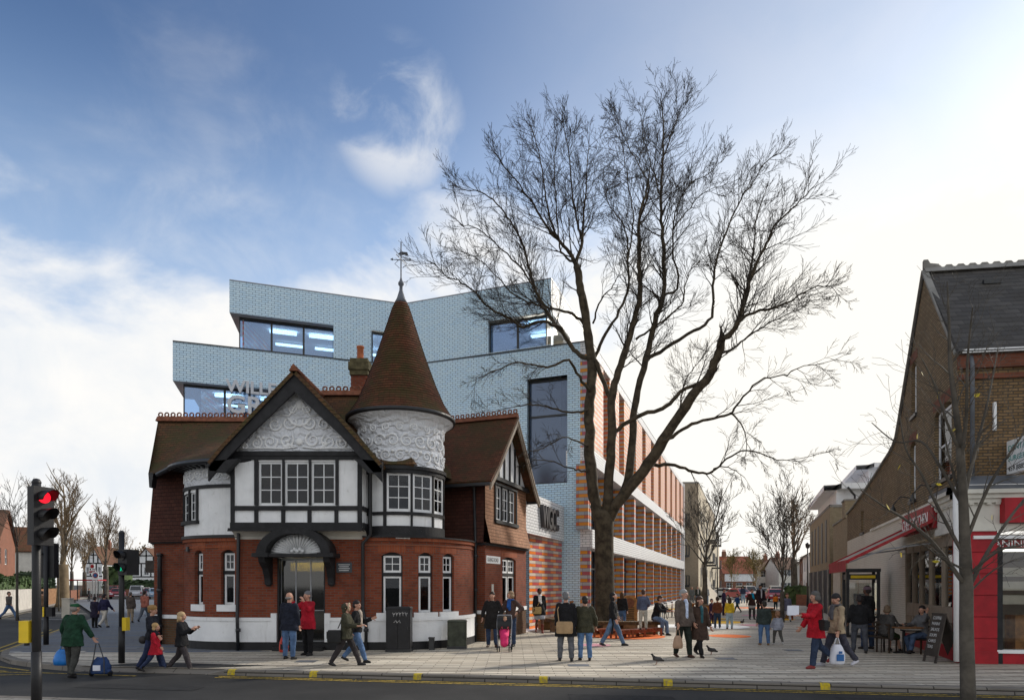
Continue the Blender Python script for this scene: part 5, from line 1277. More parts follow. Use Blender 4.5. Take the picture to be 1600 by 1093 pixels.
# --- flats beside the library, far end
q = px(1091, 80); fl, a, t, n = block('apartment_block', 'tan brick apartment block with recessed balconies beyond the library', 'flats', (q-9, 80), (q, 80), 42, 14.6, 'brick_flats', [(3.0, 6.8, 9.5, 12.6), (3.0, 6.8, 5.6, 8.4), (3.0, 6.8, 1.9, 4.6)], frame='dark_metal', bd=dS)
sp_ = Path([(q, 80), tuple((V((q, 80, 0))+dS*60).xy)])
mb = MB(); wall(mb, sp_, 0, 14.6, [], .1, 0, w_=.02, u1=22); wall(mb, sp_, 0, 12.0, [], .1, 0, w_=.02, u0=22); mb.build('street_wall', 'brick_cream', fl)
for z_ in (1.6, 5.2, 9.0):
    mb = MB()
    for u in (4, 10, 17, 25, 33, 41, 50): mb.lbox(sp_.at(0), sp_.t(1), u, u+1.3, z_, z_+2.5, -.05, .06)
    mb.build('window_strip', 'dark_metal', fl)
for u, z_ in ((7, 4.8), (7, 1.2), (14, 4.6), (14, 8.2), (30, 4.6), (30, 1.2), (30, 8.4), (22, 8.4)):
    mb = MB(); mb.lbox(sp_.at(0), sp_.t(1), u, u+3.4, z_, z_+.2, 0, 1.5)
    for i in range(12): mb.lbox(sp_.at(0), sp_.t(1), u+i*.3, u+i*.3+.14, z_+.2, z_+1.3, 1.42, 1.48)
    mb.lbox(sp_.at(0), sp_.t(1), u, u+3.4, z_+1.25, z_+1.33, 1.38, 1.52); mb.build('balcony', 'dark_metal', fl)
for z_ in (9.2, 5.3, 1.6):
    mb = MB(); mb.lbox((q-9, 80), XF, 3.6, 7.6, z_, z_+.25, 0, 1.1)
    for i in range(14): mb.lbox((q-9, 80), XF, 3.6+i*.3, 3.74+i*.3, z_+.25, z_+1.4, 1.0, 1.06)
    mb.lbox((q-9, 80), XF, 3.6, 7.6, z_+1.35, z_+1.45, .98, 1.1); mb.build('balcony', 'dark_metal', fl)
# ramp walls by the flats
mb = MB(); c = V((px(1102, 74), 74, 0)); mb.prism([c, c+dS*26, c+dS*26+V((0, 0, .9)), c+V((0, 0, 3.2))], dN*.3); o = mb.build('ramp_wall', 'concrete'); tag(o, 'sloping grey concrete ramp wall below the tan flats', 'wall')
mb = MB(); c = V((px(1106, 66), 66, 0)); mb.prism([c, c+dS*24, c+dS*24+V((0, 0, .5)), c+V((0, 0, 1.9))], dN*.3); o = mb.build('ramp_wall', 'panel_beige'); tag(o, 'lower paler ramp parapet in front of the grey ramp wall', 'wall')
# --- yellow brick flats behind the cafe
Y0 = 40.8; c0 = S0+dS*26.6
yf, a, t, n = block('brick_flats', 'yellow brick flats with white penthouse behind the cafe flank', 'flats', tuple(c0.xy), (c0.x+9, Y0-.6), 14, 6.9, 'brick_tan', [(2.0, 3.0, 3.1, 5.6)], frame='dark_metal', bd=dS)
mb = MB(); sp2 = Path([c0+dS*14, c0]); band(mb, sp2, 2.9, 6.9, -.2, .03); mb.build('street_wall', 'brick_tan', yf)
mb = MB()
for u in (1.5, 4.0, 6.5, 9.0, 11.5): mb.lbox(sp2.at(0), sp2.t(1), u, u+1.0, 3.4, 6.2, 0, .06)
mb.build('window_strip', 'dark_metal', yf)
mb = MB(); mb.lbox(sp2.at(0), sp2.t(1), 0, 14, .0, 2.9, -.05, .045); mb.build('undercroft', 'dark_room', yf)
mb = MB()
for u in (.2, 3.5, 7, 10.4, 13.4): mb.lbox(sp2.at(0), sp2.t(1), u, u+.5, 0, 2.9, .0, .12)
mb.build('undercroft_pier', 'stone_grey', yf)
mb = MB(); p = c0+dS*1.5+V((.6, 0, 0)); w2 = Path([p+dS*12, p, p+V((12, -.6, 0))]); wall(mb, w2, 6.9, 8.15); ph = mb.build('penthouse', 'render_white', yf)
mb = MB(); band(mb, w2, 8.15, 8.5, -.2, .75); mb.face([q+V((0, 0, 8.5)) for q in (p+dS*12, p, p+V((12, -.6, 0)), p+V((14, 10, 0)))]); mb.build('roof_slab', 'white_paint', ph)
p = p+dS*1.0+V((2.3, 0, 0)); w3 = Path([p+dS*8, p, p+V((10, -.6, 0))]); mb = MB(); wall(mb, w3, 8.5, 9.7); ph2 = mb.build('penthouse', 'render_white', yf)
mb = MB(); band(mb, w3, 9.7, 10.0, -.2, .75); mb.face([q+V((0, 0, 10)) for q in (p+dS*8, p, p+V((10, -.6, 0)), p+V((12, 8, 0)))]); mb.build('roof_slab', 'white_paint', ph2)
for (x, z0, z1) in ((1.9, 6.9, 8.2), (4.6, 8.5, 9.75)):
    mb = MB(); b_ = c0+V((x, .9, 0)); mb.tube([b_+V((-.5, -.4, z1)), b_+V((-.2, -.3, z1-.3)), b_+V((.1, -.1, z1-.5)), b_+V((.1, -.1, z0))], .07, 6); mb.build('rain_pipe', 'gutter_black', yf)
mb = MB(); b_ = c0+V((1.1, -.0, 0)); mb.lbox((c0.x+.4, Y0-.03), XF, 0, 2.2, 3.2, 3.35, 0, 1.4)
for i in range(16): mb.lbox((c0.x+.4, Y0-.03), XF, i*.145, i*.145+.05, 3.35, 4.4, 1.34, 1.4)
mb.lbox((c0.x+.4, Y0-.03), XF, 0, 2.25, 4.38, 4.45, 1.3, 1.44)
for i in range(9): mb.lbox((c0.x+.4, Y0-.03), XF, 0, .05, 3.35, 4.4, i*.155, i*.155+.05)
mb.build('balcony', 'steel_rail', yf)
# low brick link with parapet pier between cafe flank and flats
lk = Path([S0+dS*25, S0+dS*19.05]); o = thing('link_building', 'low yellow brick link with a tall parapet pier next to the cafe flank', 'building', tuple(S0+dS*22))
mb = MB(); wall(mb, lk, 0, 5.5); band(mb, lk, 5.5, 6.4, -.6, .05, 0, 4.4, 5.5); wall(mb, Path([S0+dS*25-dN*6, S0+dS*25]), 0, 5.5); mb.build('wall', 'brick_tan', o)
mb = MB(); band(mb, lk, 5.5, 5.58, -.5, .05, 0, 0, 4.3); band(mb, lk, 6.4, 6.48, -.65, .1, 0, 4.35, 5.55); mb.build('coping', 'stone_grey', o)
mb = MB(); mb.lbox(lk.at(0), lk.t(1), .4, 3.4, 0, 2.6, .0, .05); mb.build('shutter', 'panel_beige', o)
# --- white terrace and brick houses further down the street
for i, (x0, Yq, wm_, zt_, lab) in enumerate(((1271, 62, 'render_white', 5.2, 'white rendered terrace house next to the yellow flats'), (1262, 76, 'brick_far', 5.4, 'red brick terrace house beyond the white one'), (1255, 92, 'render_white', 5.5, 'second white terrace house, past the red brick one'))):
    p = V((px(x0, Yq), Yq, 0)); e = p+dS*13
    block('terrace_house', lab, 'house', tuple(e.xy), tuple(p.xy), 8, zt_, wm_, [(1.5, 3.2, .8, 2.4), (1.5, 3.2, 3.3, 4.8), (5, 6.2, 3.3, 4.8), (8.5, 10.2, .8, 2.4), (8.5, 10.2, 3.3, 4.8)], 'ridge', zt_+2.2, 'tile_far', 'terrace houses down the street', door=(5, 6, 2.1))
# houses closing the view
for i, (xa, xb, Yq, ze, zr, wm_, rm, lab, chm) in enumerate(((1131, 1181, 150, 4.6, 8.6, 'brick_far', 'tile_red_far', 'red roofed brick house closing the end of the street', ((.2, 1.2),)), (1186, 1216, 158, 5.4, 8.2, 'cream_paint', 'tile_far', 'cream fronted house behind the golden tree', ((.7, 1.0),)), (1217, 1252, 150, 5.6, 8.4, 'cream_paint', 'tile_far', 'cream house behind the young tree with paired trunks', ((.3, 1.0),)))):
    a_, b_ = px(xa, Yq), px(xb, Yq); L = b_-a_
    block('suburban_house', lab, 'house', (a_, Yq), (b_, Yq), 9, ze, wm_, [(L*f, L*f+1.5, z0, z0+1.4) for f in (.08, .38, .7) for z0 in (.9, ze-1.7)], 'ridge', zr, rm, 'houses closing the street', chim=chm)
    mb = MB(); mb.lbox((a_, Yq), XF, .2, L-.2, ze-2.0, ze-.2, .0, .05) if i == 0 else None
    if i == 0: tagd = mb.build('white_band', 'render_white', [ob for ob in COL.objects if ob.name.startswith('suburban_house')][-1])
# --- side street: houses on its far side
lf_ = V((-.49, .872, 0)).normalized(); ln = V((lf_.y, -lf_.x, 0))
def sidehouse(name, label, s_, L, setb, ze, zr, wallm, roofm, gable, chm=(), wins=None):
    p = V((-31.5, 34, 0))+lf_*s_-ln*setb
    return block(name, label, 'house', tuple(p.xy), tuple((p+lf_*L).xy), 9, ze, wallm, wins or [(1, 2.4, .9, 2.8), (1, 2.4, 4, 5.6), (4.4, 5.6, .9, 2.8), (4.4, 5.6, 4, 5.6)], 'ridge', zr, roofm, 'houses along the side street', gable, chm, (3.0, 3.9, 2.2))
sidehouse('brick_villa', 'brown brick villa with tall chimney at the near end of the side street', 13, 9, 2.5, 6.6, 10.4, 'brick_stock', 'tile_brown', False, ((.06, 2.0),))
h2, a, t, n = sidehouse('gabled_villa', 'cream villa with brown roof and chimney pots behind the white fence', 23.5, 9, 2.2, 6.4, 9.8, 'cream_paint', 'tile_far', False, ((.5, 1.3),))
sidehouse('gabled_villa', 'brick villa half hidden by the stout plane tree', 34, 10, 2.5, 6.4, 9.6, 'brick_far', 'tile_far', True)
sidehouse('gabled_villa', 'furthest villa of the side street, behind the bus shelter', 58, 10, 2.5, 6.4, 9.6, 'cream_paint', 'tile_brown', True)
def timbered(x0, x1, Yq, ze, zr, label):
    a_, b_ = px(x0, Yq), px(x1, Yq); L = b_-a_
    o, a, t, n = block('timbered_house', label, 'house', (a_, Yq), (b_, Yq), 10, ze, 'render_white', [(L*.42, L*.58, ze-.6, ze+.8) if False else (L*.42, L*.58, ze-2.3, ze-.8), (L*.1, L*.25, ze-2.3, ze-.8), (L*.75, L*.9, ze-2.3, ze-.8)], 'ridge', zr, 'tile_far', 'timbered houses at the end of the side street', True, ((.5, 1.2),))
    mid = L/2; studs(o, a, t, [(0, ze, L, ze), (mid, ze, mid, zr-.5), (mid*.5, ze, mid*.5, (ze+zr)/2-.2), (mid*1.5, ze, mid*1.5, (ze+zr)/2-.2), (mid*.55, (ze+zr)/2, mid*1.45, (ze+zr)/2), (0, ze-2.6, L, ze-2.6), (L*.33, ze-2.6, L*.33, ze), (L*.66, ze-2.6, L*.66, ze)])
timbered(206, 251, 125, 6.0, 9.0, 'white half-timbered gabled house at the end of the side street')
timbered(132, 160, 130, 6.2, 9.6, 'half-timbered house glimpsed between the bare plane trees')
# fences and walls along the side street
def fence(label, s_, L, setb, hgt, mat, name='garden_fence', step=.16):
    p = V((-31.5, 34, 0))+lf_*s_-ln*setb; mb = MB()
    mb.lbox(p, lf_, 0, L, .25, .35, -.1, -.03); mb.lbox(p, lf_, 0, L, hgt-.35, hgt-.25, -.1, -.03)
    for i in range(int(L/step)): mb.lbox(p, lf_, i*step, i*step+step*.86, 0, hgt+.03*(i % 2), -.03, .0)
    tag(mb.build(name, mat), label, 'fence')
fence('pale boarded garden fence in front of the cream villa', 2, 22, -2.2, 1.55, 'fence_white'); fence('brown boarded fence past the stout plane tree', 24.6, 14, -2.2, 1.5, 'fence_wood')
mb = MB(); p = V((-31.5, 34, 0))+lf_*40+ln*2.2; mb.lbox(p, lf_, 0, 20, 0, 1.2, -.2, 0); tag(mb.build('garden_wall', 'brick_far'), 'low brick garden wall behind the bus shelter', 'wall')
mb = MB(); Yq = 105; mb.lbox((px(196, Yq), Yq), XF, 0, 8, 0, 1.1, -.2, 0); tag(mb.build('garden_wall', 'brick_far'), 'brick garden wall under the clipped hedge', 'wall')
# ---------------------------------------------------------------- greenery
def leafmass(mb, c, r, n, size, rnd, m=0, lump=.55):
    """leaf-sized faces in loose clumps through an ellipsoid"""
    cl = [(V((rnd.gauss(0, .5)*r[0], rnd.gauss(0, .5)*r[1], rnd.gauss(0, .45)*r[2])), rnd.uniform(.25, lump)) for _ in range(max(4, n//60))]
    for _ in range(n):
        k0, kr = rnd.choice(cl); d = V((rnd.gauss(0, 1), rnd.gauss(0, 1), rnd.gauss(0, 1))).normalized()*rnd.random()**.5
        p = V(c)+k0+V((d.x*r[0]*kr, d.y*r[1]*kr, d.z*r[2]*kr)); s_ = size*rnd.uniform(.6, 1.4)
        a = V((rnd.gauss(0, 1), rnd.gauss(0, 1), rnd.gauss(0, 1))).normalized(); b = a.orthogonal().normalized()
        mb.face([p-a*s_, p+b*s_*.55, p+a*s_, p-b*s_*.55], m)
def hedge(label, a, b, wd, hgt, mat='leaf_dark', seed=1, n=900, size=.16, name='hedge'):
    a, b = V((*a, 0)), V((*b, 0)); d = b-a; t = d.normalized(); nn = V((-t.y, t.x, 0)); rnd = random.Random(seed); mb = MB(); k_ = max(2, int(d.length/1.2))
    pr_ = [(-.42, .0), (-.5, .3), (-.48, .8), (-.34, .97), (.34, .97), (.48, .8), (.5, .3), (.42, 0)]
    rings = []
    for i in range(k_+1): rings.append([a+d*(i/k_)+nn*(q[0]*wd*rnd.uniform(.88, 1.0))+V((0, 0, q[1]*hgt*rnd.uniform(.92, 1.0))) for q in pr_])
    for r1_, r2_ in zip(rings, rings[1:]):
        for j in range(7): mb.face([r1_[j], r1_[j+1], r2_[j+1], r2_[j]])
    mb.face(rings[0]); mb.face(rings[-1][::-1])
    for _ in range(n):
        j = rnd.randrange(7); f = rnd.random(); g_ = rnd.random(); i = min(k_-1, int(g_*k_)); p = rings[i][j].lerp(rings[i+1][j+1], f)+V((rnd.gauss(0, .05), rnd.gauss(0, .05), rnd.gauss(0, .06))); s_ = size*rnd.uniform(.5, 1.3)
        u = V((rnd.gauss(0, 1), rnd.gauss(0, 1), rnd.gauss(0, 1))).normalized(); v = u.orthogonal().normalized(); mb.face([p-u*s_, p+v*s_*.6, p+u*s_, p-v*s_*.6])
    return tag(mb.build(name, mat), label, 'hedge')
hp = lambda s_, o: tuple((V((-31.5, 34, 0))+lf_*s_+ln*o).xy)
hedge('dark hedge rising behind the pale fence', hp(6, 1.4), hp(23, 1.4), 1.2, 2.6, 'leaf_green', 1, 1500)
hedge('rounded evergreen hedge beside the bus shelter', hp(27, .8), hp(39, .8), 2.0, 3.1, 'leaf_dark', 2, 1800, .2)
hedge('tall clipped hedge in front of the timbered house', (px(181, 108), 108), (px(252, 108), 108), 1.6, 2.7, 'leaf_dark', 3, 1800, .22)
hedge('higher evergreen clump left of the timbered house', (px(168, 112), 112), (px(200, 112), 112), 3, 5.2, 'leaf_green', 4, 1500, .25)
hedge('small clipped hedge on a brick wall by the white terrace', (px(1247, 60), 62), (px(1259, 60), 60), 1.2, 1.9, 'leaf_green', 5, 500, .12)
mb = MB(); mb.lbox((px(1244, 59), 59), (.4, -.9), 0, 3, 0, 1.0, -.2, 0); tag(mb.build('garden_wall', 'brick_far'), 'brick garden wall under the small hedge by the white terrace', 'wall')
# wooded rise behind the far houses
g = MB(); n = 24
for i in range(n):
    x0, x1 = 20+i*5.2, 20+(i+1)*5.2; hh = lambda x: 5.5+2.5*sin(x*.09)+1.5*sin(x*.23+1)
    g.face([(x0, 185, -.1), (x1, 185, -.1), (x1, 215, hh(x1)), (x0, 215, hh(x0))]); g.face([(x0, 215, hh(x0)), (x1, 215, hh(x1)), (x1, 260, hh(x1)+1), (x0, 260, hh(x0)+1)])
struct(g, 'hill', 'leaf_olive')
mb = MB(); rnd = random.Random(7)
for i in range(26):
    x = 34+i*3.6+rnd.uniform(-1, 1); y = rnd.uniform(190, 222); hgt = rnd.uniform(7, 11)
    leafmass(mb, (x, y, hgt*.58), (3.4, 3, hgt*.45), 420, .34, rnd, 0 if rnd.random() < .7 else 1)
tag(mb.build('woodland', ['leaf_olive', 'leaf_dark']), 'dark wooded rise behind the far houses', 'woodland', kind='stuff')
mb = MB(); rnd = random.Random(17)
for i in range(22):
    x = -112+i*3.4+rnd.uniform(-1, 1); y = rnd.uniform(150, 175); hgt = rnd.uniform(9, 15)
    leafmass(mb, (x, y, hgt*.55), (3.2, 3, hgt*.42), 260, .26, rnd, 0)
tag(mb.build('woodland', ['twig_tan']), 'brown mass of bare winter trees behind the side street', 'woodland', kind='stuff')
# ================================================================ trees
def smoothpts(pts, per=4):
    out = []; n = len(pts)
    for i in range(n-1):
        p0, p1, p2, p3 = pts[max(0, i-1)], pts[i], pts[i+1], pts[min(n-1, i+2)]
        for j in range(per):
            t = j/per; out.append(.5*((2*p1)+(p2-p0)*t+(2*p0-5*p1+4*p2-p3)*t*t+(3*p1-p0-3*p2+p3)*t**3))
    return out+[pts[-1]]
def rdir(d, ang, rnd):
    a = d.orthogonal().normalized(); b = d.cross(a); th = rnd.uniform(0, 2*pi); return (d*cos(ang)+(a*cos(th)+b*sin(th))*sin(ang)).normalized()
def grow(mb, p, d, L, r, lev, rnd, up=.12, kids=(5, 4, 3), ang=(.45, .95), wig=.20, m=0, minr=.004):
    """one bare branch and its side shoots"""
    n = 5 if lev > 1 else (4 if lev == 1 else 3); pts = [p]; q = p.copy(); dd = d.copy()
    for i in range(n):
        dd = (dd+V((rnd.gauss(0, wig), rnd.gauss(0, wig), rnd.gauss(0, wig)+up))).normalized(); q = q+dd*(L/n); pts.append(q)
    mb.tube(pts, [max(minr, r*(1-.86*i/n)) for i in range(n+1)], 5 if lev > 1 else 3, m, cap=False)
    if lev <= 0: return
    k_ = kids[lev-1]
    for i in range(k_):
        f = .2+.8*(i+rnd.random())/k_; idx = min(n-1, int(f*n)); a, b = pts[idx], pts[idx+1]; s_ = a.lerp(b, f*n-idx)
        grow(mb, s_, rdir((b-a).normalized(), rnd.uniform(*ang), rnd), L*rnd.uniform(.38, .62)*(1.15-.4*f), max(minr, r*.5*(1-.4*f)), lev-1, rnd, up, kids, ang, wig, m, minr)
TY = 26.0
tree = thing('plane_tree', 'tall bare spreading tree with forked trunk standing in the square before the library', 'tree', (px(948, TY), TY, 0))
trk, twg = MB(), MB(); rnd = random.Random(11)
def limb(pts, r0, r1, d0=0.0, d1=0.0, spawn=True, f0=.25, dens=.19, L1=(1.0, 2.2), up=.10, seed=None):
    """traced limb: photo points, radii in metres at both ends, depth offset running from d0 to d1"""
    pts = [(x if y > 700 else 985+(x-985)*(1-.085*min(1, (700-y)/120)), y if y > 420 else 420-(420-y)*.88) for x, y in pts]; n = len(pts); ps = [P(x, y, TY+d0+(d1-d0)*(i/(n-1))) for i, (x, y) in enumerate(pts)]; ps = smoothpts(ps, 4)
    ps = [p+V((rnd.gauss(0, .02), rnd.gauss(0, .03), rnd.gauss(0, .02))) if 0 < i < len(ps)-1 else p for i, p in enumerate(ps)]
    r0 *= .88; m_ = len(ps); rr = [r0+(r1-r0)*(i/(m_-1))**.8 for i in range(m_)]; trk.tube(ps, [q*rnd.uniform(.94, 1.06) for q in rr], 9 if r0 > .1 else 6)
    if not spawn: return
    acc = 0.0
    for i in range(1, m_):
        seg = (ps[i]-ps[i-1]); f = i/(m_-1); acc += seg.length
        if f < f0: acc = 0; continue
        while acc > dens:
            acc -= dens; d = seg.normalized(); L = rnd.uniform(*L1)*(1.15-.55*f)
            grow(twg, ps[i-1].lerp(ps[i], rnd.random()), rdir(d, rnd.uniform(.45, 1.05), rnd), L, max(.012, min(.032, rr[i]*.45)), 2, rnd, up*.6, (4, 6), (.32, .75), .085, minr=.0055)
    d = (ps[-1]-ps[-2]).normalized(); grow(twg, ps[-1], d, 0.5, r1*.9, 2, rnd, up, (4, 4), (.3, .8), .15, minr=.0055)
base = [(951, 992), (949, 975), (946, 950), (945, 900), (944, 850), (944, 815), (942, 795)]
bp = [P(x, y, TY) for x, y in base]; bp[0].z = -.02
trk.tube(smoothpts(bp, 3), [q for q in (.62, .56, .52, .49, .46, .43, .41, .40, .39, .385, .38, .38, .38, .385, .39, .40, .38, .33, .25)], 16)
for i in range(7):
    a = 2*pi*i/7+.3; c = V((px(950, TY), TY, 0)); trk.tube([c+V((cos(a)*.85, sin(a)*.85, -.05)), c+V((cos(a)*.5, sin(a)*.5, .22)), c+V((cos(a)*.25, sin(a)*.25, .9))], [.10, .17, .12], 7)
limb([(938, 815), (932, 790), (926, 760), (920, 690), (918, 626), (919, 573), (911, 512), (904, 470), (898, 440), (893, 415)], .30, .15, 0, .5, True, .75, .8)
limb([(948, 815), (949, 790), (952, 740), (955, 687), (954, 626), (961, 591), (977, 547), (992, 499), (1002, 459), (1001, 424), (1000, 379), (1001, 329), (1010, 290), (1017, 255)], .27, .03, 0, -2.0, True, .42)
limb([(950, 820), (957, 797), (981, 753), (988, 680), (994, 626), (1012, 560), (1027, 503), (1041, 459), (1043, 406), (1039, 348), (1037, 290), (1039, 233), (1041, 168), (1038, 112)], .25, .018, 0, 1.2, True, .38)
limb([(946, 825), (962, 789), (1005, 736), (1036, 688), (1063, 652), (1089, 617), (1120, 586), (1135, 551), (1140, 532)], .30, .15, 0, -1.6, True, .75, .8)
limb([(1140, 532), (1164, 512), (1181, 468), (1190, 437), (1201, 410), (1217, 375), (1232, 344), (1267, 306), (1297, 275)], .13, .015, -1.6, -2.6, True, .1)
limb([(1164, 512), (1178, 471), (1190, 425), (1196, 380), (1200, 330), (1215, 285)], .08, .015, -1.7, -.4, True, .2)
limb([(1139, 534), (1160, 515), (1181, 494), (1216, 485), (1252, 474), (1295, 450), (1328, 447)], .10, .012, -1.6, -3.0, True, .2)
limb([(1135, 551), (1160, 545), (1190, 523), (1234, 499), (1280, 480)], .07, .014, -1.5, .8, True, .2)
limb([(892, 411), (902, 371), (895, 340), (886, 285), (880, 220), (868, 150)], .09, .012, .5, 1.8, True, .1)
limb([(902, 371), (906, 320), (910, 260), (914, 190)], .07, .012, .7, 2.4, True, .1)
limb([(893, 415), (881, 389), (860, 367), (838, 338), (812, 294), (779, 250), (748, 206)], .10, .012, .5, -.8, True, .1)
limb([(860, 367), (845, 320), (838, 270), (830, 215), (815, 165)], .06, .012, .3, 1.5, True, .15)
limb([(893, 408), (870, 395), (862, 360), (858, 300), (856, 240), (858, 190)], .06, .012, .5, -1.6, True, .2)
limb([(918, 560), (897, 554), (880, 533), (856, 505), (838, 481), (824, 456), (814, 425), (799, 371), (779, 334), (757, 305), (728, 283), (702, 280), (678, 265)], .12, .012, .2, 3.0, True, .25)
limb([(905, 505), (890, 492), (866, 484), (840, 478), (815, 440), (790, 410), (760, 380), (725, 350), (695, 340)], .08, .012, .4, -2.2, True, .25)
limb([(880, 533), (859, 509), (828, 502), (800, 512), (779, 498), (744, 481), (720, 456), (696, 441), (675, 432), (645, 408)], .09, .012, .3, -3.2, True, .15)
limb([(838, 481), (810, 470), (780, 455), (745, 420), (712, 395), (690, 385)], .05, .01, .8, 2.6, True, .1)
limb([(918, 612), (899, 589), (880, 561), (850, 573), (821, 570), (790, 566), (755, 578), (722, 594)], .08, .012, .1, -2.6, True, .3, .5, (1.0, 2.0), -.02)
limb([(915, 640), (890, 644), (856, 637), (824, 632), (790, 636), (751, 648)], .06, .01, 0, -1.6, True, .25, .45, (.8, 1.7), -.05)
limb([(918, 697), (904, 690), (880, 683), (848, 700), (820, 705)], .05, .01, 0, -2.4, True, .2, .45, (.8, 1.6), -.05)
limb([(919, 735), (904, 735), (883, 728), (849, 717), (826, 720)], .05, .01, 0, -1.2, True, .2, .45, (.7, 1.5), -.06)
limb([(920, 570), (926, 555), (944, 520), (966, 485), (983, 446), (979, 406), (980, 379), (971, 337), (951, 310), (938, 276)], .10, .012, .3, 2.4, True, .4)
limb([(954, 626), (942, 600), (928, 569), (921, 555)], .10, .10, 0, .3, False)
limb([(921, 505), (935, 468), (953, 450), (965, 430)], .05, .012, .4, -1.8, True, .3)
limb([(979, 406), (985, 380), (990, 330), (983, 280), (975, 220), (963, 175)], .05, .01, 1.6, 3.2, True, .1)
limb([(1001, 329), (1017, 275), (998, 233), (975, 190), (960, 140)], .045, .01, -1.5, .4, True, .1)
limb([(1037, 290), (1022, 240), (1008, 190), (1000, 135)], .04, .01, .8, 2.6, True, .1)
limb([(1038, 233), (1052, 190), (1066, 150), (1085, 120)], .04, .01, .9, -.6, True, .1)
limb([(1012, 560), (1045, 543), (1093, 518), (1124, 494), (1126, 446), (1130, 410), (1140, 379), (1159, 329), (1178, 287), (1194, 268), (1217, 229), (1246, 212)], .10, .012, .5, 2.6, True, .35)
limb([(994, 530), (1030, 508), (1071, 477), (1078, 448), (1090, 420), (1120, 395)], .06, .01, .4, -2.2, True, .3)
limb([(1041, 459), (1062, 455), (1066, 430), (1058, 395), (1058, 350), (1065, 310), (1086, 271), (1120, 250), (1145, 225)], .06, .01, .6, -1.4, True, .3)
limb([(1058, 350), (1080, 320), (1105, 290), (1150, 268)], .04, .01, -.4, .8, True, .1)
limb([(955, 687), (966, 670), (1001, 648), (1045, 635), (1067, 613), (1106, 595), (1120, 588)], .11, .06, -.2, -1.3, True, .5, .8)
limb([(1036, 690), (1050, 682), (1076, 666), (1111, 655), (1146, 646), (1164, 626), (1203, 595), (1243, 586), (1282, 573), (1339, 560)], .10, .010, -1.0, -3.4, True, .3, .5, (1.0, 2.2), .02)
limb([(1146, 646), (1160, 655), (1168, 680), (1166, 705)], .05, .012, -2, -2.6, True, .2, .4, (.6, 1.2), -.08)
limb([(1010, 735), (1023, 725), (1054, 727), (1085, 737), (1111, 738), (1137, 716), (1168, 703), (1208, 716), (1238, 718), (1295, 705)], .10, .010, -.4, 2.4, True, .3, .45, (.8, 1.8), -.05)
limb([(1111, 738), (1125, 728), (1150, 735), (1165, 748)], .04, .01, 1.0, 1.6, True, .1, .4, (.6, 1.2), -.06)
limb([(1063, 652), (1070, 620), (1080, 590), (1098, 570)], .05, .014, -.8, 1.2, True, .2)
o = trk.build('trunk', 'bark', tree, True); twg.build('crown', 'bark_twig', tree)
# ---------------------------------------------------------------- smaller trees
def gentree(name, label, x, y, hgt, spread, trunk_r, seed, fork=.35, n=9, mats=('bark_grey', 'bark_grey'), kids=(4, 4), group=None, up=.12, lev=2, z=0.0, minr=.008, lean=0.0, a0=.35, a1=.75, leafm=None, nleaf=0):
    rnd = random.Random(seed); t = thing(name, label, 'tree', (x, y, z), group); a, b = MB(), MB(); p0 = V((x, y, z-.05)); top = p0+V((lean, 0, hgt*fork))
    a.tube(smoothpts([p0, p0.lerp(top, .4)+V((rnd.gauss(0, .04), 0, 0))*hgt*.1, top], 3), [trunk_r*q for q in (1.25, 1.0, .95, .9, .87, .84, .8)], 9)
    for i in range(n):
        th = 2*pi*i/n+rnd.uniform(-.4, .4); f = rnd.uniform(.0, .9); s_ = top+V((0, 0, hgt*(1-fork)*f*.45)) if i else top
        an = rnd.uniform(a0, a1)*(1-f*.5); d = V((cos(th)*sin(an)*spread, sin(th)*sin(an)*spread, cos(an))).normalized()
        grow(b, s_, d, hgt*(1-fork)*rnd.uniform(.6, .85)*(1-.35*f), trunk_r*.30*(1-.3*f), lev+1, rnd, up, kids+(5,), (.35, .8), .13, minr=minr)
    grow(a, top, V((lean*.05, 0, 1)), hgt*(1-fork)*.95, trunk_r*.5, 1, rnd, .1, (5,), (.4, .7), .08)
    a.build('trunk', mats[0], t, True); b.build('crown', mats[1], t)
    if leafm:
        g_ = MB(); leafmass(g_, (x, y, z+hgt*.62), (hgt*.26*spread, hgt*.2, hgt*.34), nleaf, .09*hgt/8, rnd); g_.build('leaves', leafm, t)
    return t
def dup_tree(src, label, x, y, rz, sc, group=None):
    c = copy_tree(src, (x, y, 0), rz, label, group); c.scale = (sc, sc, sc); return c
g1 = gentree('young_tree', 'slim bare young tree by the library end, in front of the tan flats', px(1101, 36), 36, 7.4, 1.05, .16, 21, .40, 9, ('bark_grey', 'bark_grey'), (4, 4), minr=.010)
g2 = gentree('young_tree', 'tall bare young tree with upright crown in the middle of the street', px(1222, 33), 33, 6.8, 1.0, .12, 22, .24, 11, ('bark_grey', 'bark_grey'), (4, 4), minr=.009)
g3 = gentree('street_tree', 'stouter bare street tree just behind the upright young tree', px(1240, 62), 62, 10.5, .9, .34, 23, .42, 8, ('bark_grey', 'twig_tan'), (4, 4), minr=.014)
g4 = gentree('birch_tree', 'golden leaved tree in front of the cream houses', px(1178, 120), 120, 8.6, .9, .18, 24, .2, 9, ('bark_pale', 'twig_gold'), (4, 4), minr=.02, leafm='leaf_gold', nleaf=1500)
gentree('birch_tree', 'yellowing tree at the foot of the tan flats', px(1143, 125), 125, 8.0, .8, .18, 25, .2, 8, ('bark_pale', 'twig_gold'), (4, 4), minr=.02, leafm='leaf_gold', nleaf=900)
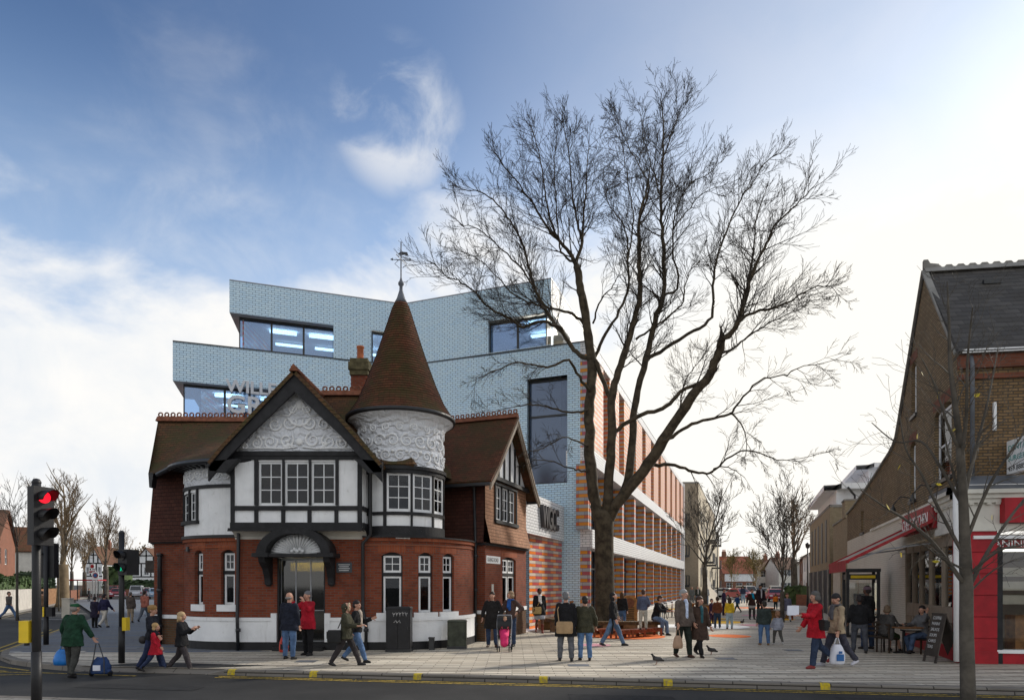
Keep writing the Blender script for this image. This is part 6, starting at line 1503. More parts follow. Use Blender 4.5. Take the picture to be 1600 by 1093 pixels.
# pollarded planes on the side street
pl1 = gentree('pollarded_plane', 'stout pollarded plane tree with pale trunk and long upright shoots by the side street', px(98, 56), 56, 11.0, 1.35, .52, 31, .34, 7, ('bark_pale', 'twig_tan'), (6, 6), None, .16, 2, minr=.012, a0=.4, a1=.85)
pl2 = gentree('pollarded_plane', 'slimmer plane tree with a round open crown, behind the second traffic signal', px(165, 86), 86, 12.2, 1.2, .38, 32, .36, 7, ('bark_grey', 'twig_tan'), (6, 6), None, .14, 2, minr=.014, a0=.4, a1=.85)
for i, (x, Yq, s_, lab) in enumerate(((58, 98, .95, 'plane tree seen over the roof of the cream villa'), (132, 108, .92, 'plane tree between the stout plane and the bus shelter'), (190, 128, 1.0, 'distant plane tree close to the timbered house'), (232, 150, .8, 'small far bare tree rising behind the timbered gable'), (247, 140, .85, 'bare tree between the timbered gable and the old house'), (112, 140, 1.1, 'far bare tree in the gap right of the stout plane'), (150, 150, 1.05, 'farthest bare tree behind the bus shelter'))):
    dup_tree(pl2, lab, px(x, Yq), Yq, 1.1*i+.7, s_, 'bare trees beyond the side street')
g5 = gentree('sapling', 'thin street sapling in front of the pale garden fence', px(27, 35), 35, 7.5, .5, .07, 41, .5, 5, ('bark_grey', 'bark_grey'), (3, 3), minr=.008)
dup_tree(g5, 'second thin sapling, at the kerb by the stout plane tree', px(92, 47), 47, 1.0, .8)
# ---------------------------------------------------------------- the street tree close to the camera
FY = 8.35; ft = thing('street_tree', 'slender dark street tree with a few yellow leaves in front of the cafe', 'tree', (px(1512, FY), FY, 0)); trk2, tw2, lv = MB(), MB(), MB(); rnd = random.Random(51)
def fl_(pts, r0, r1, d1=0.0, spawn=True, dens=.16):
    r0 *= .7; n = len(pts); ps = smoothpts([P(x, y, FY+d1*i/(n-1)) for i, (x, y) in enumerate(pts)], 4); m_ = len(ps); rr = [r0+(r1-r0)*i/(m_-1) for i in range(m_)]; (trk2 if r0 > .04 else tw2).tube(ps, rr, 9 if r0 > .05 else 5)
    if not spawn: return
    acc = 0
    for i in range(2, m_):
        acc += (ps[i]-ps[i-1]).length
        while acc > dens: acc -= dens; d = (ps[i]-ps[i-1]).normalized(); grow(tw2, ps[i], rdir(d, rnd.uniform(.4, .9), rnd), rnd.uniform(.25, .8), rr[i]*.4, 1, rnd, .08, (4,), (.4, .8), .16, minr=.0022)
        if rnd.random() < .10:
            c = ps[i]+V((rnd.gauss(0, .1), rnd.gauss(0, .1), rnd.gauss(0, .1))); u = V((rnd.gauss(0, 1), rnd.gauss(0, 1), rnd.gauss(0, 1))).normalized()*.045; v = u.orthogonal().normalized()*.032; lv.face([c-u, c+v*.8-u*.3, c+v+u*.3, c+u, c-v+u*.3, c-v*.8-u*.3])
pb = [P(x, y, FY) for x, y in ((1514, 1135), (1512, 1060), (1510, 980), (1510, 925), (1508, 860), (1505, 780), (1500, 700))]; pb[0].z = -.02
trk2.tube(smoothpts(pb, 3), [.115, .098, .090, .086, .084, .082, .080, .079, .078, .077, .075, .072, .068, .063, .059, .055, .052, .049, .047], 12)
fl_([(1502, 700), (1494, 640), (1485, 570), (1483, 500), (1480, 440)], .066, .008, .2)
fl_([(1502, 720), (1510, 650), (1512, 560), (1520, 480)], .04, .008, -.5); fl_([(1506, 780), (1525, 700), (1545, 620), (1560, 540)], .04, .006, .6)
fl_([(1508, 850), (1545, 760), (1590, 690), (1640, 620)], .04, .006, -.4); fl_([(1510, 925), (1550, 850), (1600, 780), (1660, 720)], .045, .006, .5); fl_([(1510, 900), (1560, 860), (1600, 850), (1650, 830)], .03, .006, -.8)
fl_([(1508, 870), (1470, 800), (1440, 740), (1415, 700), (1405, 640)], .04, .006, .3); fl_([(1509, 915), (1460, 850), (1420, 815), (1380, 790), (1345, 765)], .045, .006, -.6)
fl_([(1505, 790), (1470, 730), (1440, 690), (1400, 690), (1362, 660)], .035, .006, .9); fl_([(1508, 890), (1470, 870), (1440, 850), (1410, 852)], .025, .005, -.4); fl_([(1500, 705), (1480, 660), (1460, 600), (1440, 560)], .03, .006, -.3)
fl_([(1506, 800), (1490, 740), (1478, 690), (1470, 640)], .03, .006, .3); fl_([(1505, 760), (1520, 720), (1532, 690), (1560, 660)], .025, .005, 0.2); fl_([(1510, 930), (1540, 900), (1570, 880), (1600, 872)], .02, .005, .3)
trk2.build('trunk', 'bark_grey', ft, True); tw2.build('crown', 'bark_grey', ft); lv.build('leaves', 'leaf_yellow', ft)
# ================================================================ people
def cloth(col, rough=.85, fold=.9):
    nm = 'cloth_%02x%02x%02x' % tuple(int(min(1, c)*255) for c in col)
    if nm in M: return nm
    m, k = newmat(nm); co = k.n('ShaderNodeTexCoord').outputs['Object']
    n = k.noise(k.n('ShaderNodeMapping', {'Vector': co, 'Scale': (1, 1, .55)}), 8, 4, .6, 1.6)
    c = k.mix(k.ss(k.noise(co, 5, 4, .6), .3, .7), tuple(q*.72 for q in col), tuple(min(1, q*1.28) for q in col))
    finish(k, c, rough, .25, 0, n, fold, .06); return nm
def hairmat(col):
    nm = 'hair_%02x%02x%02x' % tuple(int(c*255) for c in col)
    if nm in M: return nm
    m, k = newmat(nm); co = k.n('ShaderNodeTexCoord').outputs['Object']; n = k.noise(k.n('ShaderNodeMapping', {'Vector': co, 'Scale': (60, 60, 9)}), 1, 3, .6)
    finish(k, k.mix(n, tuple(q*.6 for q in col), tuple(min(1, q*1.3) for q in col)), .6, .3, 0, n, .6, .01); return nm
def skinmat(kind):
    nm = 'skin_'+kind
    if nm in M: return nm
    col = {'fair': (.50, .27, .19), 'mid': (.34, .17, .10), 'dark': (.10, .045, .028)}[kind]; m, k = newmat(nm); co = k.n('ShaderNodeTexCoord').outputs['Object']
    c = k.mix(k.noise(co, 14, 3, .6), tuple(q*.85 for q in col), tuple(min(1, q*1.15) for q in col)); finish(k, c, .55, .35); return nm
def capsule(mb, p0, r0, p1, r1, e0=True, e1=True, n=12):
    p0, p1 = V(p0), V(p1); d = p1-p0
    if d.length < 1e-6: return
    d = d.normalized(); pts, rr = [], []
    if e0:
        for a in (80, 50, 22): pts.append(p0-d*(r0*sin(R(a)))); rr.append(r0*cos(R(a)))
    pts += [p0, p1]; rr += [r0, r1]
    if e1:
        for a in (22, 50, 80): pts.append(p1+d*(r1*sin(R(a)))); rr.append(r1*cos(R(a)))
    mb.tube(pts, rr, n)
def stack(mb, rings, xf=None, n=18):
    base = len(mb.v)
    for z_, rx, ry, yo in rings:
        for j in range(n):
            a = 2*pi*j/n; p = V((rx*cos(a), yo+ry*sin(a), z_)); p = xf(p) if xf else p; mb.v.append(tuple(p))
    for i in range(len(rings)-1):
        for j in range(n): a = base+i*n+j; b = base+i*n+(j+1) % n; mb.f.append((a, b, b+n, a+n)); mb.m.append(0); mb.uv.append(None)
    mb.f.append(tuple(base+j for j in range(n))[::-1]); e = base+(len(rings)-1)*n; mb.f.append(tuple(e+j for j in range(n))); mb.m += [0, 0]; mb.uv += [None, None]
def remesh(o, vox, it=3, fac=.5):
    a = o.modifiers.new('remesh', 'REMESH'); a.mode = 'VOXEL'; a.voxel_size = vox; a.use_smooth_shade = True
    if it: b = o.modifiers.new('smooth', 'SMOOTH'); b.iterations = it; b.factor = fac
    return o
FOLD = bpy.data.textures.new('cloth_folds', 'CLOUDS'); FOLD.noise_scale = .11; FOLD.noise_depth = 2
def person(label, x, yf, yh, yaw, top, legs, hair, pose=None, skin='fair', hem=.47, hstyle='short', shoes=(.02, .018, .018), lean=0, group=None, z=0.0, Y=None, inner=None, scarf=None, skirt=None, boots=0.0, wide=1.0, hs=1.0, sit=False, shawl=False, hood=False, height=None, hatcol=None):
    p = pose or {}
    Y = F*(H-z)/(yf-HY) if Y is None else Y
    h = height or (yf-yh)/F*Y
    o_ = V((px(x, Y), Y, z)); vox = .0105 if Y < 22 else (.016 if Y < 32 else .026)
    # ---- skeleton (faces -y)
    hipz, kn, an = .515*h, .245*h, .215*h
    thl, shl = .245*h, .235*h
    legsP = {}
    for s_, nm in ((1, 'L'), (-1, 'R')):
        sw, kb, ab = p.get('leg'+nm, (2, 3, 2)); hp_ = V((s_*.052*h*wide, 0, 0)); a = R(sw)
        kd = V((s_*sin(R(ab)), -sin(a), -cos(a))).normalized(); k_ = hp_+kd*thl; a2 = R(sw-kb); ad = V((s_*sin(R(ab))*.3, -sin(a2), -cos(a2))).normalized(); an_ = k_+ad*shl
        tp_ = R(p.get('toe'+nm, -min(40, max(0, kb-sw)*.55) if not sit else 0)); fd = V((s_*.12, -cos(tp_), sin(tp_))).normalized()
        legsP[nm] = (hp_, k_, an_, fd)
    low = min(min(l[2].z-.040*h, (l[2]+l[3]*.10*h).z-.022*h) for l in legsP.values())
    dz = -low
    sft = V((0, 0, dz)); hip = sft.copy()
    L_ = {n_: (a+sft, b+sft, c+sft, d) for n_, (a, b, c, d) in legsP.items()}
    ln_ = R(lean)
    def xf(q):                                        # torso leans forward about the hips
        f = max(0, min(1, (q.z-hip.z)/(.10*h))); a = ln_*f; v = q-hip
        return hip+V((v.x, v.y*cos(a)-v.z*sin(a), v.z*cos(a)+v.y*sin(a)))
    T = lambda x_, y_, z_: xf(hip+V((x_*h, y_*h, z_*h)))
    sh = {'L': T(.100*wide**.5, .0, .292), 'R': T(-.100*wide**.5, .0, .292)}; neck = T(0, .006, .325); hc = T(0, -.006, .415)
    up_ = (T(0, 0, .42)-T(0, 0, .32)).normalized(); hy = R(p.get('head', 0)); hp2 = R(p.get('nod', 0))
    def HD(x_, y_, z_):                               # head frame: turn and nod about the neck
        v = V((x_, y_, z_))*h*hs; v = V((v.x, v.y*cos(hp2)-v.z*sin(hp2), v.z*cos(hp2)+v.y*sin(hp2))); v = V((v.x*cos(hy)-v.y*sin(hy), v.x*sin(hy)+v.y*cos(hy), v.z)); return hc+v+V((0, 0, (hs-1)*.06*h))
    arms = {}
    for s_, nm in ((1, 'L'), (-1, 'R')):
        sw, ab, el, inn = p.get('arm'+nm, (4, 10, 14, 0)); a = R(sw)+ln_*.5; b = R(ab)
        ud = V((s_*sin(b), -sin(a)*cos(b), -cos(a)*cos(b))); e_ = sh[nm]+ud*.165*h; a2 = R(sw+el)+ln_*.5; i_ = R(inn)
        fd = V((s_*sin(b)*.5-s_*sin(i_), -sin(a2)*cos(i_), -cos(a2)*cos(i_))).normalized(); w_ = e_+fd*.145*h; arms[nm] = (sh[nm], e_, w_, fd)
    # ---- body: one continuous skin surface
    mb = MB(); skm = skinmat(skin)
    stack(mb, [(hip.z-.06*h, .06*h, .045*h, 0), (hip.z, .075*h, .052*h, 0), (hip.z+.10*h, .066*h, .046*h, 0), (hip.z+.24*h, .080*h, .052*h, 0), (hip.z+.30*h, .062*h, .042*h, .004*h), (hip.z+.325*h, .034*h, .032*h, .006*h)], xf)
    capsule(mb, neck-up_*.03*h, .033*h, hc-up_*.02*h, .030*h)
    def hell(c, r):
        m2 = MB(); m2.ell((0, 0, 0), tuple(q*h*hs for q in r), 0, 14, 9); base = len(mb.v); cc = V(c)
        for v in m2.v:
            q = V(v)/(h*hs); mb.v.append(tuple(HD(*(q+cc))))
        for f in m2.f: mb.f.append(tuple(i+base for i in f)); mb.m.append(0); mb.uv.append(None)
    hell((0, .006, .022), (.047, .060, .054)); hell((0, -.016, -.020), (.036, .040, .040)); hell((0, -.030, -.042), (.020, .022, .016)); hell((0, -.058, -.006), (.0085, .014, .013)); hell((0, -.050, .012), (.028, .012, .006)); hell((.047, .006, -.002), (.008, .014, .018)); hell((-.047, .006, -.002), (.008, .014, .018)); hell((.022, -.038, -.012), (.016, .016, .014)); hell((-.022, -.038, -.012), (.016, .016, .014))
    for nm, (a, b, c, d) in L_.items():
        capsule(mb, a, .048*h, b, .032*h); capsule(mb, b, .033*h, c, .020*h); capsule(mb, c, .017*h, c+d*.07*h-V((0, 0, .026*h)), .010*h)
    hands = {}
    for s_, nm in ((1, 'L'), (-1, 'R')):
        a, b, c, d = arms[nm]; capsule(mb, a, .028*h, b, .022*h); capsule(mb, b, .022*h, c, .0145*h)
        side = V((0, -1, 0)); side = (side-d*side.dot(d)); side = side.normalized() if side.length > .2 else V((0, 0, 1)).cross(d).normalized(); pn = d.cross(side).normalized()*(s_)
        pc = c+d*.052*h
        for f_ in (-.6, 0, .6): capsule(mb, c+d*.006*h+side*.010*f_*h, .0125*h, pc+side*.020*f_*h, .0115*h, n=8)
        curl = p.get('curl'+nm, p.get('curl', .55))
        for q, ln in ((-1.5, .034), (-.5, .042), (.5, .046), (1.5, .040)):
            r_ = .0060*h; f0 = pc+side*(q*.0125*h); d1 = (d+pn*-curl*.5).normalized(); d2 = (d*(1-.75*curl)-pn*curl*1.2).normalized(); f1 = f0+d1*ln*.5*h; capsule(mb, f0, r_*1.1, f1, r_, n=7); capsule(mb, f1, r_, f1+d2*ln*.5*h, r_*.85, n=7)
        t0 = c+d*.018*h+side*.020*h; t1 = t0+(d*.6+side*.8-pn*.2).normalized()*.026*h; capsule(mb, t0, .0075*h, t1, .0068*h, n=7); capsule(mb, t1, .0066*h, t1+(d*.85+side*.2-pn*.35).normalized()*.022*h, .0055*h, n=7)
        hands[nm] = pc+d*.035*h-pn*.012*h
    me_o = mb.build('person', skm, None, True); remesh(me_o, vox, 2, .4); me_o.location = o_; me_o.rotation_euler = (0, 0, R(yaw))
    tag(me_o, label, 'person', group); WL[me_o] = V((0, 0, 0))
    def piece(name, mb, mat, v=None, it=4):
        ob = remesh(mb.build(name, mat, me_o, True), v or vox*1.15, it)
        if name in ('jacket', 'jumper', 'trousers', 'skirt') and Y < 40:
            dm = ob.modifiers.new('folds', 'DISPLACE'); dm.texture = FOLD; dm.strength = .030*h/1.7; dm.mid_level = .5; dm.texture_coords = 'GLOBAL'
        return ob
    if Y < 45:
        for s_ in (-1, 1): e_ = MB(); c = HD(s_*.0185, -.0535, .004); e_.ell(tuple(c), (.0060*h, .0045*h, .0045*h), 0, 8, 5); e_.build('eye', 'text_black', me_o, True)
        e_ = MB(); c = HD(0, -.0575, -.031); e_.ell(tuple(c), (.0125*h, .005*h, .0038*h), 0, 8, 5); e_.build('mouth', cloth((.30, .09, .07)), me_o, True)
    # ---- trousers / skirt / shoes
    lw = p.get('lw', 1.0)
    if legs is not None:
        mb = MB(); stack(mb, [(hip.z-.085*h, .070*h*wide, .058*h, 0), (hip.z-.02*h, .090*h*wide, .064*h, 0), (hip.z+.06*h, .080*h*wide, .056*h, 0), (hip.z+.11*h, .078*h*wide, .056*h, 0)], xf if not sit else None)
        for nm, (a, b, c, d) in L_.items():
            k2 = b.lerp(c, .99); capsule(mb, a, .060*h*wide**.5*lw, b, .047*h*lw); capsule(mb, b, .047*h*lw, b.lerp(c, .5), .041*h*lw); capsule(mb, b.lerp(c, .5), .041*h*lw, k2, (.036 if lw <= 1 else .042)*h*lw, True, False)
        piece('trousers', mb, cloth(legs))
    for nm, (a, b, c, d) in L_.items():
        mb = MB(); hl = c-d*.022*h-V((0, 0, .022*h)); fz_ = V((0, 0, 0)) ; tt = c+d*.078*h-V((0, 0, .026*h)); tt += (c+d*.1*h-c)*0
        capsule(mb, hl, .021*h, c+d*.03*h-V((0, 0, .018*h)), .027*h); capsule(mb, c+d*.03*h-V((0, 0, .018*h)), .027*h, tt, .020*h)
        capsule(mb, c-V((0, 0, .02*h)), .022*h, c.lerp(b, .10+boots), (.030 if not boots else .040)*h, True, False)
        piece('shoe', mb, cloth(shoes, .5, .1), vox)
    if skirt:
        col, zt_ = skirt; mb = MB(); n_ = 5
        for i in range(n_):
            f = i/(n_-1); a = L_['R'][0].lerp(L_['L'][0], f); b = L_['R'][0].lerp(L_['R'][1], zt_).lerp(L_['L'][0].lerp(L_['L'][1], zt_), f); capsule(mb, a, .072*h, b, .062*h, True, False)
        piece('skirt', mb, cloth(col))
    # ---- top
    if top is not None:
        mb = MB(); hz_ = hem*h; rr = []
        if not sit and hz_ < hip.z-.04*h:             # coat skirt spread over the legs
            f = min(1.0, (hip.z-hz_)/thl); kx_ = [L_[q][0].lerp(L_[q][1], f) for q in 'LR']; y0, y1 = min(q.y for q in kx_)-.076*h, max(q.y for q in kx_)+.076*h; xr = max(abs(q.x) for q in kx_)+.078*h
            rr.append((hz_, xr*1.04, max(.075*h, (y1-y0)/2), (y0+y1)/2)); rr.append((hz_+(hip.z-hz_)*.5, max(xr, .112*h)*.99, max(.086*h, (y1-y0)/2*.90), (y0+y1)/3))
        else: rr.append((min(hz_, hip.z+.02*h) if not sit else hip.z-.05*h, .106*h*wide, .080*h, 0))
        rr += [(hip.z+.03*h, .110*h*wide, .086*h*wide**.5, 0), (hip.z+.11*h, .096*h*wide, .070*h*wide**.5, 0), (hip.z+.21*h, .108*h*wide**.8, .076*h, 0), (hip.z+.27*h, .104*h*wide**.6, .068*h, .002*h), (hip.z+.305*h, .080*h, .052*h, .004*h), (hip.z+.328*h, .044*h, .042*h, .006*h)]
        bulk = 1.07 if hem < .5 else 1.02
        rr = [(z_, rx*bulk, ry*bulk, yo) for z_, rx, ry, yo in rr[:-2]]+rr[-2:]
        stack(mb, rr, xf)
        for nm, (a, b, c, d) in arms.items():
            capsule(mb, a+(a-T(0, 0, .29)).normalized()*-.008*h, .048*h, b, .040*h); capsule(mb, b, .040*h, b.lerp(c, .95), .033*h, True, False)
        if shawl:
            stack(mb, [(hip.z-.02*h, .125*h, .10*h, .02*h), (hip.z+.12*h, .15*h, .115*h, 0), (hip.z+.26*h, .135*h, .085*h, 0), (hip.z+.33*h, .05*h, .05*h, .005*h)], xf)
            capsule(mb, T(-.12, .03, .05), .05*h, T(-.12, .05, -.12), .04*h, True, False)
        capsule(mb, neck-up_*.02*h, .046*h, neck+up_*.012*h, .042*h, True, False)
        if hood: hell2 = [((0, .020, .012), (.060, .064, .068)), ((0, .034, -.05), (.055, .04, .04))]
        else: hell2 = []
        for c, r in hell2:
            m2 = MB(); m2.ell((0, 0, 0), tuple(q*h*hs for q in r), 0, 14, 9); base = len(mb.v)
            for v in m2.v: mb.v.append(tuple(HD(*(V(v)/(h*hs)+V(c)))))
            for f in m2.f: mb.f.append(tuple(i+base for i in f)); mb.m.append(0); mb.uv.append(None)
        piece('jacket' if hem < .5 else 'jumper', mb, cloth(top))
    if inner:
        mb = MB(); q0, q1 = T(0, -.070, .295), T(0, -.078, .08); capsule(mb, q0, .026*h, q1, .022*h); capsule(mb, q0, .02*h, T(0, -.05, .325), .03*h); piece('shirt_front', mb, cloth(inner), vox)
    if scarf:
        mb = MB(); 
        for i in range(12): a = 2*pi*i/12; b = 2*pi*(i+1)/12; capsule(mb, T(.046*cos(a), .048*sin(a)+.002, .336), .020*h, T(.046*cos(b), .048*sin(b)+.002, .336), .020*h, n=7)
        capsule(mb, T(.012, -.055, .33), .022*h, T(.022, -.088, .16), .026*h); capsule(mb, T(-.02, -.055, .33), .020*h, T(-.016, -.088, .20), .022*h); piece('scarf', mb, cloth(scarf), vox)
    # ---- hair and hats
    def hpiece(name, parts, mat):
        mb = MB()
        for c, r in parts:
            m2 = MB(); m2.ell((0, 0, 0), tuple(q*h*hs for q in r), 0, 14, 9); base = len(mb.v)
            for v in m2.v: mb.v.append(tuple(HD(*(V(v)/(h*hs)+V(c)))))
            for f in m2.f: mb.f.append(tuple(i+base for i in f)); mb.m.append(0); mb.uv.append(None)
        return piece(name, mb, mat, vox*.9, 2)
    cap_ = [((0, .008, .037), (.0515, .0605, .051)), ((0, .030, .0), (.047, .044, .045))]
    if hair and not hood:
        if hstyle == 'bald': hpiece('hair', [((0, .034, -.006), (.050, .036, .026))], hairmat(hair))
        elif hstyle == 'long': hpiece('hair', cap_+[((0, .040, -.05), (.050, .028, .075)), ((.040, .016, -.03), (.018, .03, .06)), ((-.040, .016, -.03), (.018, .03, .06))], hairmat(hair))
        elif hstyle == 'bob': hpiece('hair', cap_+[((0, .032, -.02), (.056, .036, .044)), ((.044, .006, -.012), (.016, .032, .036)), ((-.044, .006, -.012), (.016, .032, .036))], hairmat(hair))
        elif hstyle == 'curly': hpiece('hair', [((0, .016, .034), (.062, .066, .056)), ((0, .036, -.02), (.062, .046, .05)), ((.05, .02, -.03), (.024, .032, .045)), ((-.05, .02, -.03), (.024, .032, .045)), ((0, .05, -.06), (.052, .03, .04))], hairmat(hair))
        else: hpiece('hair', cap_, hairmat(hair))
    if hood and hair: hpiece('fur_trim', [((s_*.045*cos(R(a_)), -.040, .012+.056*sin(R(a_))), (.014, .014, .014)) for a_ in range(-60, 241, 20) for s_ in (1,)], hairmat(hair))
    if hatcol:
        col, hk = hatcol; parts = [((0, .008, .040), (.054, .062, .044))]
        if hk == 'peak': parts += [((0, -.058, .040), (.040, .034, .007))]
        if hk == 'fur': parts = [((0, .008, .044), (.062, .070, .048)), ((0, .008, .020), (.060, .068, .024))]
        if hk == 'brim': parts += [((0, .004, .026), (.070, .078, .007))]
        if hk == 'beanie': parts = [((0, .010, .036), (.053, .062, .052))]
        hpiece('hat', parts, cloth(col, .95, .8) if hk != 'fur' else hairmat(col))
    cr, sr = cos(R(yaw)), sin(R(yaw)); W = lambda q: V((o_.x+q.x*cr-q.y*sr, o_.y+q.x*sr+q.y*cr, o_.z+q.z))
    return {'o': me_o, 'h': h, 'loc': o_, 'hand': {k_: W(q) for k_, q in hands.items()}, 'W': W, 'T': lambda *a: W(T(*a)), 'hip': W(hip), 'yaw': yaw}
WALK = dict(legL=(24, 6, 1), legR=(-20, 26, 1), armL=(-16, 9, 14, 0), armR=(20, 9, 26, 0))
WALK2 = dict(legR=(22, 5, 1), legL=(-18, 24, 1), armR=(-14, 9, 14, 0), armL=(18, 9, 24, 0))
STAND = dict(legL=(3, 4, 3), legR=(-2, 3, 3), armL=(4, 9, 16, 4), armR=(2, 9, 14, 4))
def st(**k_): d = dict(STAND); d.update(k_); return d
def wk(b=WALK, **k_): d = dict(b); d.update(k_); return d
BLK, NAVY, JEAN, DJEAN, GREY, BRN = (.012, .012, .014), (.014, .017, .030), (.085, .15, .28), (.03, .05, .10), (.07, .075, .085), (.055, .033, .025)
RED, OLIVE = (.42, .012, .028), (.048, .046, .028)
PP = {}
RZp = RZ
# on the road and the side street
PP['green'] = person('person with a green cap and dark green fleece walking off with a blue carrier bag', 113, 1057, 942, 172, (.012, .045, .024), (.055, .055, .05), (.25, .22, .2), wk(legL=(10, 4, 3), legR=(-8, 14, 3), armL=(2, 26, 20, -4), armR=(2, 26, 20, -4)), z=RZ, hem=.42, wide=1.22, lean=6, hatcol=((.02, .09, .04), 'peak'))
person('person in a long dark purple coat, arm in arm ahead of the green cap', 148, 980, 932, 175, (.020, .016, .035), BLK, (.02, .015, .015), st(), hem=.33, Y=28.7)
person('person in a navy jumper and cream trousers striding beside the purple coat', 163, 980, 926, 170, (.020, .018, .055), (.48, .44, .38), (.02, .015, .015), wk(), hem=.50, Y=28.7)
person('person in a brown jacket and tan trousers seen from behind on the shaded paving', 204, 972, 925, 180, (.085, .065, .055), (.30, .23, .16), (.10, .08, .07), st(), hem=.46, Y=32.6)
PP['salmon'] = person('person in a salmon pink jacket carrying a small white bag', 226, 972, 922, 178, (.36, .12, .085), (.10, .11, .13), (.025, .015, .012), wk(WALK2), hem=.46, Y=32.8)
person('person in a grey jacket and jeans walking along the pale garden fence', 14, 966, 921, 95, (.10, .085, .075), JEAN, (.05, .03, .02), wk(legL=(30, 8, 1), legR=(-26, 20, 1)), hem=.50, Y=35.5)
person('person in a brown coat standing behind the tall signal pole', 66, 962, 922, 180, (.20, .12, .07), DJEAN, (.04, .03, .02), st(), hem=.42, Y=38)
PP['hat'] = person('person with a tan knitted hat and navy jacket leading a child', 238, 1047, 945, 92, (.014, .015, .022), (.025, .035, .085), (.26, .14, .05), wk(legL=(16, 4, 1), legR=(-14, 18, 1)), z=RZ+.03, hem=.47, hatcol=((.30, .17, .06), 'fur'), boots=.3)
person('small child in a red coat with tousled blonde hair', 243, 1049, 973, 95, RED, (.035, .05, .11), (.42, .27, .12), wk(legL=(26, 8, 2), legR=(-24, 20, 2)), z=RZ+.02, hem=.36, hstyle='curly', hs=1.18, boots=.25)
person('person with long blonde curls and short black coat crossing towards the house', 284, 1048, 954, 98, BLK, (.05, .042, .045), (.46, .32, .17), wk(WALK2, armL=(25, 12, 95, 20), armR=(25, 12, 95, 20)), z=RZ+.03, hem=.42, hstyle='curly', boots=.35, wide=1.12)
# in front of the old house
PP['navy'] = person('bald person in a navy coat and jeans holding a red carrier bag, seen from behind', 452, 1029, 926, 168, NAVY, JEAN, (.25, .23, .22), st(), hem=.44, hstyle='bald', wide=1.12)
person('grey haired person in a long red parka holding something up to the face', 481, 1023, 924, -32, RED, BLK, (.16, .16, .17), st(armL=(58, 22, 95, 22), armR=(58, 22, 100, 24), head=-10), hem=.42, wide=1.15)
PP['olive'] = person('person in an olive hooded parka with pale fur trim and black shoulder bag', 541, 1039, 938, 88, OLIVE, (.035, .03, .032), (.42, .34, .22), wk(legL=(26, 4, 1), legR=(-24, 8, 1), armL=(22, 8, 68, 10), armR=(22, 8, 68, 10)), hem=.42, hood=True, boots=.4)
person('dark haired person in black jacket and jeans just beyond the olive parka', 557, 1034, 936, 86, BLK, JEAN, (.02, .015, .012), wk(WALK2, armL=(30, 8, 80, 6)), hem=.48, inner=(.55, .46, .38))
# by the end gable
person('smiling person in a knee length black coat, hands in pockets', 769, 1010, 925, -8, (.016, .014, .014), DJEAN, (.03, .02, .015), st(armL=(-6, 22, 34, 10), armR=(-6, 22, 34, 10)), hem=.34, shoes=(.06, .025, .015), wide=1.1)
PP['mum'] = person('person in a brown jacket and blue scarf at the handles of a pushchair', 798, 1009, 924, -28, (.075, .045, .038), DJEAN, (.26, .17, .10), st(armL=(-22, 42, 80, 34), armR=(18, 14, 40, 6), head=-40), hem=.50, hstyle='bob', scarf=(.02, .08, .28))
PP['white'] = person('person in a black coat with white scarf and patterned skirt by the entrance', 843, 989, 920, 5, BLK, None, (.03, .02, .018), wk(legL=(8, 4, 1), legR=(-10, 16, 1)), skin='dark', hem=.40, scarf=(.72, .70, .68), skirt=((.42, .43, .48), .85), boots=.6, shoes=(.17, .04, .025), Y=25.6)
# in the square
PP['satchel'] = person('grey haired person in a long black coat with a tan satchel', 884, 1032, 925, 176, BLK, (.11, .115, .13), (.15, .15, .155), st(legL=(6, 4, 5), legR=(-4, 8, 5)), hem=.36, wide=1.08, shoes=(.02, .02, .022))
PP['khaki'] = person('person in a khaki hooded anorak and jeans beside the tan satchel', 914, 1031, 932, 183, OLIVE, (.10, .19, .36), (.02, .018, .016), st(armR=(2, 20, 30, 0), legL=(4, 4, 1), legR=(-3, 6, 1)), hem=.44, wide=1.2)
PP['strap'] = person('person in black jumper, jeans and tall boots striding past the big tree', 958, 1008, 923, 78, BLK, (.10, .16, .26), (.012, .011, .012), wk(legL=(24, 3, 1), legR=(-22, 8, 1), armL=(-16, 16, 60, 0), armR=(-4, 10, 30, 0), nod=-14), hem=.50, hstyle='long', boots=.6)
person('person in a black leather jacket leaning by the wooden totem behind the long bench', 972, 984, 926, 150, (.018, .018, .02), JEAN, (.11, .06, .03), st(), hem=.52, hstyle='long', Y=27.4)
person('child in a blue grey hooded top standing up on the low stool', 1005, 983, 922, 172, (.085, .10, .16), (.40, .38, .33), (.05, .025, .018), st(armR=(10, 20, 50, 20)), hem=.50, Y=23.0, z=.31, height=1.42, hs=1.06)
PP['sit'] = person('person in a black jumper and faded jeans sitting on the bench end with clasped hands', 1024, 990, 926, 48, BLK, (.12, .17, .26), (.05, .03, .022), dict(legL=(66, 62, 6), legR=(72, 84, 6), armL=(34, 10, 46, 22), armR=(34, 10, 46, 22), head=18), hem=.50, sit=True, lean=16, Y=24.6, height=1.78)
PP['grey'] = person('grey bearded person in a taupe jacket and pale blue shirt with a paper bag', 1068, 1026, 921, 24, (.105, .082, .070), (.016, .022, .018), (.30, .30, .30), wk(legL=(10, 4, 1), legR=(-8, 12, 1), armL=(4, 8, 20, 0), armR=(4, 10, 12, 0), head=30), hem=.46, inner=(.52, .60, .78), shoes=(.05, .022, .015), wide=1.05)
person('person in a long brown open coat and teal blouse walking with the grey bearded one', 1093, 1025, 930, 14, BRN, BLK, (.055, .03, .02), wk(WALK2, armL=(4, 12, 24, 0), head=18), hem=.28, hstyle='long', inner=(.03, .10, .12), hs=1.04)
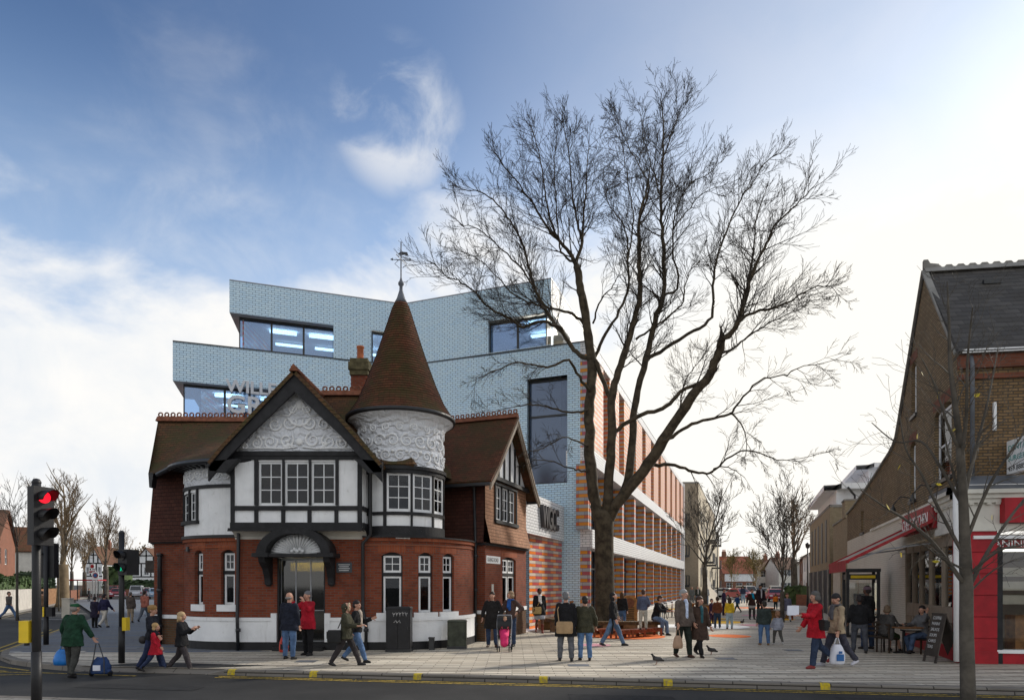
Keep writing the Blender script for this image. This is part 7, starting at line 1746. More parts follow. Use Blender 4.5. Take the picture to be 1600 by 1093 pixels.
# children and walkers further off
person('child in dark purple coat and skirt perched on the yellow wooden box', 1112, 968, 930, 40, (.03, .012, .035), (.03, .012, .035), (.03, .02, .018), st(), hem=.36, Y=31.5, hs=1.15)
person('child in a rust brown jacket and jeans with back turned on the white disc', 1121, 981, 933, 176, (.14, .045, .022), (.025, .045, .08), (.04, .03, .02), st(), hem=.50, hs=1.15)
person('child with long dark hair and bright yellow top on the white disc', 1140, 982, 934, 178, (.75, .50, .03), (.36, .45, .50), (.035, .02, .014), st(), hem=.52, hstyle='long', hs=1.15, shoes=(.10, .03, .025))
person('person in a plum suit and cap standing sideways past the children', 1131, 961, 919, 70, (.035, .022, .06), (.03, .02, .05), (.04, .03, .03), st(), hem=.44, Y=40, hatcol=((.04, .03, .07), 'peak'))
person('child in a blue top running across the grey street', 1152, 956, 926, -80, (.02, .07, .20), (.015, .04, .04), (.02, .015, .015), wk(legL=(30, 8, 1), legR=(-26, 14, 1)), hem=.54, Y=44, hs=1.12)
person('person in a navy top and light jeans walking away between the parked cars', 1161, 941, 914, 180, (.03, .04, .075), (.22, .33, .46), (.05, .03, .02), st(), hem=.52, Y=66)
person('person with a turquoise scarf and dark brown top', 1175, 967, 920, 8, (.045, .022, .018), (.05, .045, .045), (.10, .05, .03), st(armL=(4, 26, 20, -6), armR=(4, 26, 20, -6)), hem=.46, scarf=(.01, .30, .50), skirt=((.45, .45, .45), .6), Y=35.5, boots=.4)
person('person in a dark suit and open white collar next to the turquoise scarf', 1188, 963, 914, 6, (.022, .012, .016), (.016, .012, .014), (.02, .015, .012), st(), skin='mid', hem=.42, inner=(.55, .55, .60), Y=38.6)
person('small child in an orange top and dark trousers by the red car', 1212, 952, 926, 160, (.75, .20, .02), (.012, .03, .03), (.10, .06, .04), wk(), hem=.54, Y=48, hs=1.15)
PP['puffer'] = person('child in a dark green puffer jacket and jeans, back turned', 1194, 1007, 940, 178, (.035, .048, .045), (.08, .15, .29), (.025, .02, .015), st(legL=(4, 4, 3), legR=(-3, 6, 3)), hem=.48, wide=1.25, hs=1.12, shoes=(.20, .12, .07))
person('toddler in a checked shirt and grey trousers walking off with the puffer jacket child', 1215, 1006, 957, 184, (.36, .38, .46), (.10, .095, .085), (.30, .16, .09), wk(legL=(10, 4, 5), legR=(-8, 24, 5), armL=(4, 20, 20, 0), armR=(4, 20, 20, 0)), hem=.46, wide=1.3, hs=1.4, shoes=(.5, .5, .5))
person('child in a grey coat and white tights facing this way', 1230, 971, 927, -8, (.13, .135, .20), (.45, .46, .50), (.10, .05, .03), wk(armR=(10, 40, 10, 0)), hem=.38, Y=33.6, hs=1.15)
PP['red'] = person('person in a red knee length coat with grey hair, holding up a folded paper', 1274, 1043, 924, -86, (.44, .010, .022), (.03, .045, .085), (.10, .095, .09), wk(legL=(10, 3, 1), legR=(-20, 34, 1), armL=(46, 8, 46, 4), armR=(8, 10, 30, 0)), hem=.40, hstyle='bob', shoes=(.20, .03, .03))
PP['beige'] = person('person in a beige jacket and grey scarf walking head down with a white carrier bag', 1307, 1040, 925, -82, (.40, .31, .205), (.055, .055, .075), (.02, .018, .02), wk(legR=(22, 4, 1), legL=(-24, 16, 1), armL=(6, 8, 14, 0), armR=(-4, 8, 12, 0), nod=22), hem=.45, scarf=(.10, .10, .11), wide=1.05, shoes=(.5, .5, .55))
person('dark haired person in black jumper and grey jeans beside the empty cafe chair', 1343, 1019, 930, 160, BLK, (.060, .065, .080), (.02, .015, .014), st(armR=(2, 24, 24, 0), armL=(4, 12, 30, 0), legL=(10, 6, 4), legR=(-6, 8, 4)), skin='dark', hem=.50, wide=1.25)
person('person in black with a mauve hat behind the grey jeans', 1355, 1013, 916, 200, BLK, DJEAN, (.03, .02, .02), st(), skin='dark', hem=.46, hatcol=((.16, .11, .14), 'brim'))
PP['shawl'] = person('person in a grey shawl and green skirt seated at the cafe table with back turned', 1384, 1019, 939, 118, (.055, .052, .050), None, (.16, .11, .07), dict(legL=(76, 78, 4), legR=(70, 52, 4), armL=(30, 10, 50, 10), armR=(26, 12, 50, 10)), hem=.50, sit=True, hstyle='bob', shawl=True, skirt=((.035, .055, .02), .98), Y=18.3, height=1.60, lean=6)
PP['phone'] = person('long haired person in grey T shirt seated at the cafe table, hand to ear', 1441, 1020, 934, -80, (.13, .13, .135), (.055, .085, .15), (.02, .014, .012), dict(legL=(82, 70, 4), legR=(76, 88, 4), armL=(70, 26, 128, 4), armR=(34, 8, 58, 14), head=26), hem=.50, sit=True, hstyle='long', Y=18.0, height=1.64)
person('person in dark suit and pale blue shirt in the undercroft of the flats', 1300, 946, 912, 5, BLK, BLK, (.02, .015, .015), st(), skin='dark', hem=.42, inner=(.35, .45, .65), Y=56)
for i, (x, c_, j_, lab) in enumerate(((1081, (.10, .11, .11), (.10, .11, .12), 'person in grey sitting high on the ramp wall, nearest the library'), (1090, (.03, .035, .03), (.09, .18, .32), 'person in dark jacket, white shirt and jeans on the ramp wall'), (1104, (.30, .32, .34), (.12, .20, .32), 'person in pale grey on the ramp wall, half behind the young tree'))):
    person(lab, x, 941, 913, 5, c_, j_, (.25, .18, .12), st(), hem=.48, inner=(.6, .6, .6) if i == 1 else None, Y=60+i)
person('person waiting in dark clothes inside the bus shelter', 139, 940, 920, 90, (.03, .03, .035), (.03, .03, .035), (.03, .02, .02), st(), hem=.46, Y=73)
# ================================================================ bags, prams, seats, signals, cars
def carrier(label, hand, mat, hgt=.42, wd=.30, name='carrier_bag', cat='bag', yaw=0, print_=None):
    mb = MB(); rnd = random.Random(int(hand.x*100)); zb_ = hand.z-.16-hgt; n = 16; prof = ((0, .42, .5), (.06, .5, .62), (.3, .52, .66), (.6, .47, .55), (.85, .36, .38), (1, .24, .20)); rings = []
    for f, a, b in prof: rings.append([V((hand.x+a*wd*cos(2*pi*j/n)*(1+rnd.uniform(-.06, .06)), hand.y+b*wd*.6*sin(2*pi*j/n)*(1+rnd.uniform(-.1, .1)), zb_+f*hgt)) for j in range(n)])
    base = len(mb.v)
    for r_ in rings: mb.v += [tuple(q) for q in r_]
    for i in range(len(rings)-1):
        for j in range(n): a = base+i*n+j; b = base+i*n+(j+1) % n; mb.f.append((a, b, b+n, a+n)); mb.m.append(0); mb.uv.append(None)
    mb.f.append(tuple(base+j for j in range(n))[::-1]); mb.m.append(0); mb.uv.append(None)
    o = mb.build(name, mat, None, True); tag(o, label, cat); o.location = (0, 0, 0)
    h_ = MB()
    for s_ in (-1, 1): h_.tube([hand+V((s_*wd*.2, 0, -.17)), hand+V((s_*.03, 0, -.02)), hand+V((0, 0, .01))], .010, 6)
    h_.build('handle', mat, o)
    if print_:
        m2 = MB(); m2.box((hand.x, hand.y-wd*.42, zb_+hgt*.36), (wd*.5, .012, hgt*.34)); m2.box((hand.x+.01, hand.y-wd*.41, zb_+hgt*.62), (wd*.22, .012, hgt*.12)); m2.build('print', print_, o)
    return o
def boxbag(label, c, sz, mat, strap=None, yaw=0.0, name='shoulder_bag'):
    mb = MB(); a, b, d = sz; n = 20; ring = lambda f, z_: [V((a/2*f*(abs(cos(t))**.35)*(1 if cos(t) > 0 else -1), b/2*f*(abs(sin(t))**.5)*(1 if sin(t) > 0 else -1), z_)) for t in [2*pi*(j+.5)/n for j in range(n)]]
    cr, sr = cos(R(yaw)), sin(R(yaw)); base = 0; rs = [ring(.9, -d/2), ring(1, -d/2+.03), ring(1, d*.2), ring(.93, d/2-.02), ring(.86, d/2)]
    for r_ in rs:
        for q in r_: mb.v.append((c.x+q.x*cr-q.y*sr, c.y+q.x*sr+q.y*cr, c.z+q.z))
    for i in range(4):
        for j in range(n): p = i*n+j; q = i*n+(j+1) % n; mb.f.append((p, q, q+n, p+n)); mb.m.append(0); mb.uv.append(None)
    mb.f.append(tuple(range(n))[::-1]); mb.f.append(tuple(4*n+j for j in range(n))); mb.m += [0, 0]; mb.uv += [None, None]
    o = mb.build(name, mat); tag(o, label, 'bag'); f = MB(); f.box((c.x-sr*-b*.0, c.y, c.z+d*.12), (a*.98, b*1.06, d*.55), 0, R(yaw)); f.build('flap', mat, o)
    if strap: s_ = MB(); s_.tube(strap, .013, 6); s_.build('strap', mat, o)
    return o
plain('wood_support', (.17, .095, .04), .6, .35, 5, .3, 40); plain('bag_tan', (.36, .24, .13), .7, .15, 6, .2, 40); plain('bag_black', (.014, .014, .015), .5, .2, 6, .2, 40); plain('bag_red', (.55, .05, .03), .5, .1, 5, .3, 20); plain('bag_kraft', (.38, .25, .17), .8, .1, 5, .2, 30); plain('bag_straw', (.42, .29, .12), .8, .2, 20, .4, 60); plain('pink_cloth', (.62, .03, .14), .8, .1, 6, .3, 30)
q = PP['green']['hand']; carrier('bulging blue carrier bag hanging from the hand of the green capped person', q['L'], 'bag_blue', .36, .42)
hR = q['R']; b_ = V((hR.x+.08, hR.y, RZ)); mb = MB(); stack(mb, [(.05, .19, .12, 0), (.09, .23, .15, 0), (.22, .22, .14, 0), (.34, .17, .11, .01), (.42, .11, .06, .02)], lambda v: v+V((b_.x, b_.y, RZ)))
o = remesh(mb.build('shopping_trolley', cloth((.03, .06, .16)), None, True), .02); dm_ = o.modifiers.new('folds', 'DISPLACE'); dm_.texture = FOLD; dm_.strength = .05; dm_.texture_coords = 'GLOBAL'; tag(o, 'dark blue wheeled shopping bag pulled by the green capped person', 'trolley')
mb = MB()
for s_ in (-1, 1): mb.tube([(b_.x+s_*.17, b_.y-.15, RZ+.08), (b_.x+s_*.12, b_.y-.08, RZ+.38), (hR.x+s_*.03, hR.y, hR.z-.02)], .013, 6)
mb.build('handle', 'dark_metal', o)
for s_ in (-1, 1): mb = MB(); mb.tube([(b_.x+s_*.19, b_.y, RZ+.065), (b_.x+s_*.23, b_.y, RZ+.065)], .065, 12); mb.build('wheel', 'tyre', o)
mb = MB(); mb.box((b_.x, b_.y-.150, RZ+.20), (.16, .02, .12)); mb.build('pocket_print', 'bag_white', o)
carrier('small white carrier bag held by the person in salmon pink', PP['salmon']['hand']['L'], 'bag_white', .26, .24)
carrier('red carrier bag with dark emblem held low beside blue jeans', PP['navy']['hand']['L'], 'bag_red', .42, .24, print_='bag_black')
carrier('white carrier bag printed blue and red held by the person in beige', PP['beige']['hand']['L'], 'bag_white', .46, .34, print_='sign_blue')
carrier('brown paper bag hanging from the hand of the grey bearded person', PP['grey']['hand']['R'], 'bag_kraft', .34, .26, 'paper_bag')
T = PP['olive']['T']; boxbag('black slouchy bag at the hip of the olive parka', T(-.10, .15, -.02), (.34, .18, .30), 'bag_black', [T(-.1, .10, .1), T(-.02, .02, .33)], 0)
T = PP['satchel']['T']; boxbag('tan messenger satchel across the back of the long black coat', T(.02, .125, -.02), (.42, .12, .30), 'bag_tan', [T(.10, .10, .06), T(.12, .07, .24), T(.08, .0, .315)], 176, 'satchel')
T = PP['white']['T']; boxbag('tan shoulder bag worn across by the person with the white scarf', T(-.08, -.13, -.0), (.36, .14, .28), 'bag_straw', [T(-.06, -.1, .1), T(.02, -.09, .25), T(.07, .0, .325)], 5)
T = PP['red']['T']; boxbag('black handbag under the arm of the red knee length coat', T(.15, .02, .06), (.34, .12, .24), 'bag_black', [T(.15, .02, .12), T(.10, .03, .33), T(.11, -.02, .32)], -86, 'handbag')
T = PP['strap']['T']; mb = MB(); mb.tube([T(-.11, .03, .10), T(-.12, -.01, -.08), T(-.10, .02, -.26)], .03, 6); tag(mb.build('scarf_end', cloth(BLK)), 'long black strap hanging beside the striding tall boots', 'strap')
T = PP['hat']['T']; mb = MB(); mb.ell(tuple(T(-.02, .13, -.03)), (.10, .09, .10), 0, 12, 8); o = remesh(mb.build('fur_muff', hairmat((.04, .035, .035)), None, True), .02); tag(o, 'dark furry bag held behind the person with the knitted hat', 'bag')
c = PP['red']['hand']['L']; mb = MB(); mb.hexa([(c.x-.16, c.y+.05, c.z+.04), (c.x+.10, c.y+.05, c.z+.04), (c.x+.10, c.y-.01, c.z+.02), (c.x-.16, c.y-.01, c.z+.02), (c.x-.14, c.y+.05, c.z+.24), (c.x+.12, c.y+.05, c.z+.24), (c.x+.12, c.y+.03, c.z+.24), (c.x-.14, c.y+.03, c.z+.24)]); tag(mb.build('folded_paper', 'bag_white'), 'folded white paper held up by the red knee length coat', 'paper')
T = PP['mum']
# pushchair with a child
pc = G(788, 1016); pram = thing('pushchair', 'black folding pushchair with a pink footmuff facing the camera', 'pushchair', tuple(pc)); q = lambda x, y, z_: pc+V((x, y, z_))
mb = MB()
for s_ in (-1, 1): mb.tube([q(s_*.17, -.30, .12), q(s_*.20, .0, .42), q(s_*.22, .28, .82), q(s_*.20, .50, 1.02)], .014, 8); mb.tube([q(s_*.20, .36, .12), q(s_*.20, .06, .42), q(s_*.19, -.16, .50)], .014, 8)
mb.tube([q(-.20, .50, 1.02), q(.20, .50, 1.02)], .018, 8); mb.tube([q(-.20, .1, .34), q(.20, .1, .34)], .012, 6); mb.build('frame', 'grey_metal', pram)
for x in (-.20, -.14, .14, .20):
    for y in ((-.30,) if abs(x) < .18 or True else ()): mb = MB(); mb.tube([q(x-.014, -.30, .085), q(x+.014, -.30, .085)], .085, 14); mb.build('wheel', 'tyre', pram)
for x in (-.22, .22): mb = MB(); mb.tube([q(x-.02, .36, .09), q(x+.02, .36, .09)], .09, 14); mb.build('wheel', 'tyre', pram)
mb = MB(); mb.hexa([q(-.17, .30, .34), q(.17, .30, .34), q(.17, -.16, .40), q(-.17, -.16, .40), q(-.17, .34, .36), q(.17, .34, .36), q(.17, -.16, .44), q(-.17, -.16, .44)]); mb.hexa([q(-.17, .36, .36), q(.17, .36, .36), q(.17, .30, .36), q(-.17, .30, .36), q(-.18, .42, .92), q(.18, .42, .92), q(.18, .36, .92), q(-.18, .36, .92)]); mb.build('seat', 'bag_black', pram)
mb = MB(); n = 8
for i in range(n):
    a, b = R(-10+i*14), R(-10+(i+1)*14); f = lambda t, s_: q(s_*.21, .32-.34*cos(t)*.95, .70+.30*sin(t)*1.0); mb.face([f(a, -1), f(a, 1), f(b, 1), f(b, -1)])
    for s_ in (-1, 1): g_ = [f(a, s_), f(b, s_), q(s_*.21, .36, .70)]; mb.face(g_ if s_ < 0 else g_[::-1])
mb.build('hood', 'bag_black', pram)
mb = MB(); capsule(mb, q(0, .20, .56), .15, q(0, -.16, .40), .13); capsule(mb, q(0, -.14, .42), .12, q(0, -.22, .24), .12); remesh(mb.build('footmuff', 'pink_cloth', pram, True), .02)
ch = person('baby in a pink jacket sleeping in the pushchair', 789, 1016, 980, 0, (.50, .015, .06), (.5, .02, .1), (.40, .25, .15), dict(legL=(70, 60, 4), legR=(70, 60, 4), armL=(20, 16, 60, 20), armR=(20, 16, 60, 20)), hem=.50, sit=True, Y=pc.y+.10, z=.34, height=.72, hs=1.45, hstyle='short')
# ---- traffic signals
def signal(name, label, x, Y, zt_, r, z0=0.0):
    o = thing(name, label, 'traffic light', (px(x, Y), Y, z0)); mb = MB(); mb.tube([(px(x, Y), Y, z0-.02), (px(x, Y), Y, zt_)], r, 14); mb.tube([(px(x, Y), Y, z0), (px(x, Y), Y, z0+.9)], r*1.18, 14); mb.lathe((px(x, Y), Y, zt_), [(r, -.02), (r*1.1, .0), (r*.7, .05), (.01, .06)], 12); mb.build('pole', 'black_paint', o, True); return o
def aspect(o, c, fdir, r, on, visor=.20):
    f = V(fdir).normalized(); s_ = V((0, 0, 1)).cross(f).normalized(); u = V((0, 0, 1)); mb = MB(); n = 16
    mb.tube([c-f*.01, c+f*.012], r, 18); l = mb.build('lens', on, o)
    mb = MB(); a0_, a1_ = -30, 210
    for i in range(n):
        a, b = R(a0_+(a1_-a0_)*i/n), R(a0_+(a1_-a0_)*(i+1)/n); k_ = lambda t, d: c+(s_*cos(t)+u*sin(t))*(r*1.12)+f*d; L1, L2 = (visor*(.25+.75*max(0, sin(a)*.5+.5)), visor*(.25+.75*max(0, sin(b)*.5+.5)))
        mb.face([k_(a, 0), k_(b, 0), k_(b, L2), k_(a, L1)]); k2 = lambda t, d: c+(s_*cos(t)+u*sin(t))*(r*1.05)+f*d; mb.face([k2(b, 0), k2(a, 0), k2(a, L1), k2(b, L2)])
    mb.build('visor', 'black_paint', o)
X0, Y0s = px(57, 10), 10.0; s1 = signal('traffic_signal', 'tall black traffic signal showing red nearest the camera', 57, 10, pz(753, 10), .062)
fd = V((.93, -.36, 0)); c0_ = V((X0, Y0s, 0))+V((.15, -.10, 0)); mb = MB(); sdir = V((.36, .93, 0))
zc1, zc2 = pz(852, 10), pz(762, 10); cc = c0_+fd*.0; mb.hexa([cc-sdir*.15-fd*.09+V((0, 0, zc1)), cc+sdir*.15-fd*.09+V((0, 0, zc1)), cc+sdir*.15+fd*.06+V((0, 0, zc1)), cc-sdir*.15+fd*.06+V((0, 0, zc1)), cc-sdir*.15-fd*.09+V((0, 0, zc2)), cc+sdir*.15-fd*.09+V((0, 0, zc2)), cc+sdir*.15+fd*.06+V((0, 0, zc2)), cc-sdir*.15+fd*.06+V((0, 0, zc2))]); hd = mb.build('signal_head', 'black_paint', s1)
for y_, mt_ in ((778, 'lamp_red'), (806, 'lamp_off'), (835, 'lamp_off')): aspect(hd, cc+fd*.065+V((0, 0, pz(y_, 10))), fd, .092, mt_, .26)
mb = MB(); mb.box((X0-.15, Y0s, pz(986, 10)), (.15, .14, .34)); bx = mb.build('push_button_box', 'yellow_plastic', s1); mb = MB(); mb.box((X0-.15, Y0s, pz(1004, 10)-.02), (.05, .05, .04)); mb.build('cable_gland', 'black_paint', bx)
X2, Y2 = px(190, 15.85), 15.85; s2_ = signal('traffic_signal', 'slim pedestrian signal with a green figure lit at the kerb', 190, 15.85, pz(832, 15.85), .062); fd = V((-.35, -.94, 0)).normalized(); sdir = V((.94, -.35, 0)); cc = V((X2+.12, Y2-.02, 0))
mb = MB(); z1_, z2_ = pz(898, Y2), pz(858, Y2); mb.hexa([cc-sdir*.15+fd*-.24+V((0, 0, z1_)), cc+sdir*.15+fd*-.24+V((0, 0, z1_)), cc+sdir*.15+fd*.1+V((0, 0, z1_)), cc-sdir*.15+fd*.1+V((0, 0, z1_)), cc-sdir*.15-fd*.24+V((0, 0, z2_)), cc+sdir*.15-fd*.24+V((0, 0, z2_)), cc+sdir*.15+fd*.1+V((0, 0, z2_)), cc-sdir*.15+fd*.1+V((0, 0, z2_))]); hd = mb.build('signal_head', 'black_paint', s2_)
aspect(hd, cc+fd*.11+V((0, 0, pz(868, Y2))), fd, .11, 'lamp_off', .18); aspect(hd, cc+fd*.11+V((0, 0, pz(887, Y2))), fd, .11, 'lamp_off', .18)
g_ = cc+fd*.125+V((0, 0, pz(887, Y2))); mb = MB(); mb.ell(tuple(g_+V((0, 0, .06))), (.018, .01, .018)); mb.bar(g_+V((0, 0, .045)), g_+V((0, 0, -.01)), .035, .01); mb.bar(g_+V((0, 0, -.01)), g_+V((.025, 0, -.07)), .016, .01); mb.bar(g_+V((0, 0, -.01)), g_+V((-.025, 0, -.07)), .016, .01); mb.build('green_figure', 'lamp_green', hd)
mb = MB(); mb.box((X2+.115, Y2-.01, pz(974, Y2)), (.10, .16, .32)); mb.build('push_button_box', 'yellow_plastic', s2_)
X3, Y3 = px(73, 20.7), 20.7; s3 = signal('traffic_signal', 'black signal seen from behind, across the corner paving', 72, 20.7, pz(850, 20.7), .065)
mb = MB(); mb.box((X3-.02, Y3+.15, (pz(902, Y3)+pz(848, Y3))/2), (.46, .22, pz(848, Y3)-pz(902, Y3))); mb.lathe((X3-.2, Y3+.1, pz(866, Y3)), [(.11, 0), (.13, .05), (.05, .13)], 10); hd = mb.build('signal_head', 'black_paint', s3)
mb = MB(); mb.box((X3+.14, Y3-.02, pz(955, Y3)), (.2, .16, .30)); bx = mb.build('push_button_box', 'black_paint', s3); mb = MB(); mb.box((X3-.06, Y3-.07, pz(955, Y3)), (.05, .02, .32)); mb.build('yellow_strip', 'yellow_plastic', bx)
# ---- street cabinets by the house
def cabinet(label, xa, xb, yb, yt, dep, mat, name='utility_cabinet', doors=2):
    a = G(xa, yb); Y = a.y; w_ = (xb-xa)/F*Y; hgt = (yb-yt)/F*Y; o = thing(name, label, 'cabinet', (a.x+w_/2, Y+dep/2, 0)); mb = MB(); c = V((a.x+w_/2, Y+dep/2, 0)); mb.box((c.x, c.y, hgt/2), (w_, dep, hgt-.0)); mb.build('body', mat, o)
    mb = MB(); mb.hexa([(c.x-w_/2-.02, c.y+dep/2+.02, hgt), (c.x+w_/2+.02, c.y+dep/2+.02, hgt), (c.x+w_/2+.02, c.y-dep/2-.02, hgt), (c.x-w_/2-.02, c.y-dep/2-.02, hgt), (c.x-w_/2+.02, c.y+dep/2-.02, hgt+.05), (c.x+w_/2-.02, c.y+dep/2-.02, hgt+.05), (c.x+w_/2-.02, c.y-dep/2+.02, hgt+.05), (c.x-w_/2+.02, c.y-dep/2+.02, hgt+.05)]); mb.build('lid', mat, o)
    for i in range(doors):
        mb = MB(); x0 = c.x-w_/2+.02+i*(w_-.04)/doors; x1 = x0+(w_-.04)/doors-.015; mb.box(((x0+x1)/2, Y-.008, hgt*.52), (x1-x0, .02, hgt*.9)); d = mb.build('door', mat, o); mb = MB(); mb.box((x1-.04, Y-.024, hgt*.55), (.02, .02, .1)); mb.build('handle', 'dark_metal', d)
    mb = MB(); mb.box((c.x, c.y-.01, .04), (w_+.03, dep+.05, .08)); mb.build('plinth', 'dark_metal', o); return o, c, w_, hgt, Y
o, c, w_, hgt, Yc_ = cabinet('tall black utility cabinet with white scrawl in front of the curved brick bay', 603, 641, 1018, 950, .42, 'black_paint')
rnd = random.Random(5); mb = MB()
for i in range(5):
    x0, z0 = c.x-.15+.09*i, hgt*.86+rnd.uniform(-.03, .03); mb.tube([(x0, Yc_-.024, z0+.05), (x0+.03, Yc_-.024, z0-.06), (x0+.06, Yc_-.024, z0+.04), (x0+.02, Yc_-.024, z0)], .008, 5)
for i in range(2): mb.tube([(c.x-.12+.1*i, Yc_-.024, hgt*.68), (c.x-.06+.1*i, Yc_-.024, hgt*.73), (c.x-.03+.1*i, Yc_-.024, hgt*.67)], .008, 5)
mb.build('graffiti', 'chalk', o)
cabinet('weathered green utility cabinet at the foot of the mossy drainpipe', 699, 728, 1013, 971, .4, 'cabinet_green', doors=1)
mb = MB(); a = G(674, 1015); mb.box((a.x, a.y+.09, .17), (.15, .18, .34)); mb.box((a.x, a.y+.06, .36), (.17, .2, .04)); mb.box((a.x, a.y-.005, .2), (.1, .02, .2)); tag(mb.build('meter_box', 'dark_metal'), 'small dark metal box on the paving between the two utility cabinets', 'box')
# ---- seats and play things under the tree
def slatbench(label, p0, p1, wd, hgt, mat, name, legs=4, arc_=0.0, cat='bench', group=None):
    p0, p1 = V(p0), V(p1); d = p1-p0; t = d.normalized(); n_ = V((-t.y, t.x, 0)); o = thing(name, label, cat, tuple((p0+p1)/2), group); L = d.length; mb = MB(); k_ = max(5, int(L/.16))
    pos = lambda f, s_: p0+d*f+n_*(arc_*4*f*(1-f)+s_)
    for i in range(k_):
        a, b = i/k_, (i+.82)/k_; mb.hexa([pos(a, wd/2)+V((0, 0, hgt-.06)), pos(b, wd/2)+V((0, 0, hgt-.06)), pos(b, -wd/2)+V((0, 0, hgt-.06)), pos(a, -wd/2)+V((0, 0, hgt-.06)), pos(a, wd/2)+V((0, 0, hgt)), pos(b, wd/2)+V((0, 0, hgt)), pos(b, -wd/2)+V((0, 0, hgt)), pos(a, -wd/2)+V((0, 0, hgt))])
    mb.build('seat', mat, o); mb = MB()
    for s_ in (-wd*.38, wd*.38):
        for i in range(8): mb.bar(pos(i/8, s_)+V((0, 0, hgt-.10)), pos((i+1)/8, s_)+V((0, 0, hgt-.10)), .05, .07)
    mb.build('rail', mat, o)
    for i in range(legs):
        f = (i+.5)/legs if legs > 2 else (.06, .94)[i]; mb = MB(); a = pos(f, 0)
        if hgt > .38: mb.box((a.x, a.y, (hgt-.13)/2), (.55, wd*.85, hgt-.13), 0, atan2(t.y, t.x)); mb.build('box_support', 'wood_support', o)
        else:
            for s_ in (-wd*.4, wd*.4): mb = MB(); q_ = pos(f, s_); mb.box((q_.x, q_.y, (hgt-.06)/2), (.07, .07, hgt-.06)); mb.build('leg', mat, o)
    return o
Yb_ = 26.2
slatbench('long slatted timber bench on box supports passing in front of the tree trunk', (px(872, 24.9), 24.9, 0), (px(1030, 25.1), 25.1, 0), .62, .50, 'wood_brown', 'slatted_bench', 5)
slatbench('short slatted bench end with deep timber box, near the entrance wall', (px(852, 27.6), 27.6, 0), (px(874, 26.2), 26.2, 0), .62, .52, 'wood_brown', 'slatted_bench', 2)
for i, (xa, xb, yb, lab) in enumerate(((932, 958, 995, 'low reddish wooden stool bench at the edge of the orange disc, below the striding boots'), (957, 980, 997, 'low reddish wooden stool bench, middle one of the curved row'), (981, 1002, 996, 'low reddish wooden stool bench next to the one the child stands on'), (1000, 1029, 994, 'low reddish wooden stool bench under the standing child'))):
    a, b = G(xa, yb), G(xb, yb-2+(i == 1)*1); slatbench(lab, tuple(a), tuple(b), .42, .31, 'wood_red', 'low_stool', 2, -.06, 'stool', 'low curved stools')
a = G(984, 978); mb = MB(); o = thing('wooden_totem', 'tall round topped wooden totem with a ring of holes behind the long bench', 'totem', (a.x, a.y+.3, 0)); n = 14; hgt = (978-929)/F*a.y; wd = .36; prof = [V((a.x-wd, a.y, 0)), V((a.x+wd, a.y, 0)), V((a.x+wd, a.y, hgt-wd))]+[V((a.x+wd*cos(pi*i/n), a.y, hgt-wd+wd*sin(pi*i/n))) for i in range(1, n)]+[V((a.x-wd, a.y, hgt-wd))]
mb.prism(prof, (0, .22, 0)); mb.build('board', 'wood_warm', o); mb = MB(); mb.tube([(a.x, a.y-.03, hgt-wd), (a.x, a.y+.0, hgt-wd)], .22, 20); mb.build('dial', 'wood_dark', o); mb = MB()
for i in range(9): mb.box((a.x, a.y-.012, .2+i*.085), (.40, .02, .045))
mb.build('slot', 'wood_brown', o)
mb = MB(); a = G(893, 975); mb.box((a.x, a.y, .55), (.16, .12, 1.1)); mb.box((a.x, a.y, 1.12), (.2, .16, .05)); tag(mb.build('timber_post', 'wood_warm'), 'plain upright timber post between the satchel and the khaki anorak', 'post')
def drum(label, x, y, rr, hgt, mat, name, cat):
    a = G(x, y); o = thing(name, label, cat, (a.x, a.y, 0)); mb = MB(); mb.lathe((a.x, a.y, 0), [(rr*1.15, 0), (rr*1.2, .06), (rr*.85, .09), (rr*.75, hgt*.5), (rr*.85, hgt-.09)], 24); mb.build('barrel', mat, o, True); mb = MB(); mb.lathe((a.x, a.y, hgt-.09), [(rr*.85, 0), (rr*1.22, .02), (rr*1.22, .08), (.01, .085)], 24); mb.build('top', 'wood_warm', o); mb = MB()
    for i in range(8): t = 2*pi*i/8; mb.bar((a.x+rr*.8*cos(t), a.y+rr*.8*sin(t), .1), (a.x+rr*.8*cos(t+.5), a.y+rr*.8*sin(t+.5), hgt-.1), .03, .03)
    mb.build('lacing', 'yellow_spot', o)
drum('red laced wooden drum with flat top beyond the sitting person', 1076, 963, .38, .82, 'wood_red', 'play_drum', 'drum')
def crate(label, x, y, w_, d_, h_, mat, name='wooden_box', cat='box'):
    a = G(x, y); o = thing(name, label, cat, (a.x, a.y, 0)); mb = MB(); mb.box((a.x, a.y+d_/2, h_/2), (w_-.03, d_-.03, h_)); mb.build('core', mat, o); mb = MB()
    for i in range(6): mb.box((a.x-w_/2+w_*(i+.5)/6, a.y, h_/2-.01), (w_/6*.8, .03, h_-.05))
    mb.build('slat', mat, o); mb = MB(); mb.box((a.x, a.y+d_/2, h_+.02), (w_+.06, d_+.06, .04)); mb.build('top', 'wood_brown', o)
crate('slatted yellow brown wooden box seat with two children beside it', 1112, 968, .95, .6, .78, 'wood_warm'); crate('yellow wooden block at the foot of the big tree', 927, 986, .62, .5, .46, 'yellow_spot'); crate('small dark timber block bench behind the turquoise scarf', 1199, 961, .8, .5, .42, 'wood_brown')
slatbench('far slatted bench running across between the suit and the upright young tree', (px(1196, 36), 36.5, 0), (px(1232, 36), 36.2, 0), .5, .46, 'wood_brown', 'slatted_bench', 3)
slatbench('far short bench on slim legs right of the upright young tree', (px(1236, 35.2), 35.2, 0), (px(1258, 35.0), 35.0, 0), .5, .37, 'wood_red', 'slatted_bench', 2)
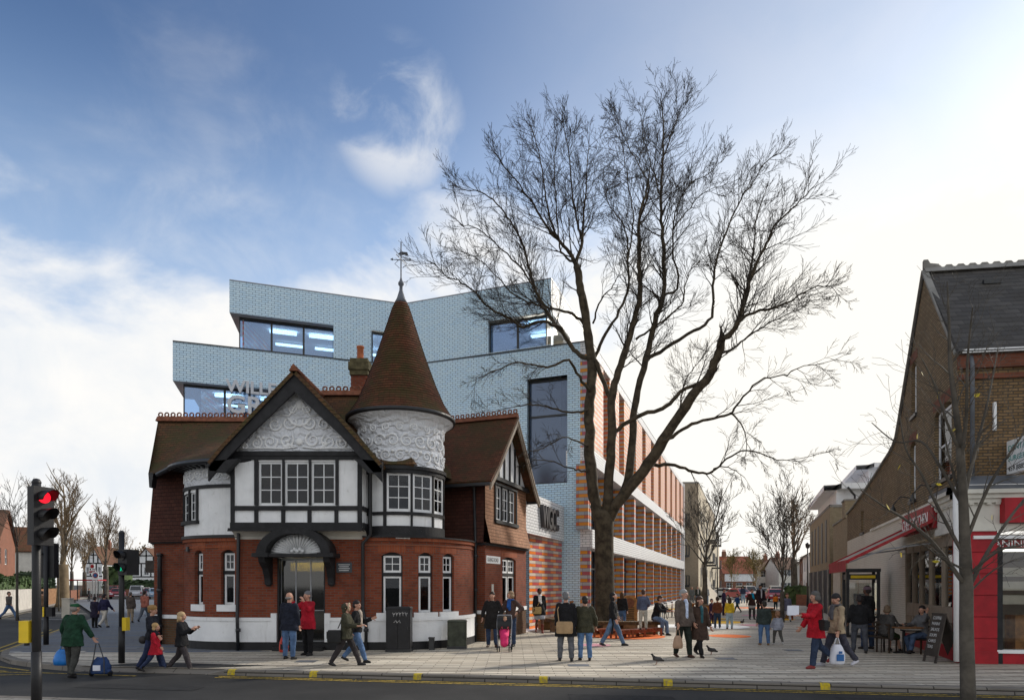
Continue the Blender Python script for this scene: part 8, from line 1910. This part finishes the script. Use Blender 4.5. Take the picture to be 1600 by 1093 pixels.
# bicycles at the fins
def bicycle(label, x, Y, yaw, col):
    a = V((px(x, Y), Y, 0)); o = thing('bicycle', label, 'bicycle', tuple(a), 'bicycles parked against the fins'); d = V((cos(yaw), sin(yaw), 0)); s_ = V((-d.y, d.x, 0))
    for e in (-.52, .52):
        c = a+d*e+V((0, 0, .34)); mb = MB(); mb.tube([c+d*(.33*cos(2*pi*i/20))+V((0, 0, .33*sin(2*pi*i/20))) for i in range(21)], .018, 6, cap=False); w_ = mb.build('wheel', 'tyre', o); mb = MB()
        for i in range(8): mb.tube([c, c+d*(.32*cos(2*pi*i/8))+V((0, 0, .32*sin(2*pi*i/8)))], .003, 3)
        mb.build('spokes', 'grey_metal', w_)
    q = lambda u, z_: a+d*u+V((0, 0, z_)); mb = MB()
    for p, r_ in (((-.05, .30), (-.18, .80)), ((-.05, .30), (.38, .78)), ((-.16, .74), (.37, .82)), ((-.52, .34), (-.05, .30)), ((-.52, .34), (-.16, .74)), ((.52, .34), (.36, .92))): mb.tube([q(*p), q(*r_)], .017, 6)
    mb.build('frame', col, o); mb = MB(); mb.box(tuple(q(-.2, .88)), (.26, .12, .05), 0, yaw); mb.build('saddle', 'black_paint', o); mb = MB(); mb.tube([q(.36, .95)+s_*.26, q(.40, 1.0), q(.36, .95)-s_*.26], .014, 6); mb.build('handlebar', 'grey_metal', o)
for i, (x, Y, c_, lab) in enumerate(((1030, 33.5, 'sign_blue', 'blue bicycle parked against the fins, behind the sitting person'), (1040, 35.5, 'dark_metal', 'black bicycle parked against the fins, second along'), (1050, 38, 'red_dark', 'dark red bicycle parked against the fins, nearest the drum'))): bicycle(lab, x, Y, 1.0+.15*i, c_)
# pigeons
def pigeon(label, x, y, yaw, s=1.0):
    a = G(x, y); o = thing('pigeon', label, 'bird', tuple(a), 'pigeons on the square'); o.rotation_euler = (0, 0, R(yaw)); mb = MB(); k0 = WL[o]; WL[o] = V((0, 0, 0))
    capsule(mb, (-.02, 0, .135), .058, (.06, 0, .15), .06); capsule(mb, (.06, 0, .16), .05, (.115, 0, .225), .026); mb.ell((.13, 0, .25), (.032, .026, .027)); capsule(mb, (-.03, 0, .13), .045, (-.16, 0, .105), .022); capsule(mb, (.15, 0, .248), .011, (.18, 0, .24), .004); b = mb.build('body', cloth((.03, .028, .026), .7, .2), o, True); remesh(b, .008, 3)
    for s_ in (-1, 1): mb = MB(); mb.ell((-.02, s_*.05, .145), (.10, .018, .045), 0, 10, 6); mb.build('wing', cloth((.06, .058, .06), .7, .2), o, True); mb = MB(); mb.tube([(.01, s_*.025, .09), (.012, s_*.025, .01), (.05, s_*.028, .004)], .006, 5); mb.build('leg', 'wood_red', o)
    WL[o] = k0; o.scale = (s, s, s)
pigeon('dark pigeon on the open paving nearest the kerb', 1027, 1037, 160, .95); pigeon('dark pigeon standing behind the hem of the long brown coat', 1112, 1022, 150, .95); pigeon('pigeon near the white disc, facing the toddler', 1160, 975, 40, 1.0)
# ---- cafe furniture
def chair(label, x, y, yaw):
    a = G(x, y); o = thing('cafe_chair', label, 'chair', (0, 0, 0), 'cafe chairs'); mb = MB(); mb.box((0, 0, .45), (.42, .40, .04)); mb.build('seat', 'chair_wood', o)
    for sx_ in (-1, 1):
        for sy_ in (-1, 1): mb = MB(); mb.bar((sx_*.18, sy_*.17, 0), (sx_*.18, sy_*.17, .44 if sy_ < 0 else .90), .035, .035); mb.build('leg', 'chair_wood', o)
    mb = MB()
    for z_ in (.62, .74, .86): mb.box((0, .175, z_), (.36, .022, .06))
    mb.build('backrest', 'chair_wood', o); o.location = a; o.rotation_euler = (0, 0, R(yaw)); WL[o] = V(a); return o
sa, sb = PP['shawl'], PP['phone']
def seat_at(label, p, dist=.0):
    o = chair(label, 1000, 1000, 0); h_ = p['hip']; f = V((sin(R(p['yaw'])), -cos(R(p['yaw'])), 0)); o.location = (h_.x+f.x*.04, h_.y+f.y*.04, 0); o.rotation_euler = (0, 0, R(p['yaw'])); s_ = max(.85, min(1.05, (h_.z-.075*p['h'])/.47)); o.scale = (1, 1, s_)
seat_at('dark wooden cafe chair under the person in the grey shawl', sa); seat_at('dark wooden cafe chair under the person with hand to ear', sb)
c3 = chair('empty dark wooden cafe chair by the grey jeans', 1366, 1017, 150)
tc_ = V(((sa['loc'].x+sb['loc'].x)/2, (sa['loc'].y+sb['loc'].y)/2+.0, 0)); tb = thing('cafe_table', 'square wooden cafe table on a dark pedestal between the two seated people', 'table', tuple(tc_))
mb = MB(); mb.box((tc_.x, tc_.y, .735), (.78, .66, .035), 0, .1); mb.build('tabletop', 'table_wood', tb); mb = MB(); mb.tube([(tc_.x, tc_.y, .03), (tc_.x, tc_.y, .72)], .04, 10); mb.build('pedestal', 'black_paint', tb); mb = MB(); mb.box((tc_.x, tc_.y, .02), (.62, .07, .04), 0, .1); mb.box((tc_.x, tc_.y, .02), (.07, .5, .045), 0, .1); mb.build('foot', 'black_paint', tb)
for i, (dx, lab) in enumerate(((-.26, 'dark glass on the table nearer the grey shawl'), (-.02, 'dark glass in the middle of the cafe table'))): mb = MB(); mb.lathe((tc_.x+dx, tc_.y-.12, .753), [(.030, 0), (.036, .11), (.033, .11), (.028, .01)], 12); tag(mb.build('drinking_glass', 'board_slate', None, True), lab, 'glass')
lp = V((sb['loc'].x-.36, sb['loc'].y-.05, .66)); mb = MB(); mb.box(tuple(lp), (.42, .28, .04), 0, .15); bk = mb.build('instrument_case', 'bag_black'); tag(bk, 'open dark case with pale rim resting on the lap of the seated jeans', 'case'); mb = MB()
for a_, b_ in (((-.21, -.14), (.21, -.14)), ((-.21, .14), (.21, .14)), ((-.21, -.14), (-.21, .14)), ((.21, -.14), (.21, .14))): mb.bar(lp+V((a_[0], a_[1], .025)), lp+V((b_[0], b_[1], .025)), .02, .02)
mb.bar(lp+V((-.22, .10, .03)), lp+V((-.36, .12, .22)), .02, .02); mb.build('rim', 'fence_white', bk)
# A board
ab = G(1478, 1034); abo = thing('sandwich_board', 'dark chalk sandwich board with pale lettering outside the cafe corner', 'sign board', tuple(ab)); dirb = V((.52, .85, 0)).normalized(); nb = V((dirb.y, -dirb.x, 0)); tp = ab+V((.05, .25, 1.24))
c1 = G(1452, 1033); t_ = V((.82, -.57, 0)).normalized(); off = V((t_.y, -t_.x, 0))*-1; off = V((.57, .82, 0)); cB = V((px(1466, 16.0), 16.0, 0)); sepd = V((.86, .18, 0)).normalized()
fl0, fl1 = V((px(1441, 16.25), 16.25, 0)), V((px(1462, 15.75), 15.75, 0)); bk0, bk1 = fl0+V((.95, .35, 0)), fl1+V((.95, .35, 0)); tp0, tp1 = (fl0+bk0)/2+V((-.10, 0, 1.22)), (fl1+bk1)/2+V((-.10, 0, 1.22))
def leaf_(a0_, a1_, b1_, b0_, nm, mt_):
    n_ = (a1_-a0_).cross(b0_-a0_).normalized(); th = n_*.03; mb = MB(); lo_ = lambda f, p, q: p+(q-p)*f
    p0, p1 = lo_(.13, a0_, b0_), lo_(.13, a1_, b1_); mb.hexa([p0-th, p1-th, p1, p0, b0_-th, b1_-th, b1_, b0_]); o = mb.build(nm, mt_, abo); mb = MB()
    for q0, q1, q2 in ((a0_, a1_, b0_), (a1_, a0_, b1_)): e = (q1-q0).normalized()*.07; mb.hexa([q0-th, q0+e-th, q0+e, q0, lo_(.15, q0, q2)-th, lo_(.15, q0, q2)+e-th, lo_(.15, q0, q2)+e, lo_(.15, q0, q2)])
    mb.build('leg', mt_, abo); return o, n_, p0, p1
fo, fn, q0, q1 = leaf_(fl0, fl1, tp1, tp0, 'chalk_panel', 'board_slate'); leaf_(bk1, bk0, tp0, tp1, 'rear_panel', 'board_slate')
upv = (tp0-fl0).normalized(); tv = (fl1-fl0).normalized(); rnd = random.Random(8)
for i, s_ in enumerate(('COFFEE', 'PANINI', 'SALADS', 'SOUPS', 'CAKES', 'TEAS')):
    p = fl0+upv*(1.12-.15*i)+tv*.07+fn*.004; sgn = 1
    text('chalk_lettering', s_, .115, tuple(p), tv, tuple(upv), 'chalk', fo, .002, sx=.78)
mb = MB(); mb.bar(fl0.lerp(tp0, .45)+V((.05, 0, 0)), bk0.lerp(tp0, .45), .012, .012); mb.build('chain', 'grey_metal', abo)
# ---- street furniture far off
def lamp_post(label, x, Y, hgt, mat='dark_metal'):
    a = V((px(x, Y), Y, 0)); o = thing('street_lamp', label, 'street lamp', tuple(a)); mb = MB(); mb.tube([a, a+V((0, 0, hgt*.25)), a+V((0, 0, hgt))], [.10, .08, .05], 10); mb.build('post', mat, o, True); mb = MB(); mb.lathe(a+V((0, 0, hgt)), [(.05, 0), (.16, .1), (.20, .4), (.05, .52)], 10); mb.build('lantern', 'dark_metal', o); return o
lamp_post('dark lamp post in front of the terrace at the yellow flats', 1262, 55, 5.0); lamp_post('lamp post by the ramp of the tan flats', 1121, 86, 8.5)
def post_sign(label, x, Y, hgt, plates, name='street_sign'):
    a = V((px(x, Y), Y, 0)); o = thing(name, label, 'sign', tuple(a)); mb = MB(); mb.tube([a, a+V((0, 0, hgt))], .05, 8); mb.build('post', 'grey_metal', o)
    for z_, w_, h_, mt_ in plates: mb = MB(); mb.box((a.x, a.y-.07, z_), (w_, .03, h_)); mb.build('plate', mt_, o)
    return o
o = post_sign('bus stop post with red and white flag plates', 145, 70, 4.3, ((3.9, .5, .5, 'white_paint'), (3.3, .8, .35, 'white_paint'))); mb = MB(); a = V((px(145, 70), 70, 0)); mb.tube([a+V((0, -.10, 3.9)), a+V((0, -.12, 3.9))], .19, 16); mb.build('roundel', 'red_paint', o); mb = MB(); mb.box((a.x, a.y-.1, 3.3), (.6, .02, .16)); mb.build('stop_lettering', 'red_paint', o)
o = post_sign('no parking sign, blue disc with red ring on a white plate', 150, 62, 3.1, ((2.75, .62, .8, 'white_paint'),)); mb = MB(); a = V((px(150, 62), 62, 0)); mb.tube([a+V((0, -.09, 2.8)), a+V((0, -.11, 2.8))], .25, 18); mb.build('red_ring', 'red_paint', o); mb = MB(); mb.tube([a+V((0, -.11, 2.8)), a+V((0, -.125, 2.8))], .18, 18); mb.build('blue_disc', 'sign_blue', o)
post_sign('dark sign post with notices beside the corner of the old house', 246, 42, 3.4, ((3.1, 1.5, .8, 'board_slate'), (.95, .35, .6, 'white_paint')))
mb = MB(); a = G(102, 965); mb.box((a.x, a.y+.2, .55), (.46, .35, 1.1)); mb.box((a.x, a.y+.2, 1.12), (.5, .4, .05)); mb.box((a.x+.24, a.y+.1, .7), (.02, .2, .4)); tag(mb.build('utility_cabinet', 'panel_beige'), 'pale beige roadside cabinet behind the green cap', 'cabinet')
bs = V((px(137, 74), 74, 0)); o = thing('bus_shelter', 'bus shelter with bright red roof edge on the side street', 'bus shelter', tuple(bs)); mb = MB(); mb.box((bs.x, bs.y, 2.42), (3.4, 1.5, .14)); mb.build('roof', 'red_paint', o); mb = MB()
for s_ in (-1.6, 1.6):
    for t__ in (-.6, .6): mb.tube([bs+V((s_, t__, 0)), bs+V((s_, t__, 2.36))], .05, 8)
mb.build('post', 'dark_metal', o); mb = MB(); mb.box((bs.x, bs.y+.62, 1.3), (3.2, .03, 1.9)); mb.build('glass', 'shop_glass', o); mb = MB(); mb.box((bs.x, bs.y+.3, .5), (2.6, .3, .06)); mb.build('seat', 'red_dark', o)
# ---- cars
def car(label, x, Y, yaw, col, group, kind='hatch'):
    nm = 'car_%02x%02x%02x' % tuple(int(c*255) for c in col)
    if nm not in M: m, k_ = newmat(nm); finish(k_, col, .28, .5, .0, None, 0, 0, None, 1, **{'Coat Weight': .6})
    a = V((px(x, Y), Y, 0)) if isinstance(x, (int, float)) else x; o = thing('parked_car', label, 'car', (0, 0, 0), group)
    lo_ = [(-2.05, .36), (-2.08, .62), (-1.95, .86), (-1.0, .96), (1.15, .98), (1.95, .92), (2.05, .66), (2.02, .36)]; hi = [(-1.05, .95), (-.42, 1.40), (.95, 1.44), (1.62, 1.02), (1.7, .96)] if kind == 'hatch' else [(-1.2, .95), (-.7, 1.72), (1.75, 1.76), (1.95, 1.0), (1.95, .95)]
    def loft(prof, wids, name, mat):
        mb = MB(); 
        secs = [[(w_, u, z_) for u, z_ in prof] for w_ in wids]; 
        n = len(prof)
        for s1_, s2_ in zip(secs, secs[1:]):
            for i in range(n-1): mb.face([s1_[i], s1_[i+1], s2_[i+1], s2_[i]])
            mb.face([s1_[-1], s1_[0], s2_[0], s2_[-1]])
        mb.face(secs[0][::-1]); mb.face(secs[-1]); return mb.build(name, mat, o)
    shrink = lambda prof, f, c_=(0, .65): [(c_[0]+(u-c_[0])*f, c_[1]+(z_-c_[1])*f) for u, z_ in prof]
    mb = MB()
    def shell(prof, half, inset, name, mat, top_in=0.0):
        mb = MB(); n = len(prof); zs = [q[1] for q in prof]; z0, z1 = min(zs), max(zs); wq = lambda z_: half-top_in*(z_-z0)/(z1-z0)
        R_ = [(wq(z_), u, z_) for u, z_ in prof]; L__ = [(-wq(z_), u, z_) for u, z_ in prof]; pi_ = shrink(prof, 1-inset*.5, (0, (z0+z1)/2)); 
        for i in range(n): j = (i+1) % n; mb.face([R_[i], R_[j], L__[j], L__[i]])
        mb.face(R_[::-1]); mb.face(L__); ob = mb.build(name, mat, o); bv = ob.modifiers.new('bevel', 'BEVEL'); bv.width = .06; bv.segments = 2; bv.limit_method = 'ANGLE'; bv.angle_limit = R(20); return ob
    shell(lo_, .86, .1, 'body', nm, .06); shell(hi, .80, .1, 'cabin', nm, .16)
    mb = MB(); h0, h1, h2, h3 = hi[0], hi[1], hi[2], hi[3]; e = .012
    def gl(u0, z0, u1, z1, w0, w1): mb.face([(-w0, u0, z0), (w0, u0, z0), (w1, u1, z1), (-w1, u1, z1)])
    f_ = lambda a_, b_, t_: a_+(b_-a_)*t_
    for (A_, B_, sg) in ((h0, h1, -1), (h3, h2, 1)):
        nrm = V((0, sg*(abs(B_[1]-A_[1])), abs(B_[0]-A_[0]))).normalized()*.014; P1 = (f_(A_[0], B_[0], .12)+nrm.y, f_(A_[1], B_[1], .12)+nrm.z); P2 = (f_(A_[0], B_[0], .88)+nrm.y, f_(A_[1], B_[1], .88)+nrm.z); q = [(-.68, P1[0], P1[1]), (.68, P1[0], P1[1]), (.58, P2[0], P2[1]), (-.58, P2[0], P2[1])]; mb.face(q if sg < 0 else q[::-1])
    for s_ in (-1, 1):
        zt_ = h1[1]-.08; q = [(s_*.812, h0[0]+.22, 1.0), (s_*.812, h3[0]-.15, 1.02), (s_*.672, h2[0]-.1, zt_), (s_*.672, h1[0]+.05, zt_)]; mb.face(q if s_ > 0 else q[::-1])
    mb.build('windows', 'board_slate' if False else 'dark_glassy', o)
    for s_ in (-1, 1):
        for u in (-1.3, 1.3): mb = MB(); mb.tube([(s_*.68, u, .31), (s_*.87, u, .31)], .31, 18); w_ = mb.build('wheel', 'tyre', o); mb = MB(); mb.tube([(s_*.865, u, .31), (s_*.88, u, .31)], .19, 14); mb.build('rim', 'grey_metal', w_)
        mb = MB(); mb.box((s_*.62, -2.02, .70), (.30, .12, .16)); mb.build('headlight', 'bag_white', o); mb = MB(); mb.box((s_*.68, 2.02, .74), (.2, .08, .2)); mb.build('tail_light', 'red_paint', o); mb = MB(); mb.box((s_*.93, -.72, 1.02), (.14, .1, .12)); mb.build('wing_mirror', nm, o)
    mb = MB(); mb.box((0, -2.085, .5), (.52, .02, .11)); mb.box((0, 2.06, .62), (.52, .02, .11)); mb.build('number_plate', 'bag_white', o); mb = MB(); mb.box((0, -2.05, .68), (.7, .06, .12)); mb.build('grille', 'black_paint', o)
    o.location = a; o.rotation_euler = (0, 0, yaw); WL[o] = V(a); return o
m_, k_ = newmat('dark_glassy'); finish(k_, (.02, .025, .03), .05, .6)
sy = -atan2(dS.x, dS.y)
for x, Y, yw, c_, kd, lab in ((1156, 80, .25, (.30, .012, .02), 'hatch', 'dark red car parked ahead of the person in navy, bonnet this way'), (1168, 86, .2, (.62, .60, .55), 'van', 'white van parked behind the red car under the tan flats side'), (1210, 72, sy+.1, (.36, .02, .035), 'hatch', 'bright red car in the roadway by the child in orange'), (1212, 82, sy+.05, (.65, .62, .54), 'van', 'cream people carrier directly behind the bright red car'), (1184, 96, 1.4, (.03, .05, .07), 'hatch', 'dark blue car crossing at the end of the street'), (1201, 104, 1.3, (.40, .42, .44), 'hatch', 'silver car half hidden beyond the dark blue one'), (1136, 92, .9, (.55, .57, .58), 'hatch', 'pale car nosing out by the ramp walls')):
    car(lab, x, Y, yw, c_, 'cars parked along the street', kd)
for x, Y, yw, c_, kd, lab in ((178, 96, .45+pi, (.28, .03, .04), 'van', 'dark red van behind the slim pedestrian signal'), (184, 84, .5, (.20, .02, .03), 'hatch', 'small red car parked left of the silver one'), (215, 92, .40+pi, (.52, .55, .60), 'van', 'silver people carrier seen from behind on the side street'), (226, 104, .4, (.62, .62, .62), 'hatch', 'white car just past the silver people carrier'), (234, 92, .5, (.13, .02, .03), 'hatch', 'maroon car parked near the dark sign post'), (243, 84, .6, (.16, .24, .33), 'hatch', 'blue grey car by the corner of the old house')):
    car(lab, x, Y, yw, c_, 'cars on the side street', kd)
# birds
# hanging loudspeaker post at the flats etc. end
